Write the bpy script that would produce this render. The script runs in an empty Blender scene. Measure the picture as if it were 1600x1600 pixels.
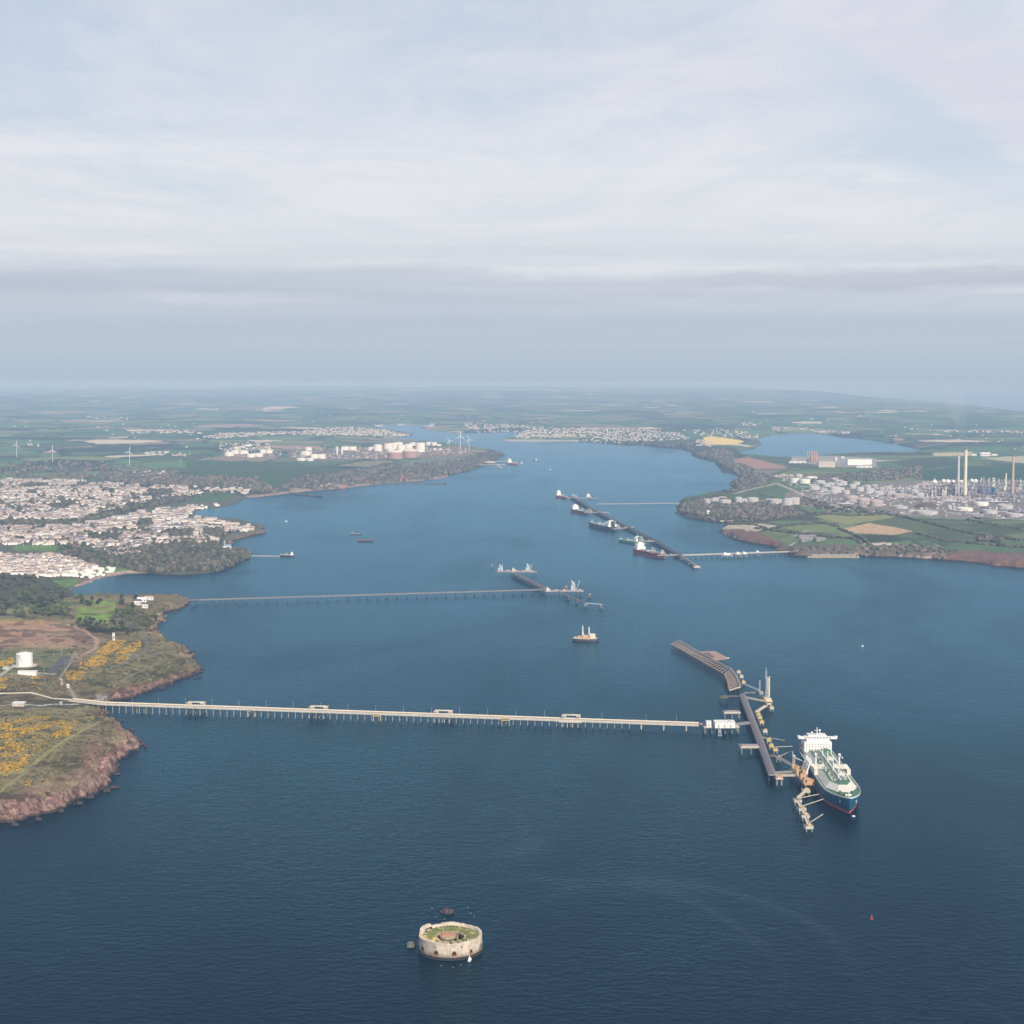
import bpy, bmesh, math, random
import numpy as np
from mathutils import Vector, Matrix
random.seed(7)
scene = bpy.context.scene
COL = scene.collection
R = math.radians

# ------------------------------------------------------------------ camera
F = 2500.0           # focal length in photograph pixels (1600 wide)
HOR = 597.0          # line of the level horizon in the photograph
CH = 510.0           # height of the camera above the water, metres
PITCH = math.atan((800 - HOR) / F)
cam_d = bpy.data.cameras.new("camera")
cam_d.sensor_width = 36.0
cam_d.lens = 36.0 * F / 1600.0
cam_d.clip_start = 5.0
cam_d.clip_end = 400000.0
cam = bpy.data.objects.new("camera", cam_d)
COL.objects.link(cam)
cam.location = (0, 0, CH)
cam.rotation_euler = (R(90) - PITCH, 0, 0)
scene.camera = cam
scene.view_settings.view_transform = 'Standard'
scene.view_settings.look = 'None'
scene.view_settings.exposure = 0.0
scene.view_settings.gamma = 1.0
scene.cycles.volume_bounces = 1
scene.cycles.max_bounces = 6
scene.cycles.diffuse_bounces = 2
scene.cycles.glossy_bounces = 3
scene.cycles.use_denoising = True

# ------------------------------------------------------------------ sun
SUN_EL, SUN_AZ = R(36), R(155)      # azimuth measured clockwise from the view direction
sd_vec = Vector((math.sin(SUN_AZ) * math.cos(SUN_EL), math.cos(SUN_AZ) * math.cos(SUN_EL), math.sin(SUN_EL)))
sun_d = bpy.data.lights.new("sun", 'SUN')
sun_d.energy = 4.8
sun_d.angle = R(0.6)
sun_d.color = (1.0, 0.93, 0.84)
sun = bpy.data.objects.new("sun", sun_d)
COL.objects.link(sun)
sun.rotation_euler = sd_vec.to_track_quat('Z', 'Y').to_euler()
sun.location = (0, -500, 2000)

# ------------------------------------------------------------------ node helpers
class NT:
    def __init__(s, nt): s.nt = nt; s.n = nt.nodes; s.l = nt.links
    def new(s, t, **k):
        n = s.n.new(t)
        for a, v in k.items():
            if a.startswith('i_'):
                n.inputs[a[2:].replace('_', ' ')].default_value = v
            else:
                setattr(n, a, v)
        return n
    def link(s, a, b): s.l.new(a, b)
    def math(s, op, a, b=None, c=None, clamp=False):
        n = s.n.new('ShaderNodeMath'); n.operation = op; n.use_clamp = clamp
        for i, v in enumerate((a, b, c)):
            if v is None: continue
            if isinstance(v, (int, float)): n.inputs[i].default_value = v
            else: s.l.new(v, n.inputs[i])
        return n.outputs[0]
    def mix(s, fac, a, b, mode='MIX'):
        n = s.n.new('ShaderNodeMix'); n.data_type = 'RGBA'; n.blend_type = mode
        for sock, v in ((n.inputs[0], fac), (n.inputs[6], a), (n.inputs[7], b)):
            if isinstance(v, (int, float)): sock.default_value = v
            elif isinstance(v, tuple): sock.default_value = (*v[:3], 1)
            else: s.l.new(v, sock)
        return n.outputs[2]
    def ramp(s, fac, stops, interp='LINEAR'):
        n = s.n.new('ShaderNodeValToRGB'); cr = n.color_ramp; cr.interpolation = interp
        while len(cr.elements) < len(stops): cr.elements.new(0.5)
        for e, (p, c) in zip(cr.elements, stops):
            e.position = p; e.color = (c, c, c, 1) if isinstance(c, (int, float)) else (*c[:3], 1)
        s.l.new(fac, n.inputs[0]); return n.outputs[0]
    def noise(s, vec, scale, detail=3.0, rough=0.55, dist=0.0):
        n = s.n.new('ShaderNodeTexNoise')
        n.inputs['Scale'].default_value = scale; n.inputs['Detail'].default_value = detail
        n.inputs['Roughness'].default_value = rough; n.inputs['Distortion'].default_value = dist
        if vec is not None: s.l.new(vec, n.inputs['Vector'])
        return n.outputs['Fac']
    def mapping(s, vec, scale=(1, 1, 1), rot=(0, 0, 0), loc=(0, 0, 0)):
        n = s.n.new('ShaderNodeMapping')
        n.inputs['Scale'].default_value = scale; n.inputs['Rotation'].default_value = rot; n.inputs['Location'].default_value = loc
        s.l.new(vec, n.inputs['Vector']); return n.outputs[0]

# ------------------------------------------------------------------ sky
world = bpy.data.worlds.new("World"); scene.world = world; world.use_nodes = True
w = NT(world.node_tree); w.n.clear()
sky = w.new('ShaderNodeTexSky', sky_type='NISHITA', sun_disc=False)
sky.sun_elevation = SUN_EL; sky.sun_rotation = SUN_AZ
sky.air_density = 1.0; sky.dust_density = 1.5
tc = w.new('ShaderNodeTexCoord')
sep = w.new('ShaderNodeSeparateXYZ'); w.link(tc.outputs['Generated'], sep.inputs[0])
elev = sep.outputs['Z']                       # sine of the elevation
gen = tc.outputs['Generated']
# thin cirrus veil: its brightness over height
def S(c): return tuple(((v / 255) / 12.92 if v / 255 < 0.04045 else ((v / 255 + 0.055) / 1.055) ** 2.4) for v in c)
veil = w.ramp(w.math('MULTIPLY', elev, 3.3, clamp=True), [
    (0.0, S((174, 191, 209))), (0.035, S((180, 196, 212))), (0.075, S((188, 201, 214))),
    (0.125, S((191, 203, 218))), (0.17, S((209, 215, 225))), (0.235, S((227, 230, 234))), (0.40, S((236, 237, 238))),
    (0.60, S((219, 224, 234))), (0.78, S((203, 211, 230))), (1.0, S((188, 200, 227)))])
# stretched streaks in direction space: projected on a high flat layer
up = w.math('MAXIMUM', elev, 0.0)
den = w.math('ADD', up, 0.05)
px_ = w.math('DIVIDE', sep.outputs['X'], den); py_ = w.math('DIVIDE', sep.outputs['Y'], den)
cmb = w.new('ShaderNodeCombineXYZ'); w.link(px_, cmb.inputs[0]); w.link(py_, cmb.inputs[1])
lay = cmb.outputs[0]
s1 = w.noise(w.mapping(lay, (0.55, 0.4, 1), (0, 0, 0.75), (3, 1.7, 0)), 1.5, 8, 0.62, 1.1)
s2 = w.noise(w.mapping(lay, (0.22, 1.3, 1), (0, 0, -0.18), (7, 2.2, 0)), 1.6, 5, 0.6, 0.6)
streak = w.ramp(s1, [(0.36, 0.0), (0.62, 1.0)])
streak2 = w.ramp(s2, [(0.42, 0.0), (0.62, 1.0)])
sm_ = w.math('MULTIPLY', w.ramp(w.math('MULTIPLY', elev, 3.3, clamp=True), [(0.12, 0.0), (0.4, 0.6), (0.8, 1.0)]), 0.95)
s3 = w.noise(w.mapping(lay, (1.0, .55, 1), (0, 0, 0.95), (11, 4, 0)), 2.6, 10, 0.66, 1.6)
veil = w.mix(w.math('MULTIPLY', w.ramp(s3, [(0.40, 0.0), (0.70, 1.0)]), w.math('MULTIPLY', sm_, .6)), veil, S((240, 240, 242)))
veil = w.mix(w.math('MULTIPLY', w.ramp(s3, [(0.30, 1.0), (0.50, 0.0)]), w.math('MULTIPLY', sm_, .45)), veil, S((200, 212, 228)))
col1 = w.mix(w.math('MULTIPLY', streak, sm_), veil, S((229, 229, 237)))
blue = w.math('MULTIPLY', w.math('MULTIPLY', w.math('SUBTRACT', 1.0, streak), sm_), 0.72)
col1 = w.mix(blue, col1, S((186, 205, 228)))
# low grey stratus near the horizon: a broad soft bank to the left, a darker bar to the right
X_ = sep.outputs['X']
vb = w.mapping(gen, (1.3, 1.3, 30), (0, 0, 0), (0.4, 0, 0.55))
band = w.ramp(w.noise(vb, 1.3, 6, 0.55, 0.5), [(0.42, 0.0), (0.60, 1.0)])
bh = w.ramp(w.math('MULTIPLY', elev, 10, clamp=True), [(0.1, 0.0), (0.25, 0.45), (0.6, 0.5), (0.9, 0.12), (1.0, 0.08)])
col2 = w.mix(w.math('MULTIPLY', band, bh), col1, S((176, 188, 205)))
wav = w.math('MULTIPLY', w.math('SUBTRACT', w.noise(w.mapping(gen, (3, 3, 14), (0, 0, 0), (.3, 0, 0)), 2.2, 7, 0.6), 0.5), 0.030)
e2 = w.math('ADD', elev, wav)
x2 = w.math('ADD', X_, w.math('MULTIPLY', wav, 5.0))
e10 = w.math('MULTIPLY', e2, 10, clamp=True)
bankA = w.ramp(e10, [(0.34, 0.0), (0.44, 0.55), (0.58, 0.9), (0.635, 0.85), (0.70, 0.0)])
xa = w.ramp(w.math('ADD', w.math('MULTIPLY', x2, 1.6), 0.5), [(0.25, 1.0), (0.56, 0.75), (0.70, 0.0)])
col3 = w.mix(w.math('MULTIPLY', w.math('MULTIPLY', bankA, xa), 0.75), col2, S((184, 194, 210)))
barB = w.ramp(e10, [(0.53, 0.0), (0.60, 0.9), (0.655, 0.85), (0.71, 0.0)])
xb = w.ramp(w.math('ADD', w.math('MULTIPLY', x2, 1.6), 0.5), [(0.56, 0.0), (0.70, 0.8), (0.95, 1.0)])
col3 = w.mix(w.math('MULTIPLY', w.math('MULTIPLY', barB, xb), 0.75), col3, S((181, 187, 204)))
white = w.ramp(e10, [(0.465, 0.0), (0.49, 0.8), (0.51, 0.8), (0.55, 0.0)])
wx = w.ramp(w.math('ADD', w.math('MULTIPLY', x2, 1.6), 0.5), [(0.08, 0.0), (0.16, 1.0), (0.30, 0.6), (0.40, 0.0)])
col3 = w.mix(w.math('MULTIPLY', w.math('MULTIPLY', white, wx), 0.85), col3, S((213, 217, 227)))
# a bright diagonal wisp high on the right with clear blue under it
dg = w.math('ADD', w.math('ADD', elev, w.math('MULTIPLY', X_, 0.62)), w.math('ADD', w.math('MULTIPLY', wav, 1.6), -0.2))
wisp = w.ramp(w.math('MULTIPLY', dg, 1.0), [(0.112, 0.0), (0.130, 0.8), (0.150, 0.5), (0.20, 0.0)])
under = w.ramp(dg, [(0.055, 0.0), (0.085, 0.7), (0.112, 0.7), (0.125, 0.0)])
xr = w.ramp(X_, [(0.12, 0.0), (0.24, 1.0)])
hi = w.ramp(w.math('MULTIPLY', elev, 3.3, clamp=True), [(0.30, 0.0), (0.42, 1.0)])
xr = w.math('MULTIPLY', xr, hi)
col3 = w.mix(w.math('MULTIPLY', under, xr), col3, S((198, 213, 231)))
col3 = w.mix(w.math('MULTIPLY', wisp, xr), col3, S((217, 218, 231)))
k10 = w.new('ShaderNodeVectorMath', operation='SCALE'); w.link(col3, k10.inputs[0]); k10.inputs['Scale'].default_value = 10.0
vmix = w.ramp(w.math('MAXIMUM', elev, 0.0), [(0.0, 1.0), (0.26, 0.95), (0.42, 0.42), (1.0, 0.12)])
fin = w.mix(vmix, sky.outputs[0], k10.outputs[0])
bg = w.new('ShaderNodeBackground'); bg.inputs['Strength'].default_value = 0.1
w.link(fin, bg.inputs['Color'])
wo = w.new('ShaderNodeOutputWorld'); w.link(bg.outputs[0], wo.inputs['Surface'])

# ------------------------------------------------------------------ object helpers
def tag(o, label=None, cat=None, group=None, kind=None):
    if label: o['label'] = label
    if cat: o['category'] = cat; o['kind'] = 'thing'
    if group: o['group'] = group
    if kind: o['kind'] = kind
    return o
def empty(name, loc, rz=0.0, label=None, cat=None, group=None):
    o = bpy.data.objects.new(name, None); COL.objects.link(o)
    o.empty_display_size = 5
    o.location = loc; o.rotation_euler = (0, 0, rz)
    return tag(o, label, cat, group)
def copy_tree(o, parent=None):
    c = o.copy(); COL.objects.link(c)
    if parent is not None: c.parent = parent
    for ch in o.children: copy_tree(ch, c)
    return c

MATS = {}
def mat(name, col, rough=0.7, metal=0.0, var=0.15, scale=0.3, col2=None, streak=0.0, bump=0.0):
    """weathered paint / concrete / rock: base colour broken up by noise in object space"""
    if name in MATS: return MATS[name]
    m = bpy.data.materials.new(name); m.use_nodes = True
    t = NT(m.node_tree); t.n.clear()
    tcn = t.new('ShaderNodeTexCoord'); v = tcn.outputs['Object']
    n1 = t.noise(v, scale, 5, 0.6)
    n2 = t.noise(t.mapping(v, (1, 1, 0.15)), scale * 3, 3, 0.6)
    c2 = col2 or tuple(x * 0.55 for x in col)
    f = t.ramp(n1, [(0.35, 0.0), (0.7, 1.0)])
    base = t.mix(t.math('MULTIPLY', f, min(1, var * 2)), tuple(col), tuple(c2))
    if streak:
        base = t.mix(t.math('MULTIPLY', t.ramp(n2, [(0.45, 0.0), (0.7, 1.0)]), streak), base, (0.16, 0.08, 0.04))
    p = t.new('ShaderNodeBsdfPrincipled')
    t.link(base, p.inputs['Base Color'])
    p.inputs['Roughness'].default_value = rough; p.inputs['Metallic'].default_value = metal
    if bump:
        b = t.new('ShaderNodeBump'); b.inputs['Distance'].default_value = bump; t.link(n1, b.inputs['Height']); t.link(b.outputs[0], p.inputs['Normal'])
    o = t.new('ShaderNodeOutputMaterial'); t.link(p.outputs[0], o.inputs['Surface'])
    MATS[name] = m; return m
def vmat(name, rough=0.8, var=0.3, scale=0.2):
    """colour taken from the mesh (one colour per house, bush ...) and varied by noise"""
    if name in MATS: return MATS[name]
    m = bpy.data.materials.new(name); m.use_nodes = True
    t = NT(m.node_tree); t.n.clear()
    a = t.new('ShaderNodeVertexColor', layer_name='tint')
    g = t.new('ShaderNodeNewGeometry')
    n1 = t.noise(g.outputs['Position'], scale, 4, 0.6)
    k = t.math('ADD', t.math('MULTIPLY', n1, 2 * var), 1 - var)
    sc = t.new('ShaderNodeVectorMath', operation='SCALE'); t.link(a.outputs[0], sc.inputs[0]); t.link(k, sc.inputs['Scale'])
    p = t.new('ShaderNodeBsdfPrincipled'); t.link(sc.outputs[0], p.inputs['Base Color']); p.inputs['Roughness'].default_value = rough
    o = t.new('ShaderNodeOutputMaterial'); t.link(p.outputs[0], o.inputs['Surface'])
    MATS[name] = m; return m

class MB:
    """collects shapes and links them as ONE mesh object"""
    def __init__(s): s.v = []; s.f = []; s.c = []; s.cur = (1, 1, 1)
    def add(s, vs, fs):
        n = len(s.v); s.v += [tuple(p) for p in vs]; s.f += [tuple(i + n for i in f) for f in fs]; s.c += [s.cur] * len(fs)
        return s
    def box(s, c, d, rz=0.0, taper=1.0):
        cx, cy, cz = c; a, b, h = d[0] / 2, d[1] / 2, d[2] / 2
        co, si = math.cos(rz), math.sin(rz); vs = []
        for z, k in ((-h, 1), (h, taper)):
            for x, y in ((-a, -b), (a, -b), (a, b), (-a, b)):
                x *= k; y *= k
                vs.append((cx + x * co - y * si, cy + x * si + y * co, cz + z))
        return s.add(vs, [(3, 2, 1, 0), (4, 5, 6, 7), (0, 1, 5, 4), (1, 2, 6, 5), (2, 3, 7, 6), (3, 0, 4, 7)])
    def beam(s, p, q, wd, h):
        """box along p->q, width wd (horizontal), height h"""
        p, q = Vector(p), Vector(q); d = (q - p)
        if d.length < 1e-6: return s
        dn = d.normalized(); side = dn.cross(Vector((0, 0, 1)))
        if side.length < 1e-3: side = Vector((1, 0, 0))
        side.normalize(); upv = side.cross(dn).normalized()
        a, b = side * wd / 2, upv * h / 2
        vs = [p - a - b, p + a - b, p + a + b, p - a + b, q - a - b, q + a - b, q + a + b, q - a + b]
        return s.add(vs, [(0, 1, 2, 3), (7, 6, 5, 4), (4, 5, 1, 0), (5, 6, 2, 1), (6, 7, 3, 2), (7, 4, 0, 3)])
    def tube(s, p, q, r0, r1=None, n=8, cap=True):
        r1 = r0 if r1 is None else r1
        p, q = Vector(p), Vector(q); d = (q - p).normalized()
        a = d.orthogonal().normalized(); b = d.cross(a)
        vs = []
        for c, r in ((p, r0), (q, r1)):
            for i in range(n):
                t = 2 * math.pi * i / n
                vs.append(c + a * math.cos(t) * r + b * math.sin(t) * r)
        fs = [(i, (i + 1) % n, n + (i + 1) % n, n + i) for i in range(n)]
        if cap: fs += [tuple(range(n - 1, -1, -1)), tuple(range(n, 2 * n))]
        return s.add(vs, fs)
    def cyl(s, x, y, z0, z1, r0, r1=None, n=12): return s.tube((x, y, z0), (x, y, z1), r0, r1, n)
    def lathe(s, x, y, prof, n=24):
        vs = []; fs = []
        for r, z in prof:
            for i in range(n):
                t = 2 * math.pi * i / n; vs.append((x + r * math.cos(t), y + r * math.sin(t), z))
        for k in range(len(prof) - 1):
            for i in range(n):
                j = (i + 1) % n; fs.append((k * n + i, k * n + j, (k + 1) * n + j, (k + 1) * n + i))
        fs.append(tuple(range(n - 1, -1, -1))); fs.append(tuple(range((len(prof) - 1) * n, len(prof) * n)))
        return s.add(vs, fs)
    def prism(s, poly, z0, z1):
        n = len(poly)
        a = sum(poly[i][0] * poly[(i + 1) % n][1] - poly[(i + 1) % n][0] * poly[i][1] for i in range(n))
        if a < 0: poly = poly[::-1]
        zf = z0 if callable(z0) else (lambda x, y: z0)
        zt = z1 if callable(z1) else (lambda x, y: z1)
        vs = [(x, y, zf(x, y)) for x, y in poly] + [(x, y, zt(x, y)) for x, y in poly]
        fs = [tuple(range(n - 1, -1, -1)), tuple(range(n, 2 * n))] + [(i, (i + 1) % n, n + (i + 1) % n, n + i) for i in range(n)]
        return s.add(vs, fs)
    def ball(s, c, r, nu=10, nv=6, sz=1.0, jit=0.0, rng=random):
        vs = [(c[0], c[1], c[2] - r * sz)]
        for j in range(1, nv):
            ph = -math.pi / 2 + math.pi * j / nv
            for i in range(nu):
                t = 2 * math.pi * i / nu; k = r * (1 + (rng.random() - .5) * jit)
                vs.append((c[0] + k * math.cos(ph) * math.cos(t), c[1] + k * math.cos(ph) * math.sin(t), c[2] + k * sz * math.sin(ph)))
        vs.append((c[0], c[1], c[2] + r * sz)); top = len(vs) - 1
        fs = [(0, 1 + (i + 1) % nu, 1 + i) for i in range(nu)]
        for j in range(nv - 2):
            for i in range(nu):
                a = 1 + j * nu + i; b = 1 + j * nu + (i + 1) % nu
                fs.append((a, b, b + nu, a + nu))
        b0 = 1 + (nv - 2) * nu
        fs += [(b0 + i, b0 + (i + 1) % nu, top) for i in range(nu)]
        return s.add(vs, fs)
    def mesh(s, name, m, smooth=False, tint=False):
        me = bpy.data.meshes.new(name); me.from_pydata(s.v, [], s.f); me.update()
        if m is not None: me.materials.append(m)
        if smooth:
            me.polygons.foreach_set('use_smooth', [True] * len(me.polygons))
        if tint:
            at = me.color_attributes.new('tint', 'FLOAT_COLOR', 'CORNER')
            cols = np.ones((len(me.loops), 4), dtype=np.float32); i = 0
            fc = np.array(s.c, dtype=np.float32); ln = np.array([len(f) for f in s.f])
            cols[:, :3] = np.repeat(fc, ln, axis=0)
            at.data.foreach_set('color', cols.ravel())
        return me
    def build(s, name, m, parent=None, smooth=False, tint=False, loc=None, rz=None):
        o = bpy.data.objects.new(name, s.mesh(name, m, smooth, tint)); COL.objects.link(o)
        if parent is not None: o.parent = parent
        if loc is not None: o.location = loc
        if rz is not None: o.rotation_euler = (0, 0, rz)
        return o

# ------------------------------------------------------------------ photograph pixel <-> place
CP, SP = math.cos(PITCH), math.sin(PITCH)
def W(px, py, z=0.0):
    """where the sight line through a photograph pixel meets the level z"""
    v = (py - 800) / F; u = (px - 800) / F
    t = (z - CH) / (-SP - v * CP)
    return (u * t, (CP - v * SP) * t, z)
def proj(x, y, z):
    dz = z - CH
    dep = y * CP - dz * SP
    upc = y * SP + dz * CP
    return 800 + F * x / dep, 800 - F * upc / dep
# ------------------------------------------------------------------ terrain
def hash2(ix, iy, seed):
    h = (ix.astype(np.int64) * 374761393 + iy.astype(np.int64) * 668265263 + seed * 974634777) & 0xFFFFFFFF
    h = ((h ^ (h >> 13)) * 1274126177) & 0xFFFFFFFF
    return ((h ^ (h >> 16)) & 0xFFFFFF) / float(0xFFFFFF)
def vnoise(x, y, s, seed=0):
    x = np.asarray(x, float) / s; y = np.asarray(y, float) / s
    ix = np.floor(x); iy = np.floor(y); fx = x - ix; fy = y - iy
    fx = fx * fx * (3 - 2 * fx); fy = fy * fy * (3 - 2 * fy)
    a = hash2(ix, iy, seed); b = hash2(ix + 1, iy, seed); c = hash2(ix, iy + 1, seed); d = hash2(ix + 1, iy + 1, seed)
    return (a * (1 - fx) + b * fx) * (1 - fy) + (c * (1 - fx) + d * fx) * fy
def fbm(x, y, s, seed=0, o=4):
    t = 0; a = 1; n = 0
    for i in range(o):
        t = t + a * vnoise(x, y, s / 2 ** i, seed + i); n += a; a *= 0.5
    return t / n
def sstep(a, b, x):
    t = np.clip((x - a) / (b - a), 0, 1); return t * t * (3 - 2 * t)

COAST = [(-700,1400),(-300,1330),(0,1285),(20,1286),(40,1282),(70,1272),(100,1262),(125,1249),(150,1242),(166,1233),(172,1218),(180,1202),(183,1188),
 (206,1176),(214,1163),(204,1152),(192,1143),(182,1131),(172,1120),(166,1111),(172,1100),(200,1091),(230,1081),(262,1072),(287,1064),(302,1058),(313,1050),
 (312,1036),(300,1023),(287,1013),(264,1001),(246,989),(243,978),(256,968),(262,959),(272,954),(286,949),(301,940),(296,936),(265,934),(200,934),(150,933),(118,931),(106,928),
 (112,920),(125,914),(150,906),(176,900),(200,897),(232,897),(260,899),(290,900),(318,898),(350,890),(374,881),(389,871),(390,865),(378,861),(362,856),
 (360,851),(372,843),(395,837),(413,833),(414,828),(400,821),(372,815),(340,811),(318,808),(304,803),(312,797),(345,794),(375,786),(380,780),(400,777),
 (440,773),(470,769),(500,766),(550,762),(600,756),(660,751),(690,748),(720,740),(745,732),(757,724),(776,717),(789,712),(782,706),(760,702),(740,699),(715,695),(680,692),
 (640,690),(606,689),(606,686),(628,684),(646,680),(640,677),(610,673),(585,669),(600,665),(675,664),(655,668),(670,673),(700,676),(730,677),(765,676),(800,675),(812,680),(790,685),(782,688),
 (800,690),(840,690),(900,690),(940,693),(1000,696),(1040,699),(1062,701),(1083,706),(1080,712),(1090,716),(1118,721),(1123,731),(1131,738),(1150,741),(1155,745),(1143,755),(1142,760),(1149,765),
 (1120,771),(1092,777),(1068,782),(1060,790),(1057,800),(1070,808),(1090,812),(1115,815),(1140,817),(1152,816),(1145,819),(1126,825),(1122,831),(1136,835),(1143,842),(1165,847),
 (1190,851),(1210,855),(1219,861),(1236,869),(1250,870),(1300,870),(1340,869),(1400,871),(1450,874),(1500,878),(1550,884),(1600,888),(1800,912),(2200,950),
 (2200,690),(1900,664),(1680,650),(1600,644),(1540,637),(1480,630),(1400,624),(1250,615),(1100,608),(1000,602),(900,600),(-900,600)]
HOLE = [(1150,706),(1178,702),(1190,693),(1184,686),(1206,679),(1240,677),(1272,677),(1310,683),(1350,687),(1400,694),(1440,704),(1430,709),(1385,711),(1345,711),(1300,712),(1262,717),(1230,719),(1200,715),(1165,712)]
COASTW = np.array([W(*p)[:2] for p in COAST]); HOLEW = np.array([W(*p)[:2] for p in HOLE])

def inpoly(x, y, poly):
    r = np.zeros(x.shape, bool); n = len(poly)
    for i in range(n):
        x0, y0 = poly[i]; x1, y1 = poly[(i + 1) % n]
        if y0 == y1: continue
        c = ((y0 > y) != (y1 > y)) & (x < (x1 - x0) * (y - y0) / (y1 - y0) + x0)
        r ^= c
    return r
def segdist(x, y, poly):
    d = np.full(x.shape, 1e12); n = len(poly)
    for i in range(n):
        x0, y0 = poly[i]; x1, y1 = poly[(i + 1) % n]
        dx, dy = x1 - x0, y1 - y0; L = dx * dx + dy * dy
        if L == 0: continue
        t = np.clip(((x - x0) * dx + (y - y0) * dy) / L, 0, 1)
        d = np.minimum(d, (x - x0 - t * dx) ** 2 + (y - y0 - t * dy) ** 2)
    return np.sqrt(d)
def coast_dist(x, y):
    ins = inpoly(x, y, COASTW) & ~inpoly(x, y, HOLEW)
    d = np.minimum(segdist(x, y, COASTW), segdist(x, y, HOLEW))
    sd = np.where(ins, d, -d)
    amp = np.clip(np.hypot(x, y) / 260.0, 2, 16)
    near = np.hypot(x, y) < 3600
    n = (fbm(x, y, 70, 11, 4) - .5) * amp * 3.6 + (fbm(x, y, 16, 12, 3) - .5) * np.where(near, 22.0, 0.0)
    return sd + n * sstep(-60, -10, sd) * (1 - sstep(20, 90, sd))
# gentle places (beaches, docks): photograph polygons at sea level
SOFT = [[(-80,880),(250,890),(205,902),(135,935),(-80,950)],[(290,790),(380,780),(370,800),(330,815),(290,812)],
        [(380,768),(720,735),(720,752),(380,785)],[(570,655),(830,655),(830,700),(570,695)],[(780,680),(940,680),(940,696),(780,696)],[(200,893),(320,893),(320,903),(200,903)]]
def height(x, y, sd=None):
    x = np.asarray(x, float); y = np.asarray(y, float)
    if sd is None: sd = coast_dist(x, y)
    qx, qy = proj(x, y, 0.0)
    soft = np.zeros(x.shape)
    for s in SOFT:
        pa = np.array(s); b0 = pa.min(0) - 14; b1 = pa.max(0) + 14
        ii = np.nonzero((qx > b0[0]) & (qx < b1[0]) & (qy > b0[1]) & (qy < b1[1]))[0]
        if len(ii) == 0: continue
        ds = np.where(inpoly(qx[ii], qy[ii], s), 0, segdist(qx[ii], qy[ii], s))
        soft[ii] = np.maximum(soft[ii], 1 - sstep(0, 14, ds))
    soft = soft * (1 - sstep(30, 160, sd))
    D = y
    ch = (14.0 - 8.0 * sstep(2150, 2500, D) + 4.5 * sstep(3600, 4500, D)) * (0.75 + 0.5 * fbm(x, y, 120, 3, 2))
    ch = ch * (1 - 0.9 * soft)
    wd = 17.0 - 3 * sstep(2150, 2500, D) + 6 * sstep(3500, 4500, D)
    h = ch * sstep(0, 1, np.clip(sd / wd, 0, 1)) ** 0.8
    top = 20.0 + 6 * sstep(2500, 4000, D)
    h = h + top * (1 - np.exp(-np.clip(sd - 6, 0, None) / 130.0))
    h = h + sstep(150, 1500, sd) * 22 * (fbm(x, y, 900, 21, 3) - 0.35)
    h = h + sstep(300, 3000, sd) * np.clip((D - 4000) / 8000, 0, 1) * 70 * (fbm(x, y, 2600, 31, 4) - 0.25)
    h = h + np.clip((D - 16000) / 30000, 0, 1) * 300 * fbm(x, y, 9000, 41, 3) * sstep(0, 3000, sd)
    # rugged rock at the edge, tussocks inland
    rock = (fbm(x, y, 9, 51, 3) - 0.5) * 15 * sstep(-4, 6, sd) * (1 - sstep(20, 60, sd)) * (1 - soft)
    h = h + np.where(D < 4200, rock, 0)
    h = h + (fbm(x, y, 22, 61, 3) - .5) * 2.2 * sstep(10, 60, sd)
    h = h + (fbm(x, y, 85, 65, 3) - .5) * 11 * sstep(15, 110, sd) * (1 - sstep(3600, 4500, D)) * (1 - soft)
    under = np.clip(sd * 0.35, -12, 0)
    return np.where(sd > 0, h + 0.05, under - 0.6)
def H1(x, y): return float(height(np.array([x]), np.array([y]))[0])
def G(px, py):
    """the ground under a photograph pixel (array or single)"""
    one = np.isscalar(px)
    px = np.atleast_1d(np.asarray(px, float)); py = np.atleast_1d(np.asarray(py, float))
    z = np.zeros(px.shape)
    for k in range(9):
        x, y, _ = W(px, py, z)
        z = z * 0.35 + 0.65 * np.maximum(height(x, y), 0)
    x, y, _ = W(px, py, z); z = np.maximum(height(x, y), 0)
    if one: return float(x[0]), float(y[0]), float(z[0])
    return x, y, z

# palette of the ground (albedo)
CMOOR=(.155,.125,.065); CGRASS=(.10,.15,.06); CLIME=(.17,.25,.045); CWOOD=(.055,.06,.038); CBROWN=(.34,.21,.14)
CTAN=(.46,.32,.19); CSAND=(.42,.30,.25); CRED=(.20,.11,.085); CGREY=(.26,.24,.22); CPALE=(.50,.47,.42); CTOWN=(.10,.105,.075); CYEL=(.74,.56,.18)
CDARK=(.05,.055,.04); COCHRE=(.22,.19,.075); COLIVE=(.20,.175,.075); CGREEN=(.065,.115,.05); CGORSE=(.27,.20,.035)
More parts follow.
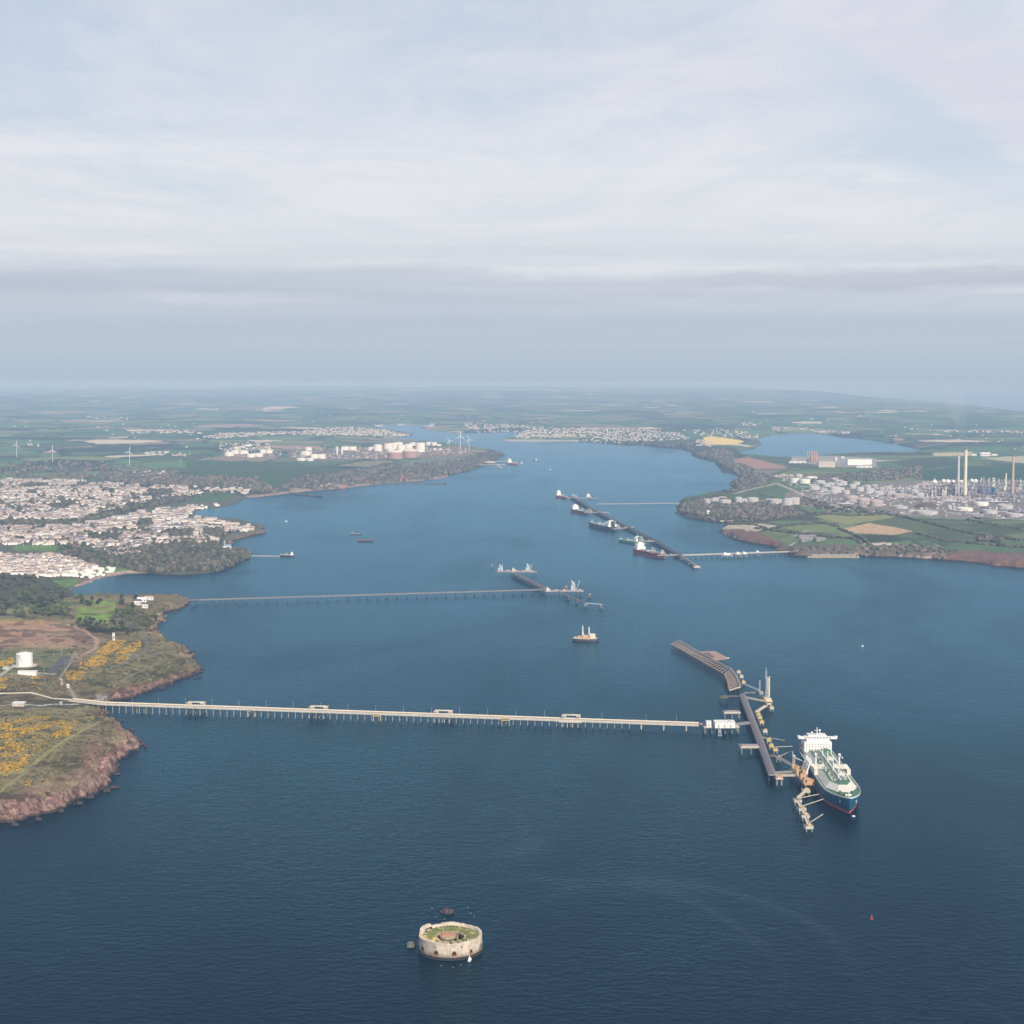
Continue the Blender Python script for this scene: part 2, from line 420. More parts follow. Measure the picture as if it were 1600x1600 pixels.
# (polygon in the photograph, colour, farm weight 0..1, ragged edge in pixels)
AREAS = [
 ([(-400,890),(300,890),(330,960),(330,1320),(-400,1400)], CMOOR, 0, 0),
 ([(-400,745),(200,750),(400,765),(420,840),(400,870),(300,905),(100,905),(-400,905)], CTOWN, 0, 0),
 ([(150,742),(400,745),(440,772),(380,775),(200,757)], CWOOD, 0, 3),
 ([(-400,815),(0,815),(120,813),(160,800),(210,785),(260,775),(300,775),(300,782),(230,793),(160,810),(120,822),(-400,826)], CDARK, 0, 2),
 ([(310,768),(370,768),(368,775),(340,783),(290,784)], CGREEN, 0, 1),
 ([(300,862),(330,857),(395,862),(392,880),(350,893),(230,896),(200,885),(90,868),(120,858),(210,855),(240,852)], CWOOD, 0, 3),
 ([(270,857),(300,851),(325,856),(300,866),(275,866)], CGREY, 0, 1),
 ([(288,880),(335,879),(333,886),(292,889)], (.30,.30,.16), 0, 1),
 ([(20,852),(95,852),(90,862),(20,860)], (.12,.19,.06), 0, 0.6), ([(90,853),(140,855),(135,865),(86,864)], CGREEN, 0, 0.5),
 ([(135,838),(175,837),(170,843),(140,843)], CGREEN, 0, 0.6),
 ([(-100,895),(60,900),(110,905),(105,930),(-100,940)], (.075,.075,.045), 0, 2),
 ([(65,908),(122,904),(118,916),(105,926),(75,922)], (.11,.18,.05), 0, 1.2),
 ([(145,890),(160,885),(205,889),(195,897),(178,901),(146,893)], (.13,.19,.05), 0, 1),
 ([(106,930),(104,926),(118,914),(150,901),(175,895),(205,891),(232,896),(200,898),(178,901),(152,907),(127,916),(116,930)], CSAND, 0, 0.6),
 ([(-300,903),(60,900),(120,925),(110,960),(-300,968)], (.07,.075,.045), 0, 2),
 ([(118,944),(150,938),(182,940),(180,953),(167,974),(150,972),(120,969)], CLIME, 0, 1.2),
 ([(60,946),(110,938),(125,946),(60,958),(10,960),(10,952)], (.14,.17,.06), 0, 2),
 ([(185,950),(230,950),(240,960),(215,990),(180,985)], (.075,.09,.045), 0, 2),
 ([(-300,972),(60,968),(105,975),(135,988),(153,1000),(150,1010),(120,1012),(40,1014),(-300,1014)], CBROWN, 0, 1.5),
 ([(118,1000),(150,990),(152,1003),(125,1030),(112,1045),(110,1030)], (.24,.15,.11), 0, 2),
 ([(-300,1014),(115,1012),(108,1050),(60,1058),(-300,1058)], (.14,.145,.07), 0, 2),
 ([(-300,964),(95,964),(95,970),(-300,971)], COCHRE, 0, 2),
 ([(-300,1055),(95,1055),(130,1070),(130,1088),(-300,1095)], (.13,.105,.06), 0, 3),
 ([(160,1075),(130,1062),(170,1040),(240,1030),(290,1040),(280,1060),(200,1082)], (.125,.115,.055), 0, 4),
 ([(165,1082),(185,1077),(300,1050),(314,1045),(314,1052),(290,1066),(210,1090),(172,1100)], CRED, 0, 4),
 ([(148,1090),(155,1084),(165,1083),(173,1090),(170,1097),(146,1097)], (.25,.23,.20), 0, 1),
 ([(-300,1100),(160,1100),(150,1112),(60,1108),(-300,1112)], (.16,.15,.085), 0, 2),
 ([(-300,1112),(120,1110),(150,1125),(110,1160),(40,1200),(-300,1215)], COLIVE, 0, 4),
 ([(128,1160),(152,1150),(165,1165),(150,1190),(128,1192)], (.20,.12,.08), 0, 4),
 ([(-300,1262),(0,1242),(90,1215),(165,1175),(185,1140),(215,1150),(215,1175),(185,1215),(170,1240),(100,1275),(-300,1340)], (.19,.13,.085), 0, 6),
 ([(-300,1278),(0,1258),(90,1238),(150,1218),(168,1180),(190,1155),(215,1150),(215,1175),(185,1215),(170,1240),(100,1275),(-300,1340)], (.34,.20,.16), 0, 6),
 ([(140,1036),(150,1020),(172,1003),(192,1001),(192,1012),(172,1022),(166,1036),(148,1042)], CGORSE, 0, 5), ([(184,1022),(216,1001),(218,1013),(198,1034),(184,1036)], CGORSE, 0, 5), ([(104,1048),(136,1054),(134,1062),(106,1062)], CGORSE, 0, 4),
 ([(-40,1132),(60,1120),(92,1130),(50,1145),(-40,1160)], CGORSE, 0, 5), ([(-40,1158),(32,1156),(30,1180),(-40,1184)], CGORSE, 0, 5), ([(-40,1196),(42,1178),(36,1202),(-40,1216)], CGORSE, 0, 5), ([(84,1144),(122,1122),(112,1148),(88,1154)], CGORSE, 0, 5),
 # north shore, tank farms
 ([(290,718),(440,722),(560,735),(550,752),(440,760),(370,752),(290,748)], (.060,.100,.045), 0, 2),
 ([(430,765),(470,738),(560,740),(600,722),(700,720),(770,700),(790,712),(745,730),(600,757)], (.075,.075,.045), 0, 3),
 ([(600,732),(640,722),(700,712),(740,712),(720,722),(660,735),(610,736)], (.13,.15,.10), 0, 1.5),
 ([(615,745),(640,739),(655,742),(640,749),(618,749)], (.28,.15,.12), 0, 2),
 ([(495,760),(510,755),(550,754),(530,765)], (.42,.30,.26), 0, 1),
 ([(380,776),(440,769),(540,757),(650,747),(700,742),(700,750),(600,758),(500,767),(400,779)], (.33,.24,.20), 0, .6),
 ([(450,702),(560,702),(570,716),(520,722),(450,720)], (.18,.15,.12), 0, 2),
 ([(560,700),(730,698),(735,708),(690,714),(590,718),(560,716)], (.22,.16,.12), 0, 2),
 ([(345,710),(430,708),(430,718),(345,720)], (.24,.19,.14), 0, 1),
 # across the haven
 ([(1040,695),(1240,700),(1440,715),(1600,712),(1800,730),(1800,930),(1050,840)], (.12,.15,.07), .7, 0),
 ([(900,690),(1080,690),(1150,700),(1180,730),(1160,770),(1120,770),(1070,720),(900,700)], CWOOD, 0, 2),
 ([(1099,683),(1112,681.5),(1140,685),(1160,688),(1162,690),(1152,694),(1130,695),(1104,694),(1098,691)], CYEL, 0, .8),
 ([(1146,717),(1170,714),(1230,730),(1222,733),(1175,732),(1150,724)], (.34,.20,.15), 0, 1),
 ([(1055,800),(1075,780),(1130,772),(1145,780),(1240,790),(1300,812),(1200,815),(1150,818),(1090,814)], (.065,.065,.042), 0, 2),
 ([(1150,765),(1180,755),(1215,755),(1210,768),(1160,772)], (.085,.12,.05), 0, 1.5),
 ([(1122,828),(1150,826),(1190,832),(1225,848),(1240,868),(1190,853),(1140,840)], (.17,.10,.08), 0, 3),
 ([(1210,868),(1222,855),(1300,850),(1450,858),(1600,862),(1800,880),(1800,920),(1550,886),(1400,873)], (.13,.105,.075), 0, 3),
 ([(1440,868),(1520,862),(1600,868),(1800,885),(1800,915),(1600,890),(1500,880)], (.17,.105,.08), 0, 4),
 ([(1280,868),(1375,868),(1375,872),(1280,872)], CSAND, 0, .8), ([(1404,870),(1455,872),(1455,875),(1404,873)], (.5,.4,.36), 0, .8),
 ([(1270,807),(1300,803),(1400,803),(1395,809),(1345,817),(1320,820)], (.23,.235,.09), 0, .5),
 ([(1311,827),(1333,823),(1357,817),(1400,824),(1428,830),(1395,836),(1330,832)], CTAN, 0, .5),
 ([(1340,848),(1360,845),(1405,850),(1395,852),(1360,851)], (.48,.40,.36), 0, .7),
 ([(1225,770),(1400,752),(1600,752),(1800,760),(1800,815),(1600,812),(1480,810),(1300,800),(1230,785)], (.20,.18,.16), 0, 2),
 ([(1330,835),(1390,836),(1420,845),(1340,850)], (.045,.055,.035), 0, 1),
 ([(1455,708),(1520,706),(1520,712),(1460,713)], (.48,.40,.24), 0, .6), ([(1530,716),(1600,712),(1700,712),(1700,722),(1600,724)], (.42,.38,.25), 0, .6),
 ([(1440,738),(1500,728),(1700,728),(1700,750),(1440,750)], (.04,.085,.04), 0, 1),
 ([(1390,722),(1440,715),(1520,716),(1500,728),(1430,735)], (.06,.085,.04), 0, 1),
 ([(785,686),(905,688),(905,692),(785,691)], (.42,.40,.37), 0, .4), ([(580,664),(680,663),(675,667),(590,667)], (.55,.52,.46), 0, .4),
 ([(1235,712),(1300,712),(1370,716),(1370,730),(1300,728),(1240,722)], (.30,.29,.27), 0, .8),
]
# tracks and roads: (line in the photograph, width in metres, colour)
TRACKS = [
 ([(-40,1095),(0,1084),(50,1083),(75,1090),(95,1093),(130,1096)], 7, (.55,.50,.43)),
 ([(-40,1105),(20,1101),(60,1103),(110,1101),(145,1098)], 5, (.45,.42,.37)),
 ([(0,1178+32),(30,1208),(70,1180),(100,1158),(140,1136),(160,1129)], 4.5, (.24,.24,.10)),
 ([(0,1238),(10,1228),(40,1208)], 3, (.22,.22,.10)), ([(75,1190),(100,1162)], 3, (.18,.18,.08)),
 ([(160,1129),(140,1127),(125,1122),(110,1125)], 3, (.22,.20,.12)),
 ([(105,1070),(115,1085),(118,1092)], 5, (.28,.24,.20)), ([(95,1060),(97,1070)], 3, (.5,.35,.25)),
 ([(105,975),(135,986),(152,1000),(150,1012),(135,1022)], 6, (.38,.24,.17)),
 ([(215,990),(232,1003),(225,1020),(200,1032),(170,1045)], 5, (.15,.15,.12)),
 ([(215,990),(250,1005),(275,1020),(300,1040)], 3, (.15,.14,.10)),
 ([(225,1030),(250,1020),(262,1028),(240,1040),(205,1055),(180,1070)], 3.5, (.17,.16,.11)),
 ([(80,1052),(92,1038),(103,1026)], 14, (.10,.095,.10)), ([(92,1060),(110,1035),(118,1018)], 2.5, (.22,.22,.18)),
 ([(0,1056),(10,1048),(25,1038)], 5, (.40,.37,.30)), ([(50,1053),(85,1053)], 4, (.42,.40,.34)),
 ([(-20,966),(60,965),(110,968)], 5, (.11,.11,.09)),
 ([(-300,940),(0,948),(60,945),(110,930)], 4, (.13,.13,.09)),
 ([(1150,771),(1180,763),(1213,755),(1235,764),(1256,774),(1272,775)], 12, (.36,.32,.26)), ([(1256,775),(1300,790),(1318,787)], 9, (.34,.32,.27)),
 ([(1400,872),(1380,868),(1466,862)], 5, (.25,.22,.2)), ([(1460,850),(1472,856),(1475,866)], 6, (.22,.20,.17)),
 ([(1240,838),(1262,828),(1285,830)], 6, (.30,.28,.24)), ([(1242,848),(1235,852)], 8, (.40,.36,.33)),
 ([(1200,826),(1250,832),(1310,845)], 5, (.13,.12,.10)),
 ([(1400,805),(1450,818),(1520,835),(1600,845)], 8, (.05,.06,.035)), ([(1385,804),(1395,806),(1470,822)], 6, (.07,.08,.04)),
 ([(1430,833),(1480,846),(1600,856)], 7, (.05,.06,.035)), ([(1300,820),(1270,815),(1200,828)], 8, (.055,.06,.04)), ([(1310,826),(1350,842),(1365,858)], 8, (.05,.06,.035)),
 ([(1480,800),(1540,808),(1600,812)], 10, (.40,.38,.36)), ([(1400,800),(1480,795),(1530,792)], 10, (.38,.33,.30)),
 ([(1510,812),(1560,822),(1640,832)], 7, (.06,.07,.04)),
 ([(290,716),(330,714),(390,712)], 10, (.30,.28,.24)), ([(225,710),(245,706),(262,705)], 14, (.42,.38,.32)),
 ([(560,735),(540,745),(500,755)], 5, (.06,.07,.04)),
]
HOLES_DARK = []
def build_land():
    ys = np.concatenate([np.array([600.4, 601.2, 602, 602.8, 603.6]), np.arange(605, 640, 0.55), np.arange(640, 760, 0.6), np.arange(760, 1290, 0.8), np.arange(1290, 1420, 3)])
    v = (ys - 800) / F; Dr = (CP - v * SP) * (-CH) / (-SP - v * CP)
    us = np.concatenate([np.arange(-0.56, -0.335, 0.004), np.arange(-0.335, 0.335, 0.00045), np.arange(0.335, 0.56, 0.004)])
    D, U = np.meshgrid(Dr, us, indexing='ij'); X = U * D; Y = D
    sd = coast_dist(X.ravel(), Y.ravel()).reshape(X.shape)
    hz = height(X.ravel(), Y.ravel(), sd.ravel()).reshape(X.shape)
    keep = sd > -30
    kq = keep[:-1, :-1] | keep[1:, :-1] | keep[:-1, 1:] | keep[1:, 1:]
    kq &= (sd[:-1, :-1] > -200)
    nr, nc = X.shape
    used = np.zeros(X.shape, bool)
    used[:-1, :-1] |= kq; used[1:, :-1] |= kq; used[:-1, 1:] |= kq; used[1:, 1:] |= kq
    idx = np.full(X.shape, -1, np.int64); idx[used] = np.arange(used.sum())
    co = np.stack([X[used], Y[used], hz[used]], 1)
    i, j = np.nonzero(kq)
    q = np.stack([idx[i + 1, j], idx[i + 1, j + 1], idx[i, j + 1], idx[i, j]], 1)
    me = bpy.data.meshes.new('land'); me.vertices.add(len(co)); me.vertices.foreach_set('co', co.astype(np.float32).ravel())
    me.loops.add(len(q) * 4); me.polygons.add(len(q))
    me.polygons.foreach_set('loop_start', np.arange(0, len(q) * 4, 4)); me.polygons.foreach_set('loop_total', np.full(len(q), 4))
    me.loops.foreach_set('vertex_index', q.ravel()); me.update(calc_edges=True)
    me.polygons.foreach_set('use_smooth', np.ones(len(q), bool))
    # ground cover
    x, y, z = co[:, 0], co[:, 1], co[:, 2]; s = sd[used]
    qx, qy = proj(x, y, np.maximum(z, 0))
    col = np.zeros((len(x), 4), np.float32); col[:, :3] = CGRASS; col[:, 3] = 1.0
    n1 = fbm(x, y, 40, 71, 3) - .5; n2 = fbm(x, y, 40, 75, 3) - .5
    for poly, c, farm, rag in AREAS:
        pa = np.array(poly); b0 = pa.min(0) - 8; b1 = pa.max(0) + 8
        m = (qx > b0[0]) & (qx < b1[0]) & (qy > b0[1]) & (qy < b1[1])
        if not m.any(): continue
        ii = np.nonzero(m)[0]
        ins = inpoly(qx[ii] + n1[ii] * rag * 3.2, qy[ii] + n2[ii] * rag * 2.2, poly)
        jj = ii[ins]; col[jj, :3] = c; col[jj, 3] = farm
    # mottled heath, tussock, bracken on ground that is not farmed
    k = fbm(x, y, 26, 81, 5); k2 = fbm(x, y, 55, 85, 5)
    moor = (1 - col[:, 3]) * (y < 3600)
    dark = sstep(.50, .60, k) * moor * .5; col[:, :3] *= (1 - dark)[:, None]
    tan = sstep(.52, .62, k2) * moor * .5
    col[:, :3] = col[:, :3] * (1 - tan[:, None]) + np.array([.27, .22, .12]) * tan[:, None]
    for line, wd, c in TRACKS:
        gx, gy, gz = G(np.array([p[0] for p in line], float), np.array([p[1] for p in line], float))
        b = (x > gx.min() - 60) & (x < gx.max() + 60) & (y > gy.min() - 120) & (y < gy.max() + 120)
        ii = np.nonzero(b)[0]; d = np.full(len(ii), 1e9)
        for a in range(len(line) - 1):
            dx, dy = gx[a + 1] - gx[a], gy[a + 1] - gy[a]; L = dx * dx + dy * dy + 1e-9
            t = np.clip(((x[ii] - gx[a]) * dx + (y[ii] - gy[a]) * dy) / L, 0, 1)
            d = np.minimum(d, np.hypot(x[ii] - gx[a] - t * dx, y[ii] - gy[a] - t * dy))
        sp = np.clip(y[ii] * y[ii] / (F * CH) * 0.5, 1, 30)
        kk = 1 - sstep(wd * .5, wd * .5 + sp * .6, d)
        col[ii, :3] = col[ii, :3] * (1 - kk[:, None]) + np.array(c) * kk[:, None]; col[ii, 3] *= (1 - kk)
    at = me.color_attributes.new('ground', 'FLOAT_COLOR', 'POINT'); at.data.foreach_set('color', col.ravel())
    m = bpy.data.materials.new('land_cover'); m.use_nodes = True; t = NT(m.node_tree); t.n.clear()
    g = t.new('ShaderNodeNewGeometry'); pos = g.outputs['Position']
    a = t.new('ShaderNodeVertexColor', layer_name='ground')
    flat = t.mapping(pos, (1, 1, 0))
    wob = t.new('ShaderNodeTexNoise'); wob.inputs['Scale'].default_value = 0.004; t.link(flat, wob.inputs['Vector'])
    wv = t.new('ShaderNodeVectorMath', operation='MULTIPLY_ADD'); t.link(wob.outputs['Color'], wv.inputs[0]); wv.inputs[1].default_value = (140, 140, 0); t.link(flat, wv.inputs[2])
    fv = t.mapping(wv.outputs[0], (1 / 420., 1 / 560., 1), (0, 0, .4))
    vo = t.new('ShaderNodeTexVoronoi', feature='F1'); vo.inputs['Scale'].default_value = 1.0; t.link(fv, vo.inputs['Vector'])
    ve = t.new('ShaderNodeTexVoronoi', feature='DISTANCE_TO_EDGE'); ve.inputs['Scale'].default_value = 1.0; t.link(fv, ve.inputs['Vector'])
    sr = t.new('ShaderNodeSeparateColor'); t.link(vo.outputs['Color'], sr.inputs[0])
    field = t.ramp(sr.outputs[0], [(0, (.07, .14, .065)), (.18, (.105, .18, .075)), (.34, (.14, .18, .085)), (.46, (.08, .11, .06)), (.58, (.18, .22, .095)), (.70, (.09, .16, .07)), (.82, (.22, .20, .13)), (.90, (.34, .24, .18)), (.955, (.55, .48, .36))], 'CONSTANT')
    hedge = t.ramp(ve.outputs['Distance'], [(0.02, 1.0), (0.045, 0.0)])
    wood = t.ramp(t.noise(t.mapping(flat, (1, 1, 1), (0, 0, 0), (900, 300, 0)), 0.00085, 6, .62), [(.54, 0.0), (.57, 1.0)])
    field = t.mix(hedge, field, (.04, .05, .035)); field = t.mix(wood, field, (.045, .058, .042))
    base = t.mix(a.outputs['Alpha'], a.outputs['Color'], field)
    n1 = t.noise(flat, 0.06, 5, .62); n2 = t.noise(flat, 0.35, 4, .6)
    kk = t.math('MULTIPLY', t.math('ADD', t.math('MULTIPLY', n1, 1.7), .2), t.math('ADD', t.math('MULTIPLY', n2, .8), .6))
    sc = t.new('ShaderNodeVectorMath', operation='SCALE'); t.link(base, sc.inputs[0]); t.link(kk, sc.inputs['Scale'])
    # bare rock where it is steep, wet and weedy at the tide line
    sepn = t.new('ShaderNodeSeparateXYZ'); t.link(g.outputs['Normal'], sepn.inputs[0])
    sepp = t.new('ShaderNodeSeparateXYZ'); t.link(pos, sepp.inputs[0])
    steep = t.ramp(t.math('ADD', sepn.outputs['Z'], t.math('MULTIPLY', t.math('SUBTRACT', n2, .5), .25)), [(.76, 1.0), (.88, 0.0)])
    rk = t.ramp(t.noise(t.mapping(pos, (1, 1, .5)), .11, 7, .75), [(.38, (.03, .02, .018)), (.47, (.13, .075, .06)), (.57, (.25, .155, .125)), (.70, (.40, .31, .26))])  # darkest noise stops paint crevice shade into the rock colour
    low = t.ramp(t.math('MULTIPLY', sepp.outputs['Z'], 0.025), [(.0, 1.0), (.6, .85), (.9, .0)])
    c1 = t.mix(t.math('MULTIPLY', steep, low), sc.outputs[0], rk)
    tide = t.ramp(t.math('ADD', t.math('MULTIPLY', sepp.outputs['Z'], .1), t.math('MULTIPLY', t.math('SUBTRACT', n2, .5), .3)), [(.18, 1.0), (.36, 0.0)])
    beachy = t.math('MULTIPLY', tide, .88)
    c2 = t.mix(t.math('MULTIPLY', beachy, t.ramp(sepn.outputs['Z'], [(.93, 1.0), (.995, 0.15)])), c1, (.035, .026, .026))
    p = t.new('ShaderNodeBsdfPrincipled'); t.link(c2, p.inputs['Base Color']); p.inputs['Roughness'].default_value = .95
    p.inputs['Specular IOR Level'].default_value = .15
    b = t.new('ShaderNodeBump'); b.inputs['Distance'].default_value = 1.6; b.inputs['Strength'].default_value = .9
    t.link(t.noise(pos, .25, 5, .65), b.inputs['Height']); t.link(b.outputs[0], p.inputs['Normal'])
    o = t.new('ShaderNodeOutputMaterial'); t.link(p.outputs[0], o.inputs['Surface'])
    me.materials.append(m)
    ob = bpy.data.objects.new('land', me); COL.objects.link(ob); tag(ob, kind='structure')
    return ob
land = build_land()

# ------------------------------------------------------------------ water
def build_water():
    b = MB(); b.add([(-140000, -6000, 0), (140000, -6000, 0), (140000, 170000, 0), (-140000, 170000, 0)], [(0, 1, 2, 3)])
    m = bpy.data.materials.new('sea_water'); m.use_nodes = True; t = NT(m.node_tree); t.n.clear()
    g = t.new('ShaderNodeNewGeometry'); pos = g.outputs['Position']
    big = t.noise(t.mapping(pos, (1, .55, 1), (0, 0, .3)), .0016, 5, .6, .8)
    body = t.mix(t.ramp(big, [(.35, 0.0), (.68, 1.0)]), (.0003, .0062, .015), (.0006, .0098, .018))
    slick = t.noise(t.mapping(pos, (1, .45, 1), (0, 0, -.25)), .0017, 5, .6, .5)
    rid = t.noise(t.mapping(pos, (1, .6, 1), (0, 0, .5), (400, 900, 0)), .0011, 3, .5, 1.2)
    line = t.ramp(t.math('ABSOLUTE', t.math('SUBTRACT', rid, .5)), [(.0, 1.0), (.0022, 0.0)])
    patch = t.ramp(t.noise(pos, .0009, 2, .5), [(.5, 0.0), (.6, 1.0)])
    body = t.mix(t.math('MULTIPLY', t.math('MULTIPLY', line, patch), .22), body, (.05, .085, .10))
    rg = t.ramp(slick, [(.34, .14), (.5, .22), (.66, .27)])
    wv = t.noise(t.mapping(pos, (.8, 1, 1), (0, 0, .2)), .14, 4, .65)
    wv2 = t.noise(t.mapping(pos, (.7, 1, 1), (0, 0, -.3)), .045, 4, .6)
    hgt = t.math('ADD', t.math('MULTIPLY', wv, 1.3), t.math('MULTIPLY', wv2, .9))
    bp = t.new('ShaderNodeBump'); bp.inputs['Distance'].default_value = 1.0
    t.link(t.ramp(slick, [(.38, .55), (.54, 1.0)]), bp.inputs['Strength'])
    t.link(hgt, bp.inputs['Height'])
    df = t.new('ShaderNodeBsdfDiffuse'); t.link(body, df.inputs['Color']); t.link(bp.outputs[0], df.inputs['Normal'])
    fr0 = t.new('ShaderNodeFresnel'); fr0.inputs['IOR'].default_value = 1.33
    gl = t.new('ShaderNodeBsdfGlossy'); gl.inputs['Color'].default_value = (.44, .82, 1.0, 1)
    t.link(t.mix(t.math('POWER', fr0.outputs[0], 6.0), (.44, .82, 1.0), (.85, .93, 1.0)), gl.inputs['Color']); t.link(rg, gl.inputs['Roughness']); t.link(bp.outputs[0], gl.inputs['Normal'])
    fr = t.new('ShaderNodeFresnel'); fr.inputs['IOR'].default_value = 1.33; t.link(bp.outputs[0], fr.inputs['Normal'])
    mx = t.new('ShaderNodeMixShader'); t.link(t.math('MULTIPLY', t.math('POWER', fr.outputs[0], 1.33), t.ramp(slick, [(.36, .74), (.47, .86), (.62, .94)])), mx.inputs[0])
    t.link(df.outputs[0], mx.inputs[1]); t.link(gl.outputs[0], mx.inputs[2])
    o = t.new('ShaderNodeOutputMaterial'); t.link(mx.outputs[0], o.inputs['Surface'])
    return tag(b.build('water', m), kind='structure')
water = build_water()

# ------------------------------------------------------------------ haze
hb = MB(); hb.box((0, 60000, 256), (230000, 190000, 542))
hm = bpy.data.materials.new('haze_air'); hm.use_nodes = True; ht = NT(hm.node_tree); ht.n.clear()
pv = ht.new('ShaderNodeVolumePrincipled'); pv.inputs['Color'].default_value = (.350, .55, .835, 1); pv.inputs['Absorption Color'].default_value = (.37, .205, 0, 1)
pv.inputs['Density'].default_value = 4.7e-5; pv.inputs['Anisotropy'].default_value = -0.12
ho = ht.new('ShaderNodeOutputMaterial'); ht.link(pv.outputs[0], ho.inputs['Volume'])
haze = tag(hb.build('haze', hm), kind='stuff')
# ------------------------------------------------------------------ materials shared by the built things
CONC = mat('pale_concrete', (.56, .51, .44), .85, 0, .25, .15, (.42, .37, .31), .25)
CONC2 = mat('grey_concrete', (.33, .32, .31), .9, 0, .25, .1, (.22, .21, .2), .25)
STEELC = mat('cream_painted_steel', (.72, .64, .50), .6, 0, .25, .2, (.5, .40, .27), .3)
PIPEG = mat('lilac_grey_pipework', (.36, .32, .33), .55, .2, .3, .3, (.24, .20, .21), .2)
RUST = mat('rusty_brown_steel', (.17, .095, .085), .85, 0, .4, .3, (.12, .07, .06))
RUSTL = mat('faded_timber_deck', (.36, .25, .19), .9, 0, .3, .2, (.30, .19, .14))
PILE = mat('weathered_pile', (.45, .42, .37), .85, 0, .4, .4, (.12, .11, .10))
WHITEP = mat('white_paint', (.80, .79, .74), .5, 0, .12, .1, (.66, .64, .58), .1)
YEL = mat('yellow_painted_steel', (.62, .47, .20), .6, 0, .3, .3, (.45, .30, .14), .2)
ORNG = mat('orange_buff_steel', (.58, .34, .17), .65, 0, .35, .25, (.40, .2, .1), .2)
DARKM = mat('dark_grey_steel', (.06, .06, .065), .7, 0, .3, .3)
BLUEST = mat('pale_blue_steel', (.48, .55, .60), .55, 0, .2, .3)
SLATE = mat('dull_slate_steel', (.11, .12, .14), .75, 0, .3, .2, (.09, .1, .11), .2)

def vec(p): return Vector(p)
def along(pts):
    """cumulative lengths of a poly line"""
    L = [0.0]
    for a, b in zip(pts, pts[1:]): L.append(L[-1] + math.dist(a, b))
    return L
def at_len(pts, L, s):
    for i in range(len(pts) - 1):
        if s <= L[i + 1] or i == len(pts) - 2:
            t = (s - L[i]) / (L[i + 1] - L[i]); a, b = pts[i], pts[i + 1]
            return Vector([a[k] + (b[k] - a[k]) * t for k in range(3)]), (Vector(b) - Vector(a)).normalized()

def trestle(label, group, pts, wd, dk, spacing, pile_r, mdeck, mpipe, mpile, cap=True, pipes=True, lamps=0, start=0.0, zb=-6.0, rails=True):
    """a long piled approach jetty"""
    o = empty('approach_trestle', pts[0], 0, label, 'jetty', group); O = Vector(pts[0])
    P = [tuple(Vector(p) - O) for p in pts]; L = along(P)
    b = MB()
    for a, c in zip(P, P[1:]): b.beam(a, c, wd, dk)
    b.build('deck', mdeck, o)
    e = MB()
    for a, c in zip(P, P[1:]):
        d = (Vector(c) - Vector(a)).normalized(); n = Vector((-d.y, d.x, 0))
        for sgn in (-1, 1):
            off = n * sgn * (wd / 2 - .25) + Vector((0, 0, dk / 2 + .55)); e.beam(Vector(a) + off, Vector(c) + off, .4, 1.1)
    if rails: e.build('parapet', mdeck, o)
    if pipes:
        q = MB()
        for a, c in zip(P, P[1:]):
            d = (Vector(c) - Vector(a)).normalized(); n = Vector((-d.y, d.x, 0))
            if n.y < 0: n = -n
            for k in range(5):
                off = n * (wd / 2 - 1.4 - k * 1.15) + Vector((0, 0, dk / 2 + .9)); q.tube(Vector(a) + off, Vector(c) + off, .45, .45, 6)
        q.build('pipeline', mpipe, o)
    s = start + spacing * .5; k = 0
    bent = None
    while s < L[-1]:
        p, d = at_len(P, L, s); n = Vector((-d.y, d.x, 0)); ang = math.atan2(d.y, d.x)
        if bent is None:
            m = MB(); zz = -dk / 2
            if cap: m.box((0, 0, zz - .5), (1.5, wd * .95, 1.0))
            for sg in (-1, 1): m.tube((0, sg * wd * .36, zz - .2), (0, sg * wd * .42, zb - O.z), pile_r, pile_r, 8)
            bent = m.mesh('pile_bent', mpile)
        ob = bpy.data.objects.new('pile_bent', bent); COL.objects.link(ob); ob.parent = o; ob.location = p; ob.rotation_euler = (0, 0, ang)
        s += spacing; k += 1
    if lamps:
        m = MB(); m.tube((0, 0, 0), (0, 0, 10), .16, .10, 6); m.beam((0, 0, 10), (0, 1.6, 10.2), .3, .2); lm = m.mesh('lamp_post', BLUEST)
        s = start + lamps * .5
        while s < L[-1]:
            p, d = at_len(P, L, s); n = Vector((-d.y, d.x, 0)); n = n if n.y > 0 else -n
            ob = bpy.data.objects.new('lamp_post', lm); COL.objects.link(ob); ob.parent = o; ob.location = p + n * (wd / 2 - .3) + Vector((0, 0, dk / 2)); s += lamps
    return o

ZD = 9.0
def wp(x, y, z=ZD): return tuple(W(x, y, z))
# the long approach to the gas berths, root on the near headland
main_pts = [wp(112, 1094, 14), wp(160, 1099.5, 12.5), wp(985, 1128.5)]
tr = trestle('long pale concrete trestle from the near headland to the gas tanker berths', None, main_pts, 15, 1.8, 10.8, .55, CONC, STEELC, PILE, lamps=43, start=38)
tr.name = 'main_trestle'
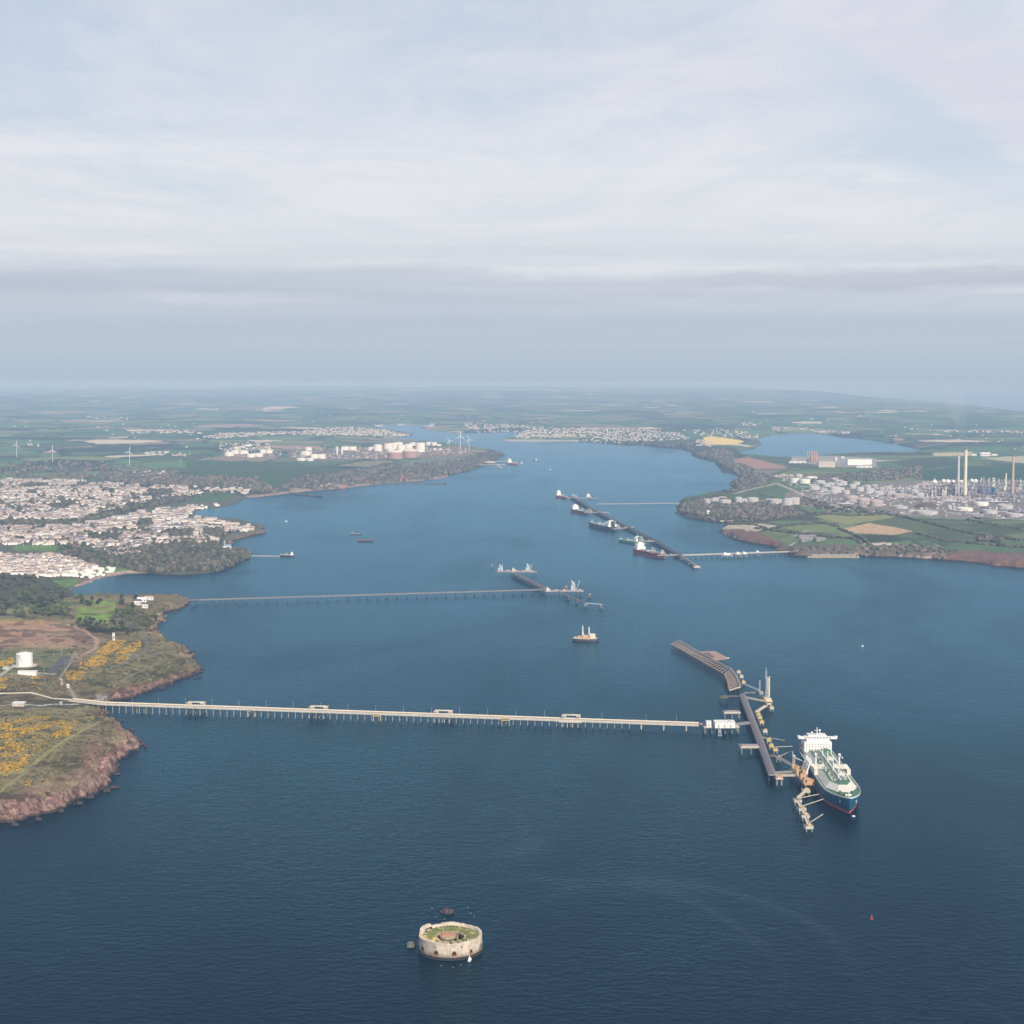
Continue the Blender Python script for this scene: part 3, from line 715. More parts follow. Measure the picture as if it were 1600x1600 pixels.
# expansion loops and refuge platforms carried by the trestle
O = Vector(main_pts[0])
for x, y in ((305, 1104.5), (497, 1111), (692, 1118), (892, 1125)):
    c = Vector(wp(x, y)) - O; ang = math.atan2(main_pts[2][1] - main_pts[1][1], main_pts[2][0] - main_pts[1][0])
    m = MB(); m.box((0, 0, 0), (34, 27, 1.2))
    for i in (-12, -4, 4, 12):
        for j in (-11, 11): m.cyl(i, j, -17, -.6, .6)
    ob = m.build('loop_platform', CONC, tr); ob.location = c + Vector((0, 1.5, -1.0)); ob.rotation_euler = (0, 0, ang)
    m = MB()
    for k in range(4):
        r = 13 - k * 1.5
        m.tube((-r, 8, 1), (-r, 8, 5.2), .55, n=6); m.tube((-r, 8, 5.2), (r, 8 + k * .9, 5.2), .55, n=6); m.tube((r, 8, 5.2), (r, 8, 1), .55, n=6)
        m.tube((-r, -3, 5.2), (-r, 8, 5.2), .5, n=6); m.tube((r, -3, 5.2), (r, 8, 5.2), .5, n=6)
    m.box((0, 10.5, 5.9), (28, 1.2, .5)); m.box((-13, 3, 5.9), (1.4, 14, .5)); m.box((13, 3, 5.9), (1.4, 14, .5))
    ob = m.build('expansion_loop', STEELC, tr); ob.location = c + Vector((0, .5, .2)); ob.rotation_euler = (0, 0, ang)
for x, y in ((222, 1102.5), (395, 1108.6), (590, 1115.5), (790, 1122.2)):
    c = Vector(wp(x, y)) - O
    m = MB(); m.box((0, -9.5, 0), (13, 6, 1)); m.box((0, -9.5, 2.6), (12, 5, .4))
    for i in (-5.5, 5.5):
        for j in (-12, -7): m.cyl(i, j, -16, 2.6, .45)
    ob = m.build('refuge_platform', YEL, tr); ob.location = c + Vector((0, 0, -.6))
# last wide spans on single tall piers
P2 = [wp(985, 1128.5), wp(1092, 1132.2)]
tr2 = trestle('short cream trestle of wide spans just before the white jetty building', None, P2, 15, 2.2, 33, .95, CONC, STEELC, CONC, lamps=45)
tr2.name = 'wide_span_trestle'

def deck_on_piles(name, label, cat, px, py, lx, ly, rz=0.0, z=ZD, group=None, m=None, th=1.4, nx=3, ny=2, tops=None, pr=.6, mp=None):
    c = W(px, py, z); o = empty(name, (c[0], c[1], z), rz, label, cat, group)
    b = MB(); b.box((0, 0, 0), (lx, ly, th)); b.build('deck', m or CONC, o)
    for i in range(nx):
        for j in range(ny):
            q = MB(); x = (i / (max(1, nx - 1)) - .5) * (lx - 3); y = (j / (max(1, ny - 1)) - .5) * (ly - 3)
            q.cyl(x, y, -z - 5, -th / 2, pr, n=8); q.build('pile', mp or PILE, o)
    return o
# head platform with the white control building
hp = deck_on_piles('head_platform', 'cream piled platform carrying the white jetty building', 'platform', 1126, 1134, 52, 24, .03, nx=6, ny=3)
b = MB(); b.box((-22, 4, 2.0), (16, 3, 2.6)); b.box((-20, 6.0, 1.6), (22, 2.5, 2.0)); b.box((-24, 0, 1.2), (3, 17, 1.2)); b.tube((-28, -9, 1.2), (-10, -9, 1.2), .5); b.build('pipe_manifold', PIPEG, hp)
def jetty_building(px, py, lx, ly, h, label, z=ZD + .7, rz=.03):
    c = W(px, py, z); o = empty('jetty_building', (c[0], c[1], z), rz, label, 'building')
    b = MB(); b.box((0, 0, h / 2), (lx, ly, h)); b.build('wall', WHITEP, o)
    b = MB(); b.box((0, 0, h + .25), (lx + .8, ly + .8, .5)); b.build('roof', WHITEP, o)
    if lx > 12:
        b = MB(); b.box((lx * .25, -1, h + 1.0), (5, .8, .6)); b.build('roof_vent', PIPEG, o)
        for i in range(3):
            b = MB(); b.box((-lx * .32 + i * lx * .3, -ly / 2 - .02, h * .35), (2.4, .1, h * .5)); b.build('door', mat('pale_grey_door', (.42, .43, .42)), o)
    else:
        b = MB(); b.box((0, -ly / 2 - .02, h * .35), (1.8, .1, h * .55)); b.build('door', mat('pale_grey_door', (.42, .43, .42)), o)
    return o
jetty_building(1131.5, 1136, 29, 16, 8.5, 'large white flat roofed building at the seaward end of the long trestle')
jetty_building(1107, 1135, 7, 9, 7.5, 'small white cabin left of the large white jetty building')
# landing ladder under the building
c = W(1124, 1146, 3); o = empty('boat_landing', (c[0], c[1] - 4, 0), 0, 'pale splayed ladder frame standing in the water below the white building', 'landing')
b = MB()
for sx in (-1, 1): b.tube((sx * 2.6, -3, -4), (sx * 1.0, 2, 10), .45, n=6)
for k in range(6): b.beam((-2.2 + k * .2, -2 + k * .7, 1 + k * 1.6), (2.2 - k * .2, -2 + k * .7, 1 + k * 1.6), .4, .4)
b.build('frame', BLUEST, o); b = MB(); b.box((0, -1.0, 5.4), (4.5, 4.0, .4)); b.build('landing_deck', CONC2, o)

def bridge(label, a, c, wd=4.0, h=1.6, m=None, name='walkway', z=ZD, z2=None, group=None, pipes=0, legs=True):
    """truss foot- or pipe bridge between two photo pixels"""
    A = Vector(W(a[0], a[1], z)); B = Vector(W(c[0], c[1], z2 if z2 is not None else z)); L = (B - A).length
    o = empty(name, A, 0, label, 'bridge' if name != 'walkway' else 'walkway', group)
    d = (B - A).normalized(); n = Vector((-d.y, d.x, 0)); q = MB(); V = B - A
    q.beam((0, 0, 0), V, wd, .5); q.build('deck', m or STEELC, o)
    q = MB(); k = max(2, int(L / (h * 2.2)))
    for sg in (-1, 1):
        off = n * sg * wd / 2; top = Vector((0, 0, h))
        q.beam(off + top, off + top + V, .35, .35)
        for i in range(k):
            a0 = V * (i / k); a1 = V * ((i + .5) / k); a2 = V * ((i + 1) / k)
            q.beam(off + a0, off + a1 + top, .22, .22); q.beam(off + a1 + top, off + a2, .22, .22)
    q.build('truss', m or STEELC, o)
    if pipes:
        q = MB()
        for i in range(pipes):
            off = n * ((i + .5) / pipes - .5) * wd * .8 + Vector((0, 0, .8)); q.tube(off, off + V, .42, n=6)
        q.build('pipeline', PIPEG, o)
    return o
bridge('short grey pipe bridge joining the white building to the berth spine', (1150, 1132.5), (1172, 1130), 9, 2, CONC2, 'pipe_bridge', pipes=5)
# the berth spine, pipe rack running from berth to berth
def spine(label, pts, wd, group=None, sp=16, m1=PIPEG, m2=CONC2, mp=SLATE, pr=.7, nb=99, npipe=7, name='berth_spine'):
    P0 = [wp(*p) for p in pts]; O = Vector(P0[0]); P = [tuple(Vector(p) - O) for p in P0]; L = along(P)
    o = empty(name, O, 0, label, 'jetty', group)
    b = MB()
    for a, c in zip(P, P[1:]): b.beam(a, c, wd, 1.4)
    b.build('deck', m2, o)
    q = MB()
    for a, c in zip(P, P[1:]):
        d = (Vector(c) - Vector(a)).normalized(); n = Vector((-d.y, d.x, 0))
        for k in range(npipe):
            off = n * ((k + .5) / npipe - .5) * wd * .62 + Vector((0, 0, 2.1 + (k % 2) * .7)); q.tube(Vector(a) + off, Vector(c) + off, .42, n=6)
        for sg in (-1, 1):
            off = n * sg * (wd / 2 - .2) + Vector((0, 0, 1.4)); q.beam(Vector(a) + off, Vector(c) + off, .25, .25)
    q.build('pipeline', m1, o)
    s = sp * .5; bent = None; rk = None
    while s < L[-1]:
        p, d = at_len(P, L, s); ang = math.atan2(d.y, d.x)
        if bent is None:
            m = MB(); m.box((0, 0, -1.2), (1.6, wd, 1.0))
            for sg in (-1, 1): m.tube((0, sg * wd * .38, -1), (0, sg * wd * .46, -ZD - 5), pr, n=8)
            bent = m.mesh('pile_bent', mp)
            m = MB()
            for sg in (-1, 1): m.box((0, sg * wd * .36, 1.8), (.5, .5, 2.6))
            m.box((0, 0, 1.4), (.5, wd * .76, .4)); rk = m.mesh('pipe_support', PIPEG)
        for me, nm in ((bent, 'pile_bent'), (rk, 'pipe_support')):
            ob = bpy.data.objects.new(nm, me); COL.objects.link(ob); ob.parent = o; ob.location = p; ob.rotation_euler = (0, 0, ang)
        s += sp
    return o
spine('long lilac grey pipe spine linking both gas berths beside the white building', [(1160, 1086), (1181, 1140), (1207, 1211)], 9.5)

def dolphin(px, py, label, group=None, r=4.0, m=None, cat='dolphin', z=6.5, top=True, sq=True):
    c = W(px, py, z); o = empty('mooring_dolphin', (c[0], c[1], z), random.random() * .3, label, cat, group)
    b = MB()
    if sq: b.box((0, 0, -1.3), (2 * r, 2 * r, 3.0))
    else: b.cyl(0, 0, -2, .2, r, n=16)
    b.build('cap', m or CONC, o)
    b = MB()
    for i in (-1, 1):
        for j in (-1, 1): b.tube((i * r * .6, j * r * .6, -2), (i * r * .95, j * r * .95, -z - 5), .55, n=8)
    b.build('pile_cluster', PILE, o)
    if top:
        b = MB(); b.box((r * .3, r * .2, 1.2), (r * .7, r * .7, 2.0)); b.cyl(-r * .4, -r * .2, .2, 1.5, .6); b.cyl(-r * .4, -r * .2, 1.5, 1.8, .9)
        b.build('mooring_hook', YEL, o)
        b = MB()
        for i in (-1, 1): b.beam((i * r * .95, -r * .95, 1.1), (i * r * .95, r * .95, 1.1), .12, .9)
        b.build('handrail', STEELC, o)
    return o
near = [(1259, 1234, 'buff dolphin beside the loading platform, top of the near mooring chain'), (1246, 1249, 'buff dolphin at the bend of the near mooring chain'),
        (1252, 1262, 'buff dolphin in the middle of the near mooring chain'), (1258, 1273, 'buff dolphin second from the near end of the chain'), (1263, 1290, 'square buff dolphin at the very near end of the mooring chain, nearest the camera')]
for x, y, l in near: dolphin(x, y, l, None, 4.6, CONC)
for a, c, l in (((1263, 1233), (1247, 1247), 'bent cream walkway from the loading platform to the near mooring dolphins'), ((1246, 1251), (1251, 1260), 'short cream walkway between the bend dolphin and the next one'),
                ((1253, 1264), (1257, 1271), 'short cream walkway midway along the near mooring chain'), ((1258, 1275), (1263, 1288), 'cream walkway leading to the last near dolphin')):
    bridge(l, a, c, 3.4, 1.4, z=9.4)
rb = [(1201, 1155, 'orange-topped dolphin east of the spine, farthest of the three by the tanker stern'), (1205, 1164, 'yellow dolphin between two others east of the spine'),
      (1211, 1170, 'yellow dolphin with a long boom toward the tanker stern'), (1216, 1183, 'small grey dolphin where two struts spread toward the tanker')]
for x, y, l in rb: dolphin(x, y, l, None, 3.4, YEL if 'yellow' in l or 'orange' in l else CONC2)
for x, y, l in ((1184, 1114, 'yellow dolphin just east of the spine below the northern loading tower'), (1187, 1120, 'middle yellow dolphin of the close trio east of the spine'), (1190, 1127, 'lowest yellow dolphin of the close trio east of the spine'),
                (1195, 1141, 'cream dolphin alone east of the spine level with the white building'), (1205, 1105, 'cream dolphin at the outer corner of the northern loading platform'), (1201, 1098, 'cream dolphin hugging the northern loading tower foot'),
                (1154, 1049, 'cream dolphin at the elbow of the rusty old jetty, uppermost'), (1158, 1056, 'cream dolphin second below the old jetty elbow'), (1161, 1065, 'boxy yellow dolphin at the foot of the rusty old jetty'),
                (1189, 1082, 'grey dolphin left of the tall northern loading tower')):
    dolphin(x, y, l, None, 3.3, YEL if 'yellow' in l else CONC if 'cream' in l else CONC2)
for a, c, l, wd in (((1165, 1070), (1186, 1079), 'pale blue truss walkway from the old jetty foot toward the northern tower', 3.2), ((1163, 1083), (1180, 1083), 'short grey walkway at the northern tip of the spine', 3.2),
                    ((1164, 1090), (1196, 1096), 'wide cream bridge from the spine to the northern loading tower', 6), ((1197, 1103), (1182, 1113), 'slanting pale walkway below the northern loading tower', 4.5),
                    ((1157, 1074), (1140, 1079), 'thin cream strut walkway crossing the near end of the old jetty', 1.8), ((1190, 1152), (1200, 1155), 'short walkway from the spine to the farthest tanker stern dolphin', 2),
                    ((1217, 1184), (1242, 1199), 'broad grey walkway slanting down to the orange loading platform', 5), ((1204, 1181), (1216, 1183), 'short walkway from the spine to the small grey dolphin', 2.5),
                    ((1207, 1208.5), (1243, 1206.5), 'grey pipe bridge from the spine end to the loading platform', 6), ((1212, 1212.5), (1244, 1212), 'cream road bridge from the spine end to the loading platform', 5)):
    bridge(l, a, c, wd, 1.5, CONC2 if 'grey' in l else BLUEST if 'blue' in l else STEELC, pipes=4 if 'pipe' in l else 0)
def boom(label, a, za, c, zc, r=.45, m=None, name='mooring_line', cat='mooring line'):
    A = Vector(W(*a, za)); B = Vector(W(*c, zc)); q = MB(); q.tube((0, 0, 0), B - A, r, n=6)
    o = q.build(name, m or STEELC); o.location = A; return tag(o, label, cat)
boom('pale mooring rope from the bend dolphin to the tanker bow', (1249, 1247), 10, (1279, 1241), 9)
boom('long pale mooring rope crossing to the blue hull ahead of the bend', (1255, 1259), 10, (1288, 1248), 7)
boom('pale mooring rope rising from the last near dolphin', (1266, 1285), 10, (1286, 1272), 9)
boom('thin pale rope from the farthest stern dolphin toward the tanker', (1204, 1153), 10, (1226, 1157), 8, .3)
boom('pale rope running level from the yellow stern dolphin', (1213, 1167), 10, (1238, 1166), 9, .35)
boom('slanting pale rope from the small grey dolphin up to the tanker', (1218, 1182), 10, (1236, 1173), 11, .35)
# side platforms west of the spine
for x, y, lx, ly, l in ((1143, 1113, 25, 15, 'pink grey rectangular platform left of the spine above the white building'), (1172, 1166, 29, 19, 'rectangular buff platform left of the spine below the white building')):
    o = deck_on_piles('side_platform', l, 'platform', x, y, lx, ly, .02, nx=3, ny=2, m=CONC)
    b = MB(); b.box((0, 2.5, 1.8), (lx * .8, 2.2, 1.4)); b.box((0, -2.5, 1.5), (lx * .8, 1.4, 1.1)); b.box((-lx * .4, 0, 1.6), (1.4, ly * .7, 1.6)); b.build('pipe_manifold', PIPEG, o)
    b = MB()
    for sx in (-1, 1): b.beam((sx * lx / 2, -ly / 2, 1.5), (sx * lx / 2, ly / 2, 1.5), .2, .9)
    b.beam((-lx / 2, -ly / 2, 1.5), (lx / 2, -ly / 2, 1.5), .2, .9); b.build('handrail', STEELC, o)
o = deck_on_piles('small_jetty_head', 'small orange and cream box platform on legs under the spine end', 'platform', 1217.5, 1216, 9, 8, 0, nx=2, ny=2, m=STEELC)
b = MB(); b.box((0, 0, 2.2), (5, 4, 3)); b.build('winch_house', ORNG, o)
o = deck_on_piles('derelict_platform', 'dark weedy derelict platform left of the spine tip', 'platform', 1131, 1089, 13, 14, .1, z=8, nx=2, ny=2, m=mat('mossy_timber', (.13, .13, .09), .95), mp=DARKM)
b = MB(); b.box((1, -2, 1.6), (7, 6, 1.8)); b.build('timber_stack', mat('mossy_timber', (.13, .13, .09)), o)
bridge('worn grey catwalk from the derelict platform to the spine tip', (1136, 1088), (1157, 1088), 7, 1, SLATE, z=8.5)
# the rusty old jetty: two long beams, closely set cross beams, no deck
def old_jetty():
    Lp = [(1049, 1006), (1078, 1022), (1107, 1039), (1132, 1053), (1137, 1064), (1140, 1077)]
    Rp = [(1059, 1001), (1092, 1020), (1120, 1035), (1141, 1046), (1150, 1058), (1156, 1073)]
    z = 9.0; A = [Vector(W(*p, z)) for p in Lp]; B = [Vector(W(*p, z)) for p in Rp]
    o = empty('disused_jetty', A[0], 0, 'long rusty skeleton of a disused jetty with bare cross beams, farthest part of the berths', 'jetty')
    O = A[0]; q = MB()
    for s in (A, B):
        for p, r in zip(s, s[1:]): q.beam(p - O, r - O, 1.3, 1.2)
    mid = [(a + b) / 2 for a, b in zip(A, B)]
    for p, r in zip(mid, mid[1:]): q.beam(p - O + Vector((0, 0, .1)), r - O + Vector((0, 0, .1)), .5, .5)
    q.build('long_beam', RUSTL, o)
    n = 0
    for i in range(len(A) - 1):
        L = (B[i + 1] - B[i]).length; k = max(2, int(L / 11.5))
        for j in range(k):
            t = j / k; a = A[i].lerp(A[i + 1], t) - O; b = B[i].lerp(B[i + 1], t) - O; d = (a - b).normalized()
            q = MB(); q.beam(a + d * 3.5, b - d * 1.0, 0.95, .8); q.build('cross_beam', mat('greyed_timber', (.46, .35, .28), .9, 0, .4, .2, (.28, .19, .15)), o)
            q = MB()
            for p in (a, b, (a + b) / 2): q.tube(p - Vector((0, 0, .6)), (p.x, p.y, -z - 5), .5, n=6)
            q.build('pile_row', mat('dark_rusty_pile', (.07, .04, .042), .95), o); n += 1
    q = MB()
    for p, r in zip(B, B[1:]): q.beam(p - O + Vector((1.2, .6, 1.6)), r - O + Vector((1.2, .6, 1.6)), 2.6, .4)
    q.build('catwalk', CONC2, o)
old_jetty()
def old_deck():
    z = 9.0; pts = [W(1092, 1018.5, z), W(1117, 1017.5, z), W(1139, 1029, z), W(1113, 1032, z)]
    c = Vector((sum(p[0] for p in pts) / 4, sum(p[1] for p in pts) / 4, z)); o = empty('timber_platform', c, 0, 'orange brown timber platform attached behind the rusty old jetty', 'platform')
    b = MB(); b.prism([(p[0] - c.x, p[1] - c.y) for p in pts], -.8, .6); b.build('deck', RUSTL, o)
    b = MB(); b.prism([((p[0] - c.x) * .35 - 9, (p[1] - c.y) * .6) for p in pts], .62, .9); b.build('grating', RUST, o)
    for p in pts + [((pts[0][0] + pts[3][0]) / 2, (pts[0][1] + pts[3][1]) / 2, z), ((pts[1][0] + pts[2][0]) / 2, (pts[1][1] + pts[2][1]) / 2, z)]:
        b = MB(); b.cyl((p[0] - c.x) * .92, (p[1] - c.y) * .92, -z - 5, -.8, .7); b.build('pile', RUST, o)
    b = MB(); b.box((pts[2][0] - c.x - 2, pts[2][1] - c.y, 1.2), (5, 5, 1.6)); b.build('end_block', CONC, o)
old_deck()

# loading platforms with marine arms
def loading_arm(parent, x, y, h, lean, swing, m=WHITEP, z0=0.0):
    """riser, inboard arm rising, outboard arm folded down, counterweight"""
    q = MB(); q.tube((x, y, z0), (x, y, z0 + h * .45), 1.1, 1.0, 8); q.box((x, y, z0 + h * .45), (2.0, 2.0, 1.6)); a = q.build('riser', m, parent)
    e = Vector((x + math.cos(swing) * lean, y + math.sin(swing) * lean, z0 + h)); s = Vector((x, y, z0 + h * .45))
    q = MB(); q.tube(s, e, 1.0, .7, 8); q.tube(s, s - (e - s) * .28, .6, .6, 8); w_ = s - (e - s) * .28; q.box(tuple(w_), (2.4, 2.4, 1.8)); q.build('inboard_arm', m, parent)
    q = MB(); f = Vector((x + math.cos(swing) * (lean + 2.5), y + math.sin(swing) * (lean + 2.5), z0 + h * .35)); q.tube(e, f, .7, .6, 8); q.box(tuple(e), (1.8, 1.8, 1.4)); q.build('outboard_arm', m, parent)
def lattice(q, x, y, z0, z1, w, n=6):
    for i in (-1, 1):
        for j in (-1, 1): q.beam((x + i * w, y + j * w, z0), (x + i * w, y + j * w, z1), .3, .3)
    for k in range(n):
        za = z0 + (z1 - z0) * k / n; zb = z0 + (z1 - z0) * (k + 1) / n
        for i, j, a, b in ((-1, -1, 1, -1), (1, -1, 1, 1), (1, 1, -1, 1), (-1, 1, -1, -1)):
            q.beam((x + i * w, y + j * w, za), (x + a * w, y + b * w, zb), .18, .18); q.beam((x + i * w, y + j * w, zb), (x + a * w, y + b * w, zb), .18, .18)
lp = deck_on_piles('loading_platform', 'orange buff loading platform against the side of the blue gas tanker', 'platform', 1253.5, 1213.5, 14, 84, .05, nx=2, ny=6, m=ORNG)
for k, (x, y, lx, ly, h, m) in enumerate(((-2, 34, 9, 8, 6, YEL), (2, -34, 10, 8, 4, ORNG), (-3, -30, 5, 6, 6, ORNG), (0, 20, 9, 6, 8, ORNG), (-3, 8, 6, 7, 6, YEL), (2, -3, 6, 9, 9, ORNG), (-2, -14, 7, 5, 7, ORNG), (2, -23, 8, 6, 2.5, STEELC))):
    b = MB(); b.box((x, y, .7 + h / 2), (lx, ly, h)); b.build('equipment_deck', m, lp)
b = MB()
for y in range(-38, 40, 3): b.beam((-6, y, 1.6), (6, y, 1.6), .4, .4); b.beam((-6, y, .8), (-6, y, 3 + (y % 4) * 1.6), .35, .35)
for x in (-6, -2, 2): b.tube((x, -36, 2.4), (x, 34, 2.4), .4, n=6)
b.build('pipe_manifold', STEELC, lp)
for k in range(5): loading_arm(lp, 4.5, -8 + k * 6.2, 21 + (k % 2) * 2, 5, .25, WHITEP, .7)
b = MB(); lattice(b, -5.5, 25, .7, 21, 1.2, 7); b.box((-5.5, 25, 21.3), (4.5, 4.5, .6)); b.build('gangway_tower', STEELC, lp)
b = MB(); b.beam((-5.5, 25, 20), (-7.5, 25, 27), .8, .8); b.beam((-6, 24, 20), (9, 22, 13), 1.4, 1.0); b.build('gangway', BLUEST, lp)
lp2 = deck_on_piles('loading_platform', 'yellow cream northern loading platform with one very tall white tower', 'platform', 1199, 1093, 12, 34, 0.0, nx=2, ny=4, m=YEL)
b = MB(); lattice(b, -1, 9, .7, 44, 1.0, 12); b.tube((-1, 9, 44), (-1, 9, 50), .4, .25, 6); b.build('tall_mast', BLUEST, lp2)
for k in range(4): loading_arm(lp2, 2.2 - (k % 2) * 2.5, -4 + k * 4.6, 36 - k * 2, 2.0, 1.3, WHITEP if k % 2 else STEELC, .7)
b = MB(); b.box((0, -12, 2.5), (8, 6, 4)); b.box((-1, 2, 2.2), (7, 6, 3)); b.box((2, -7, 1.7), (5, 4, 2)); b.build('equipment_deck', STEELC, lp2)
b = MB(); lattice(b, 0, 0, 0, 20, .8, 6); o = b.build('lighting_mast', BLUEST); c = W(1187, 1082, 9); o.location = (c[0], c[1], 9); tag(o, 'thin pale lattice mast left of the tall northern tower', 'mast')
# ------------------------------------------------------------------ ships
HBLUE = mat('blue_hull_paint', (.006, .115, .19), .45, 0, .2, .05, (.010, .06, .15), .12)
HRED = mat('red_boot_topping', (.58, .09, .11), .6, 0, .3, .08, (.38, .07, .07), .2)
HBLACK = mat('black_hull_paint', (.022, .026, .045), .5, 0, .2, .06, (.03, .03, .04), .1)
HGREEN = mat('green_hull_paint', (.05, .22, .18), .5, 0, .2, .06, (.04, .15, .13), .15)
DGREEN = mat('green_deck_paint', (.06, .20, .12), .7, 0, .4, .12, (.10, .17, .12), .25)
DCREAM = mat('cream_deck_paint', (.66, .64, .55), .65, 0, .2, .08, (.54, .52, .44), .15)
DRED = mat('red_deck_paint', (.42, .09, .07), .7, 0, .3, .12, (.3, .07, .06))
HORNG = mat('orange_hull_paint', (.62, .17, .10), .55, 0, .2, .1)
FUNB = mat('black_funnel_paint', (.02, .02, .025), .6)
GLASSD = mat('dark_window_glass', (.02, .025, .03), .15)

def hull_half(x, L, B, full=.82, sharp=1.6):
    """half beam at station x"""
    t = x / (L / 2)
    if t > .45:
        k = (t - .45) / .55; return B / 2 * (1 - k ** 2.3) ** .75 if k < 1 else 0.0
    if t < -.72:
        k = (-t - .72) / .28; return B / 2 * (1 - .34 * k ** 2)
    return B / 2
def hull_mesh(L, B, z0, z1, flare=.0, rake=6.0, n=26, sheer=0.0, closed_top=True):
    q = MB(); st = [(-L / 2 + L * i / n) for i in range(n + 1)]
    st = st[:-1] + [L / 2 * .965, L / 2 * .99, L / 2]
    ring = []
    for x in st:
        t = max(0, x / (L / 2) - .5) * 2
        hb = hull_half(x, L, B); lo = hb * (1 - flare * t) ; xl = x - rake * t * 0.9
        zt = z1 + sheer * max(0, t) ** 1.6
        ring.append([(xl, -lo, z0), (x, -hb, zt), (x, hb, zt), (xl, lo, z0)])
    vs = [p for r in ring for p in r]; fs = []
    for i in range(len(ring) - 1):
        a = i * 4; b = a + 4
        fs += [(a, b, b + 1, a + 1), (a + 2, b + 2, b + 3, a + 3), (a + 3, b + 3, b, a)]
        if closed_top: fs.append((a + 1, b + 1, b + 2, a + 2))
    fs += [(0, 1, 2, 3), tuple(range(len(vs) - 1, len(vs) - 5, -1))]
    q.add(vs, fs); return q

def gas_carrier():
    L, B = 284.0, 45.0
    bow = Vector(W(1329, 1248, 20)); ang = math.radians(-91.7)
    o = empty('gas_tanker', (0, 0, 0), ang, 'large blue hulled gas tanker with cream deck and green trimmings moored at the near berth', 'ship')
    o.location = (bow.x - math.cos(ang) * L / 2, bow.y - math.sin(ang) * L / 2, 0)
    bt = MB(); st_ = [(-L / 2 + L * i / 40) for i in range(40)] + [L / 2 * .975, L / 2 * .992, L / 2]; vs = []; fs = []
    for x in st_:
        t = max(0, x / (L / 2) - .5) * 2; lo = hull_half(x, L, B) * (1 - .5 * t)
        vs += [(x - 8.4 * t, -lo * .97, -2), (x - 7.2 * t, -lo - .03, 2.6), (x - 7.2 * t, lo + .03, 2.6), (x - 8.4 * t, lo * .97, -2)]
    for i in range(len(st_) - 1):
        a = i * 4; b_ = a + 4; fs += [(a, b_, b_ + 1, a + 1), (a + 2, b_ + 2, b_ + 3, a + 3)]
    fs += [(0, 1, 2, 3)]; bt.add(vs, fs); bt.build('boot_topping', HRED, o)
    # waterline piece sits inside the upper hull lines: upper hull from 2.6 m to deck
    h = MB(); st = [(-L / 2 + L * i / 40) for i in range(40)] + [L / 2 * .975, L / 2 * .992, L / 2]
    rows = []
    for x in st:
        t = max(0, x / (L / 2) - .5) * 2; hb = hull_half(x, L, B); lo = hb * (1 - .5 * t)
        zt = 16.5 + 3.5 * max(0, t) ** 2
        k = (2.6 + 2) / (zt + 2)
        rows.append([(x - 7.2 * t + 7.2 * t * .0 - .0, -lo - .06, 2.6), (x - 3.0 * t, -(lo * .45 + hb * .55) - .06, 10), (x, -hb - .06, zt), (x, hb + .06, zt), (x - 3.0 * t, (lo * .45 + hb * .55) + .06, 10), (x - 7.2 * t, lo + .06, 2.6)])
    vs = [p for r in rows for p in r]; fs = []
    for i in range(len(rows) - 1):
        a = i * 6; b = a + 6
        fs += [(a + k, b + k, b + k + 1, a + k + 1) for k in (0, 1, 3, 4)]; fs.append((a + 5, b + 5, b, a))
    fs += [tuple(range(5, -1, -1)), tuple(range(len(vs) - 6, len(vs)))]
    h.add(vs, fs); h.build('hull', HBLUE, o)
    d = MB(); poly = [(x, -hull_half(x, L, B) + .02) for x in st] + [(x, hull_half(x, L, B) - .02) for x in reversed(st[:-1])]
    zf = lambda x, y: 16.5 + 3.5 * max(0, (x / (L / 2) - .5) * 2) ** 2
    d2 = MB(); vs = []; fs = []
    for x in st:
        hb = hull_half(x, L, B); z = zf(x, 0) + .02; vs += [(x, -hb, z), (x, hb, z)]
    for i in range(len(st) - 1): fs.append((2 * i, 2 * i + 2, 2 * i + 3, 2 * i + 1))
    d2.add(vs, fs); d2.build('main_deck', DGREEN, o)
    # white bulwark and rail all round
    b = MB()
    for sg in (-1, 1):
        for i in range(len(st) - 1):
            x0, x1 = st[i], st[i + 1]; b.beam((x0, sg * (hull_half(x0, L, B) - .3), zf(x0, 0) + .7), (x1, sg * (hull_half(x1, L, B) - .3), zf(x1, 0) + .7), .45, 1.3)
    b.build('bulwark', WHITEP, o)
    # raised trunk deck: cream chamfered slopes, green centre
    bx = lambda s, y: [(-88, -y), (88, -y), (88 + s, -y * .45), (88 + s, y * .45), (88, y), (-88, y)]
    lo = [(-92, -19.5), (78, -19.5), (104, -8), (104, 8), (78, 19.5), (-92, 19.5)]; up_ = [(-92, -12.5), (72, -12.5), (90, -5.5), (90, 5.5), (72, 12.5), (-92, 12.5)]
    t = MB(); n = 6; vs = [(x, y, 17.3 if x < 90 else 17.9) for x, y in lo] + [(x, y, 23.5) for x, y in up_]
    t.add(vs, [(i, (i + 1) % n, n + (i + 1) % n, n + i) for i in range(n)] + [tuple(range(n, 2 * n))]); t.build('trunk_side', DCREAM, o)
    t = MB(); t.prism(up_, 23.55, 23.7); t.build('trunk_deck', DGREEN, o)
    # deck pipework, catwalk, domes
    p = MB()
    for y in (-5.5, -4, -2.5, 2.5, 4, 5.5): p.tube((-88, y, 25.0), (72, y, 25.0), .45, n=6)
    for x in range(-84, 74, 9): p.box((x, 0, 24.6), (.6, 13, 1.2))
    p.build('deck_pipe', mat('pale_green_pipe', (.35, .42, .36), .6), o)
    p = MB(); p.box((-5, 0, 26.6), (160, 1.8, .3))
    for x in range(-84, 74, 12): p.box((x, 0, 25.4), (.4, 1.4, 2.4))
    p.build('catwalk', DCREAM, o)
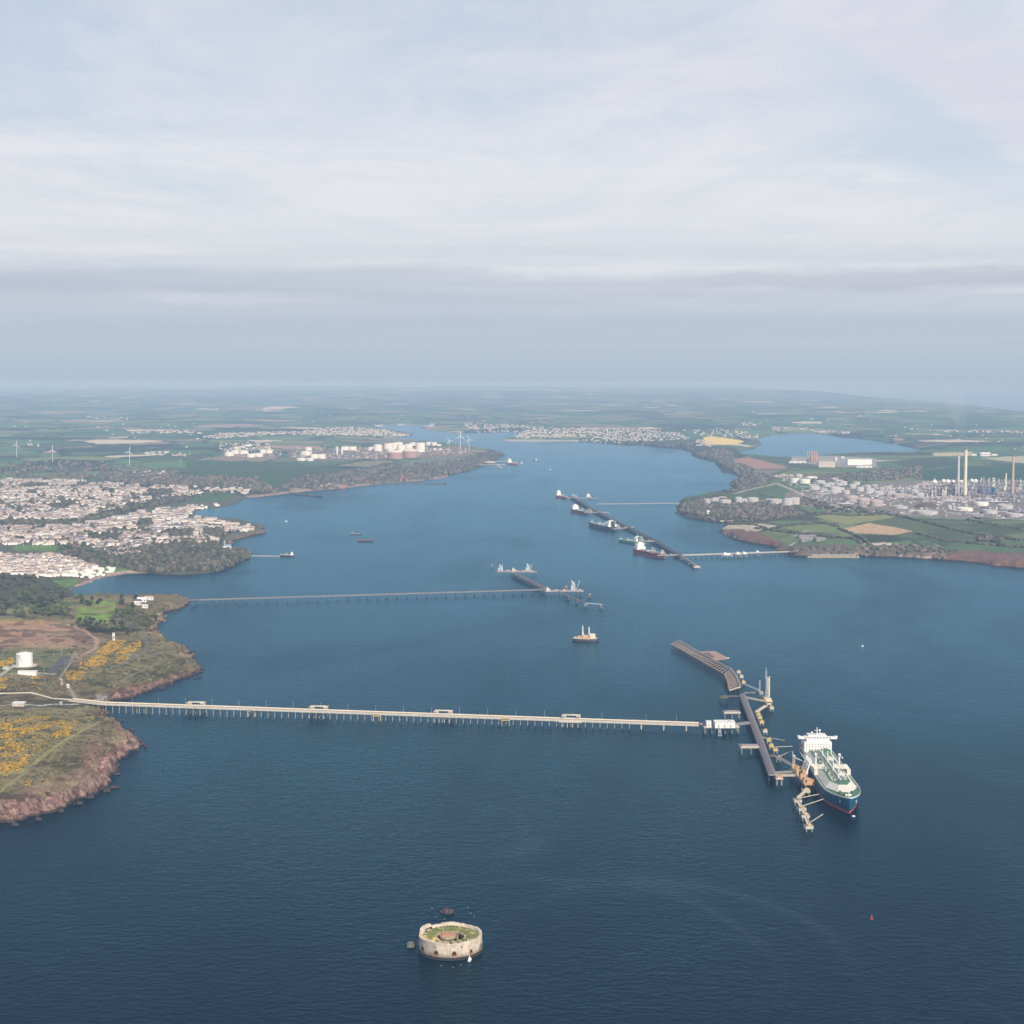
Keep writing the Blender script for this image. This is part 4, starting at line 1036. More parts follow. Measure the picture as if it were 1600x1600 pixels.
    for x in (-72, -34, 6, 46):
        p = MB(); p.box((x, 6, 25.6), (9, 7, 4)); p.cyl(x + 2, 4, 27.6, 30, 1.2); p.box((x - 1, 5, 28), (4, 3, 1)); p.build('tank_dome', DCREAM if x > -40 else DGREEN, o)
    for x, h_ in ((-52, 17), (-14, 16), (28, 17), (66, 12)):
        p = MB(); p.tube((x, -1.2, 23.6), (x, -1.2, 23.6 + h_), .75, .45, 8); p.box((x, -1.2, 23.6 + h_), (1.8, 1.8, .8)); p.build('vent_mast', WHITEP, o)
    p = MB()
    for k in range(6): p.tube((2 + k * 4 - 10, -22, 24.5), (2 + k * 4 - 10, 22, 24.5), .5, n=6)
    for sg in (-1, 1): p.box((2, sg * 20.5, 20.6), (30, 4.4, 7.6))
    p.build('cargo_manifold', DCREAM, o)
    for sg in (-1, 1):
        p = MB(); p.cyl(-22, sg * 15, 20, 34, 1.1); p.beam((-22, sg * 15, 33.5), (2, sg * 15, 35.5), .9, 1.3); p.box((-22, sg * 15, 34.5), (3, 3, 2)); p.build('hose_crane', WHITEP, o)
    # accommodation
    a = MB(); a.box((-112, 0, 25.0), (30, 36, 17)); a.box((-110, 0, 35.5), (24, 30, 4)); a.box((-111, 0, 39.2), (16, 24, 3.4)); a.build('accommodation_block', WHITEP, o)
    a = MB(); a.box((-103.5, 0, 38.2), (6.5, 51, 2.6)); a.box((-103.5, -24.5, 39.8), (6, 3.5, 1)); a.box((-103.5, 24.5, 39.8), (6, 3.5, 1)); a.build('bridge_wing', WHITEP, o)
    for k in range(9):
        a = MB(); a.box((-100.2, -16 + k * 4, 38.4), (.12, 3.0, 1.1)); a.build('bridge_window', GLASSD, o)
    for z in (20, 23.5, 27, 30.5):
        a = MB()
        for k in range(9): a.box((-96.97, -15 + k * 3.75, z), (.1, 1.2, 1.1))
        a.build('window_row', GLASSD, o)
    a = MB(); a.box((-94, 0, 19), (7, 33, 5)); a.build('front_house', WHITEP, o)
    for k in range(5):
        a = MB(); a.box((-90.4, -11 + k * 4.2, 19.6), (.12, 2.2, 2.2)); a.build('side_opening', GLASSD, o)
    a = MB(); a.box((-126, 0, 27), (15, 16, 21), taper=.82); a.build('funnel_casing', WHITEP, o)
    a = MB(); a.box((-127, 0, 39), (11, 10, 6), taper=.85)
    for i in (-2.5, 2.5): a.cyl(-127 + i, 0, 42, 46, 1.1)
    a.build('funnel', FUNB, o)
    a = MB(); a.tube((-108, 0, 41), (-108, 0, 51), .8, .4, 8); a.beam((-108, -4, 47), (-108, 4, 47), .5, .5); a.cyl(-109, 4, 41, 46, .5); a.ball((-109, 4, 47), 1.2); a.ball((-112, -6, 43), 1.5); a.build('radar_mast', WHITEP, o)
    for sg in (-1, 1):
        a = MB(); a.box((-118, sg * 19.6, 24), (9, 2.6, 2.6)); a.box((-118, sg * 19.6, 25.5), (6, 2.0, 1)); a.build('lifeboat', ORNG, o)
    a = MB(); a.cyl(-88, 8, 17, 24.6, 7.5, 7.5, 14); a.lathe(-88, 8, [(7.5, 24.6), (6, 25.8), (3, 26.8), (.3, 27.2)], 16); a.build('deck_tank', DGREEN, o)
    rg = random.Random(2)
    p = MB()
    for k in range(60):
        x = rg.uniform(-88, 70); y = rg.choice((-8.5, -7, 7, 8.5)) + rg.uniform(-1, 1); p.box((x, y, 24.4), (rg.uniform(1, 4), rg.uniform(1, 2.4), rg.uniform(1, 2.4)))
    p.build('deck_fitting', mat('cream_fitting', (.55, .55, .42), .6), o)
    p = MB()
    for k in range(40):
        x = rg.uniform(-90, 74); sg = rg.choice((-1, 1)); p.box((x, sg * 21, 17.3), (rg.uniform(1, 3), 1.2, 1.4))
    for sg in (-1, 1): p.tube((-95, sg * 20.8, 17.4), (92, sg * 17.0 if False else sg * 20.8, 17.4), .35, n=5)
    p.build('deck_edge_pipe', mat('pale_green_pipe', (.35, .42, .36)), o)
    # foredeck
    a = MB()
    for x, y in ((112, -7), (112, 7), (119, 0), (124, -4), (124, 4)): a.box((x, y, 20.4), (4, 3, 2)); a.cyl(x + 3, y, 19, 21, .7)
    a.build('windlass', mat('green_winch', (.10, .16, .07)), o)
    a = MB(); a.tube((130, 0, 19), (130, 0, 29), .6, .35, 8); a.box((130, 0, 27), (1, 3, .5)); a.box((127, 0, 20.6), (3, 7, 2)); a.build('fore_mast', WHITEP, o)
    for sg in (-1, 1):
        a = MB(); a.box((126, sg * 9.6, 13), (2.6, 1.2, 2.8)); a.cyl(126, sg * 10, 14, 16, .4); a.build('anchor', mat('pale_anchor', (.45, .5, .55)), o)
    a = MB(); a.ball((146.5, 3, .2), 2.2, 8, 5, .5); a.build('bow_wash', WHITEP, o)
    return o
gas_carrier()

def tanker(px, py, L, B, ang, label, hull, deck, boot=HRED, sup=.75, name='tanker', fb=7.0, cat='ship', hs=1.0):
    bh = 4.6 if (boot is HRED and L > 100) else 1.6
    """smaller tanker: hull, deck, aft house, funnel, manifold, masts.  px,py = middle at the waterline"""
    c = W(px, py, 0); o = empty(name, (c[0], c[1], 0), ang, label, cat)
    hull_mesh(L, B, -1.5, bh, .4, 4, 14).build('boot_topping', boot, o)
    hull_mesh(L * 1.002, B * 1.006, bh, fb, .25, 3, 14, 2.0).build('hull', hull, o)
    d = MB(); d.prism([(-L * .49, -B * .42), (L * .30, -B * .45), (L * .42, -B * .2), (L * .42, B * .2), (L * .30, B * .45), (-L * .49, B * .42)], fb + .02, fb + .25); d.build('main_deck', deck, o)
    k = B / 30 * hs
    a = MB(); a.box((-L * .38, 0, fb + 4 * k), (L * .11 + 4, B * .84, 8 * k)); a.box((-L * .375, 0, fb + 11 * k), (L * .07 + 4, B * .6, 8 * k)); a.box((-L * .37, 0, fb + 17 * k), (L * .04 + 3, B * .45, 4 * k)); a.box((-L * .36, 0, fb + 14.6 * k), (3 * k, B * 1.0, 1.6 * k)); a.build('accommodation_block', WHITEP, o)
    a = MB(); a.box((-L * .36 + 2 * k + .1, 0, fb + 16.3 * k), (.15, B * .55, 1.2 * k)); a.build('bridge_window', GLASSD, o)
    a = MB(); a.box((-L * .455, 0, fb + 9 * k), (L * .035 + 2, B * .3, 18 * k), taper=.85); a.build('funnel', hull, o)
    a = MB(); a.tube((-L * .375, 0, fb + 18 * k), (-L * .375, 0, fb + 27 * k), .6 * k, .3 * k, 6); a.build('radar_mast', WHITEP, o)
    a = MB(); a.box((0, 0, fb + 2.2), (L * .07, B * .9, 3.4)); a.box((L * .02, 0, fb + 1.5), (L * .62, B * .12, 2.0)); a.box((L * .16, 0, fb + 1.2), (L * .03, B * .7, 1.6)); a.box((-L * .16, 0, fb + 1.2), (L * .03, B * .7, 1.6)); a.tube((-L * .28, B * .25, fb + 1.5), (L * .34, B * .25, fb + 1.5), .6, n=5); a.tube((-L * .28, -B * .25, fb + 1.5), (L * .34, -B * .25, fb + 1.5), .6, n=5); a.build('cargo_manifold', mat('pale_green_pipe', (.35, .42, .36)), o)
    for x in (-.02, .02):
        a = MB(); a.tube((L * x, B * .2, fb), (L * x, B * .2, fb + 10 * k), .6, .5, 6); a.beam((L * x, B * .2, fb + 10 * k), (L * (x + .07), B * .25, fb + 8 * k), .7, .7); a.build('deck_crane', WHITEP, o)
    a = MB(); a.tube((L * .40, 0, fb), (L * .40, 0, fb + 12 * k), .5, .3, 6); a.box((L * .42, 0, fb + 2.5), (L * .04, B * .3, 1.4)); a.build('fore_mast', WHITEP, o)
    return o
tanker(940, 826, 225, 38, R(109), 'black hulled tanker with pale green deck, largest ship on the far diagonal jetty', HBLACK, mat('pale_sage_deck', (.24, .36, .30), .7), HBLACK, fb=15, hs=.85)
tanker(1016, 868, 185, 33, R(-68), 'crimson and white tanker at the near end of the far diagonal jetty', mat('dark_crimson_hull', (.20, .035, .05), .5), DRED, HRED, fb=12, hs=1.0)
tanker(983.5, 848, 125, 25, R(118), 'small green coastal tanker between the black tanker and the crimson one', HGREEN, DGREEN, HGREEN, fb=6, hs=1.2)
tanker(907, 802, 165, 30, R(-72), 'red decked tanker with white house near the far end of the diagonal jetty', HBLACK, DRED, HRED, fb=11, hs=1.0)
tanker(878, 778, 120, 23, R(-72), 'small red and white tanker at the far tip of the diagonal jetty, left side', HORNG, DRED, HRED, fb=8, hs=1.5)
tanker(921, 779, 70, 17, R(-80), 'little dark coaster on the far tip of the diagonal jetty, right side', HBLACK, DRED, HBLACK, fb=5, hs=1.3)
tanker(801.5, 726, 120, 30, R(-60), 'orange hulled ship with yellow house at the terminal by three wind turbines', HORNG, mat('yellow_ship_deck', (.6, .4, .1)), HRED, fb=10, hs=1.3)
tanker(448, 869.5, 44, 12, R(172), 'small cream and dark tanker at the end of the thin pier off the wooded point', HBLACK, mat('cream_ship_deck', (.5, .42, .22)), HBLACK, fb=4, hs=1.2)

def boat(px, py, L, B, ang, label, hull, house=WHITEP, name='boat', cat='boat', fb=1.6, hh=2.4, mast=True):
    c = W(px, py, 0); o = empty(name, (c[0], c[1], 0), ang, label, cat)
    hull_mesh(L, B, -.6, fb, .3, L * .04, 10, fb * .3).build('hull', hull, o)
    a = MB(); a.box((-L * .12, 0, fb + hh / 2), (L * .3, B * .62, hh)); a.box((-L * .08, 0, fb + hh * 1.25), (L * .16, B * .45, hh * .5)); a.build('wheelhouse', house, o)
    a = MB(); a.box((-L * .0 + .02 + L * .03, 0, fb + hh * .7), (.1, B * .5, hh * .3)); a.build('window', GLASSD, o)
    if mast: a = MB(); a.tube((-L * .1, 0, fb + hh), (-L * .1, 0, fb + hh * 3), .15 * B / 3, n=6); a.build('mast', WHITEP, o)
    return o
boat(837, 720.5, 34, 12, R(170), 'lone dark tug on open water right of the orange ship', HBLACK, fb=4, hh=6)
boat(815, 724, 24, 9, R(100), 'small white tender moored right of the orange ship', WHITEP, fb=3, hh=4)
boat(782, 732, 40, 11, R(160), 'low grey workboat below the turbine headland terminal', SLATE, fb=3, hh=3)
boat(734, 1500.5, 7, 2.6, R(80), 'white cabin boat moored in front of the round fort', WHITEP, fb=1.0, hh=1.6)
boat(1348, 1010, 5, 2, R(20), 'tiny white boat alone on the open water at the right', WHITEP, fb=1, hh=1.2)
boat(447.5, 815, 9, 3.4, R(0), 'tiny white boat off the town docks', WHITEP)
boat(860, 734, 12, 5, R(60), 'tiny white boat under way below the lone tug', WHITEP, fb=2, hh=2.4)
def barge(px, py, L, B, ang, label, hull, deckm):
    c = W(px, py, 0); o = empty('barge', (c[0], c[1], 0), ang, label, 'barge')
    q = MB(); q.box((0, 0, 1.2), (L, B, 4.4)); q.prism([(L / 2, -B / 2), (L / 2 + 4, -B / 3), (L / 2 + 4, B / 3), (L / 2, B / 2)], .4, 3.4); q.build('hull', hull, o)
    q = MB(); q.box((0, 0, 3.6), (L * .9, B * .82, .5)); q.build('cargo_deck', deckm, o)
    q = MB(); q.box((-L * .36, 0, 5.4), (L * .14, B * .6, 3.4)); q.build('deckhouse', deckm, o)
    q = MB()
    for x in (-.4, 0, .4): q.cyl(L * x, B * .38, 3.4, 5.2, .5)
    q.build('bollard', DARKM, o)
barge(555.5, 835, 36, 13, R(-20), 'grey flat barge anchored off the town, upper of two', SLATE, mat('grey_barge_deck', (.36, .37, .37)))
barge(570.5, 846, 44, 14, R(-16), 'dark red flat barge anchored off the town, lower of two', HBLACK, DRED)

# the isolated working platform on a dark hull
def work_platform():
    c = W(915, 1001, 0); o = empty('mooring_platform', (c[0], c[1], 0), R(-4), 'yellow cream platform with two upright arms standing alone on the water mid channel', 'platform')
    q = MB(); q.prism([(-23, -3), (-14, -9), (4, -12), (20, -7), (23, 2), (18, 9), (-8, 9), (-23, 3)], -2, 4.2); q.build('dark_base', DARKM, o)
    q = MB(); q.prism([(-22, -3), (-13, -8), (4, -11), (19, -6), (21, 2), (17, 8), (-8, 8), (-22, 3)], 4.2, 4.9); q.build('deck', mat('buff_platform_deck', (.50, .42, .30), .8), o)
    for x, y, a, b_, h, m in ((-10, 0, 8, 8, 4, ORNG), (0, 2, 9, 8, 5, YEL), (12, 1, 10, 9, 8, STEELC), (5, -6, 8, 4, 3, ORNG), (-17, 0, 6, 4, 2.4, BLUEST)):
        q = MB(); q.box((x, y, 4 + h / 2), (a, b_, h)); q.box((x, y, 4 + h + .3), (a * .7, b_ * .7, .6)); q.build('equipment_housing', m, o)
    o.scale = (1.15, 1.15, 1.1)
    for x, h in ((-5, 17), (6, 15)):
        q = MB(); lattice(q, x, 2, 8, 8 + h, .9, 5); q.tube((x, 2, 8), (x, 2, 8 + h + 2), .7, n=6); q.beam((x, 2, 8 + h * .55), (x + 3, 0, 9), .7, .7); q.build('loading_arm', WHITEP, o)
work_platform()
def buoy(px, py, s, label, m, top=True, cone=True):
    c = W(px, py, 0); o = empty('buoy', (c[0], c[1], 0), 0, label, 'buoy')
    q = MB(); q.lathe(0, 0, [(s * .5, -.4), (s * .62, .1), (s * .6, s * .35), (s * .3, s * .5)], 14); q.build('float', m, o)
    if top:
        q = MB(); q.tube((0, 0, s * .45), (0, 0, s * 1.5), s * .22, s * .12, 8); q.build('tower', m, o)
        q = MB(); q.box((0, 0, s * 1.68), (s * .3, s * .3, s * .3)); q.build('topmark', m, o)
REDP = mat('red_buoy_paint', (.62, .05, .10), .45, 0, .2, .5)
buoy(1362, 1436, 2.3, 'red channel buoy on the open water at lower right', REDP)
for x, y, l in ((675, 1419, 'white mooring buoy left of the rock islet behind the fort'), (680.5, 1432.5, 'pale mooring buoy between the islet and the fort rim'), (731, 1418.5, 'white mooring buoy farthest right of the islet'),
                (735.5, 1427, 'pale mooring buoy right of the islet, the middle one'), (741, 1432, 'pale mooring buoy closest to the right rim of the fort'), (689, 1509, 'pale mooring buoy in the water at the front left of the fort'),
                (708, 1511.5, 'pale mooring buoy in the water at the front centre of the fort'), (720, 1508, 'small dim buoy between the fort front and the white boat')):
    buoy(x, y, .75, l, mat('grey_white_buoy', (.36, .39, .42)), False)
# ------------------------------------------------------------------ round sea fort
STONE = mat('pale_fort_stone', (.68, .575, .44), .9, 0, .5, .22, (.42, .36, .29), .4, .3)
def stain_low(m, z0, z1, col):
    t = NT(m.node_tree); p = [n for n in t.n if n.type == 'BSDF_PRINCIPLED'][0]; src = p.inputs['Base Color'].links[0].from_socket
    tcn = t.new('ShaderNodeTexCoord'); sp = t.new('ShaderNodeSeparateXYZ'); t.link(tcn.outputs['Object'], sp.inputs[0])
    n = t.noise(t.mapping(tcn.outputs['Object'], (1, 1, .25)), .45, 5, .7)
    v = t.math('ADD', sp.outputs['Z'], t.math('MULTIPLY', t.math('SUBTRACT', n, .5), 9.0))
    f = t.ramp(t.math('DIVIDE', v, 10.0), [(z0 / 10, .85), (z1 / 10, 0.0)])
    p.inputs['Base Color'].links; t.link(t.mix(f, src, col), p.inputs['Base Color'])
stain_low(STONE, 1.5, 6.5, (.10, .085, .06))
STONED = mat('weedy_tidal_stone', (.030, .026, .022), .95, 0, .4, .4)
BRICK = mat('orange_brick', (.52, .25, .15), .9, 0, .35, .5, (.36, .2, .13), .2)
TURF = mat('roof_turf', (.115, .155, .035), .95, 0, .5, .35, (.26, .24, .09), 0, .4)
RUBBLE = mat('buff_rubble', (.50, .40, .27), .95, 0, .5, .35, (.24, .18, .10), .1, .5)
LICHEN = mat('ochre_lichen_stone', (.60, .42, .12), .95, 0, .4, .4, (.42, .30, .12))
def round_fort():
    c = W(703, 1490, 0); cy = W(703, 1500.5, 0)[1] + 28.5; z0 = 0
    o = empty('round_fort', (c[0], cy, 0), 0, 'round ruined stone sea fort with a grassy roof standing in the water, nearest the camera', 'fort')
    Rr = 28.3; rng = random.Random(3); n = 120; Ht = 14.5
    topz = []
    for i in range(n):
        a = 2 * math.pi * i / n; t = Ht + .5 * math.sin(a * 5) + rng.random() * .8
        if 2.35 < a < 2.9: t = Ht + 1.8 + rng.random() * 1.2                # higher rear left
        if 3.02 < a < 3.32: t = Ht - 4.5 - rng.random() * 1.5               # breach on the left
        topz.append(t)
    q = MB(); vs = []; fs = []
    for i in range(n):
        a = 2 * math.pi * i / n; ca, sa = math.cos(a), math.sin(a); r = Rr * (1 + .004 * math.sin(a * 12))
        vs += [(r * 1.02 * ca, r * 1.02 * sa, 1.2), (r * ca, r * sa, topz[i] - 1.4), (r * 1.012 * ca, r * 1.012 * sa, topz[i] - 1.1), (r * ca, r * sa, topz[i]), ((r - 2.2) * ca, (r - 2.2) * sa, topz[i] - .1), ((r - 3.4) * ca, (r - 3.4) * sa, topz[i] - 2.4)]
    for i in range(n):
        j = (i + 1) % n
        for k in range(5): fs.append((i * 6 + k, j * 6 + k, j * 6 + k + 1, i * 6 + k + 1))
    q.add(vs, fs); q.build('outer_wall', STONE, o)
    q = MB(); q.lathe(0, 0, [(Rr * 1.06, -3), (Rr * 1.045, .4), (Rr * 1.026, 2.3), (Rr * .96, 2.5)], 72); q.build('tidal_skirt', STONED, o)
    # cordon buttress lines
    for a in np.arange(0, 2 * math.pi, 2 * math.pi / 22):
        q = MB(); q.box((Rr * 1.003 * math.cos(a), Rr * 1.003 * math.sin(a), 7.4), (.25, .55, 11.5), a); q.build('wall_rib', STONE, o)
    # gun embrasures with brick arches
    for k in range(11):
        a = -math.pi / 2 - .417 + k * 2 * math.pi / 11; w_ = 1.9 if k != 2 else 1.4; q = MB()
        r = Rr * 1.0155 + .12
        def P(u, z, rr=r): return (rr * math.cos(a) - u * math.sin(a), rr * math.sin(a) + u * math.cos(a), z)
        arc = [P(-w_, 3.6)] + [P(w_ * math.cos(math.pi - t), 6.0 + w_ * 1.0 * math.sin(math.pi - t)) for t in np.linspace(0, math.pi, 9)] + [P(w_, 3.6)]
        q.add(arc, [tuple(range(len(arc)))]); em = q.build('embrasure', mat('dark_opening', (.03, .02, .018), 1), o)
        q = MB()
        pr = [(-w_ - .5, 3.2)] + [((w_ + .5) * math.cos(math.pi - t), 6.0 + (w_ + .7) * math.sin(math.pi - t)) for t in np.linspace(0, math.pi, 9)] + [(w_ + .5, 3.2)]
        inn = [(-w_, 3.2)] + [(w_ * math.cos(math.pi - t), 6.0 + w_ * math.sin(math.pi - t)) for t in np.linspace(0, math.pi, 9)] + [(w_, 3.2)]
        vs = [P(u, z, r + .12) for u, z in pr] + [P(u, z, r + .12) for u, z in inn]; m_ = len(pr)
        q.add(vs, [(i, i + 1, m_ + i + 1, m_ + i) for i in range(m_ - 1)]); q.build('brick_surround', BRICK, em)
        q = MB(); p0 = P(0, 4.1, r + .15); q.box(p0, (.3, 3.2, 1.4), a); q.build('shield', mat('red_iron_shield', (.30, .10, .08)), em)
    for a in (-2.05, -1.18, -.55, .1, -2.75):
        q = MB(); q.box((Rr * 1.004 * math.cos(a), Rr * 1.004 * math.sin(a), 11.2), (.3, .7, 1.4), a); q.build('loophole', mat('dark_opening', (.03, .02, .018)), o)
    # roof: rough turf ring sagging to the courtyard
    q = MB(); vs = []; fs = []; rings = [(25.2, 12.6), (23, 13.0), (20, 12.9), (17, 12.4), (14.5, 11.6), (13.2, 10.2)]; m_ = 72
    for r, z in rings:
        for i in range(m_):
            a = 2 * math.pi * i / m_; zz = z + (rng.random() - .5) * .9
            if a > 3.9 and a < 5.6 and r < 21: zz -= 2.0
            vs.append((r * math.cos(a), r * math.sin(a), zz))
    for k in range(len(rings) - 1):
        for i in range(m_): fs.append((k * m_ + i, (k + 1) * m_ + i, (k + 1) * m_ + (i + 1) % m_, k * m_ + (i + 1) % m_))
    q.add(vs, fs); q.build('turf_roof', TURF, o)
    q = MB(); q.lathe(0, 0, [(13.6, 4.0), (13.2, 5.6), (.1, 5.7)], 40); q.build('courtyard', TURF, o)
    # inner arcade: piers and arches around the court
    for k in range(14):
        a = 2 * math.pi * k / 14 + .2; 
        q = MB(); q.box((13.2 * math.cos(a), 13.2 * math.sin(a), 8.2), (1.4, 1.6, 5.6), a); q.build('arcade_pier', RUBBLE, o)
    q = MB(); vs = []; fs = []
    for i in range(60):
        a = 2 * math.pi * i / 60
        for r, z in ((12.4, 10.2), (14.6, 10.2), (14.6, 11.7), (12.4, 11.7)): vs.append((r * math.cos(a), r * math.sin(a), z + (rng.random() - .5) * .3))
    for i in range(60):
        j = (i + 1) % 60
        for k in range(4): fs.append((i * 4 + k, i * 4 + (k + 1) % 4, j * 4 + (k + 1) % 4, j * 4 + k))
    q.add(vs, fs); q.build('arcade_ring', RUBBLE, o)
    # the old brick tower in the middle
    q = MB(); q.cyl(-2.5, 3, 5.6, 12.2, 7.6, 7.4, 20); q.build('inner_tower', RUBBLE, o)
    q = MB(); q.box((-2.8, 3.2, 12.9), (9.5, 8.5, 1.4)); q.build('brick_platform', BRICK, o)
    for k in range(9):
        a = -math.pi + .35 * k + .1; q = MB(); q.box((-2.5 + 7.55 * math.cos(a), 3 + 7.55 * math.sin(a), 8.2), (.3, 2.0, 3.6), a); q.build('archway', mat('dark_opening', (.03, .02, .018)), o)
    # tumbled masonry and lichened stubs on the rim
    for x, y, r, m in ((-24, -4, 3.2, LICHEN), (-22, -9, 2.6, LICHEN), (-18, -13, 2.4, RUBBLE), (-13, -11, 3.6, LICHEN), (-9, -17, 2.6, RUBBLE), (-3, -19, 3.0, RUBBLE), (4, -18, 2.8, RUBBLE), (10, -17, 2.2, RUBBLE), (17, -12, 2.2, RUBBLE), (20, 5, 2.2, LICHEN), (15, 13, 2.0, RUBBLE), (-20, 12, 2.6, RUBBLE), (-23, 5, 2.4, RUBBLE), (8, 18, 1.6, LICHEN), (-12, 19, 2.0, RUBBLE)):
        q = MB(); q.ball((x, y, 12.4), r * .85, 8, 6, .55, .7, rng); q.ball((x + r * .6, y - .8, 12.4), r * .55, 7, 5, .8, .7, rng); q.box((x - r * .5, y + .3, 12.9), (r * .9, r * .6, r * .8), rng.random() * 3, .7); q.build('tumbled_masonry', m, o)
    for k in range(46):
        a = rng.random() * 6.28; r = 15 + rng.random() * 9; q = MB(); q.ball((r * math.cos(a), r * math.sin(a), 12.7), .8 + rng.random() * .7, 7, 5, .6, .5, rng); q.build('bush', mat('fort_scrub', (.085, .12, .03), .95, 0, .5, 1.2, (.2, .2, .06)), o)
    return o
round_fort()
def rock(px, py, rx, ry, h, label, m=None, n=7, seed=1, z=0.0):
    """jagged half-tide rock"""
    rng = random.Random(seed); c = W(px, py, z); q = MB()
    for k in range(n):
        a = rng.random() * 6.28; d = rng.random() ** .6; s = (.35 + .5 * rng.random()); q.ball((rx * d * math.cos(a) * .8, ry * d * math.sin(a) * .8, -.2), s * min(rx, ry) * .9, 8, 5, h / (min(rx, ry) * .9) * (0.8 + .9 * rng.random()), .55, rng)
    o = q.build('sea_rock', m or mat('wet_dark_rock', (.035, .027, .027), .8, 0, .5, .3, (.075, .05, .047))); o.location = (c[0], c[1], 0)
    return tag(o, label, 'rock')
rock(698, 1425, 7.5, 5.5, 2.6, 'dark rock islet with a reddish ledge just behind the round fort', seed=4, n=12)
o = rock(699.5, 1426, 3.4, 2.2, 3.2, 'reddish ledge on top of the islet behind the round fort', mat('red_ledge', (.26, .13, .10), .9, 0, .4, .5), 5, 9)
rock(691, 1436.5, 3, 2, 1.2, 'small black rock peeping over the rear left rim of the fort', seed=14, n=4)
c = W(642, 1479, 0); o = empty('landing_block', (c[0], c[1], 0), .1, 'ruined grey stone block in the water left of the round fort', 'landing')
q = MB(); q.box((0, 0, 1.0), (7.5, 7, 4.4), 0, .9); q.build('block', mat('mossy_block', (.15, .15, .125), .95, 0, .5, .5, (.1, .1, .08)), o); q = MB(); q.box((-.5, .5, 3.7), (4.5, 4, 1.2), .3, .8); q.build('broken_top', mat('mossy_block', (.15, .15, .125)), o)
q = MB(); q.box((0, 0, -.4), (9, 8, 1.4)); q.build('tidal_foot', STONED, o)
rk = [(205, 1140.5, 6, 3.0), (207, 1140, 3, 2), (210, 1156, 7, 3.4), (216, 1157, 4, 2.5), (219, 1163, 6, 3), (227, 1166.5, 3, 1.6), (214, 1172, 5, 2.5), (191, 1126, 4, 2), (199, 1127, 1.8, 1.2), (184, 1132, 3, 2), (202, 1149, 4, 2.5), (182, 1210, 6, 3), (178, 1231, 8, 2.6), (168, 1237, 5, 3), (184, 1196, 5, 3),
      (300, 1019, 8, 3), (292, 1012, 5, 3), (314, 1044, 6, 4), (315, 1050, 4, 3), (312, 1058, 6, 3), (306, 1060, 4, 2.4), (275, 968 - 11, 5, 2.5), (255, 1076, 6, 2), (122, 1256, 7, 3), (140, 1247, 6, 3), (95, 1268, 6, 3), (60, 1281, 7, 3), (25, 1289, 6, 3)]
wh = ['off the lower headland tip', 'below the trestle root', 'at the foot of the upper headland']
ordn = ['first', 'second', 'third', 'fourth', 'fifth', 'sixth', 'seventh', 'eighth', 'ninth', 'tenth', 'eleventh', 'twelfth', 'thirteenth', 'fourteenth', 'fifteenth', 'sixteenth', 'seventeenth', 'eighteenth']
for i, (x, y, rx, ry) in enumerate(rk):
    o = rock(x, y, rx * .8, ry * 1.3, 3.2, 'jagged dark half-tide rock ' + ('at the foot of the upper headland' if y < 1100 else 'off the red cliffs of the lower headland'), seed=20 + i, n=8)
    o['group'] = 'half-tide rocks under the near headlands'

# ------------------------------------------------------------------ the middle jetty with its two loading heads
mid = [wp(292, 938, 15), wp(310, 937.5), wp(848, 921.5)]
DKS = mat('dark_grey_deck', (.20, .20, .21), .85, 0, .3, .2)  # dark grey deck colour, even apart from noise
trestle('slim grey trestle from the middle headland on widely set piers', None, mid, 7.5, 1.8, 23.5, .9, DKS, SLATE, SLATE, pipes=True, lamps=0, start=10).name = 'slim_trestle'
spine('short slanting pipe spine of the middle jetty', [(802, 895), (826, 907), (853, 920)], 12, sp=14, m1=PIPEG, m2=CONC2, mp=SLATE)
bridge('grey walkway trailing right from the middle jetty heads', (872, 924), (915, 943), 3, 1.4, CONC2)
bridge('last level walkway at the right end of the middle jetty', (917, 943), (939, 944.5), 3, 1.4, BLUEST)
for x, y, l in ((887, 932, 'small dark dolphin on the trailing walkway of the middle jetty, first'), (901, 938, 'small dark dolphin on the trailing walkway, second'), (915, 944, 'pale dolphin at the bend of the trailing walkway'), (939, 946, 'dark dolphin at the far right end of the middle jetty'),
                (769, 883, 'dark dolphin left of the upper head of the middle jetty'), (921, 929, 'dark brown dolphin right of the lower head of the middle jetty'), (837, 893, 'brown dolphin right of the upper head of the middle jetty')):
    dolphin(x, y, l, None, 3.6, SLATE if 'pale' not in l else CONC)
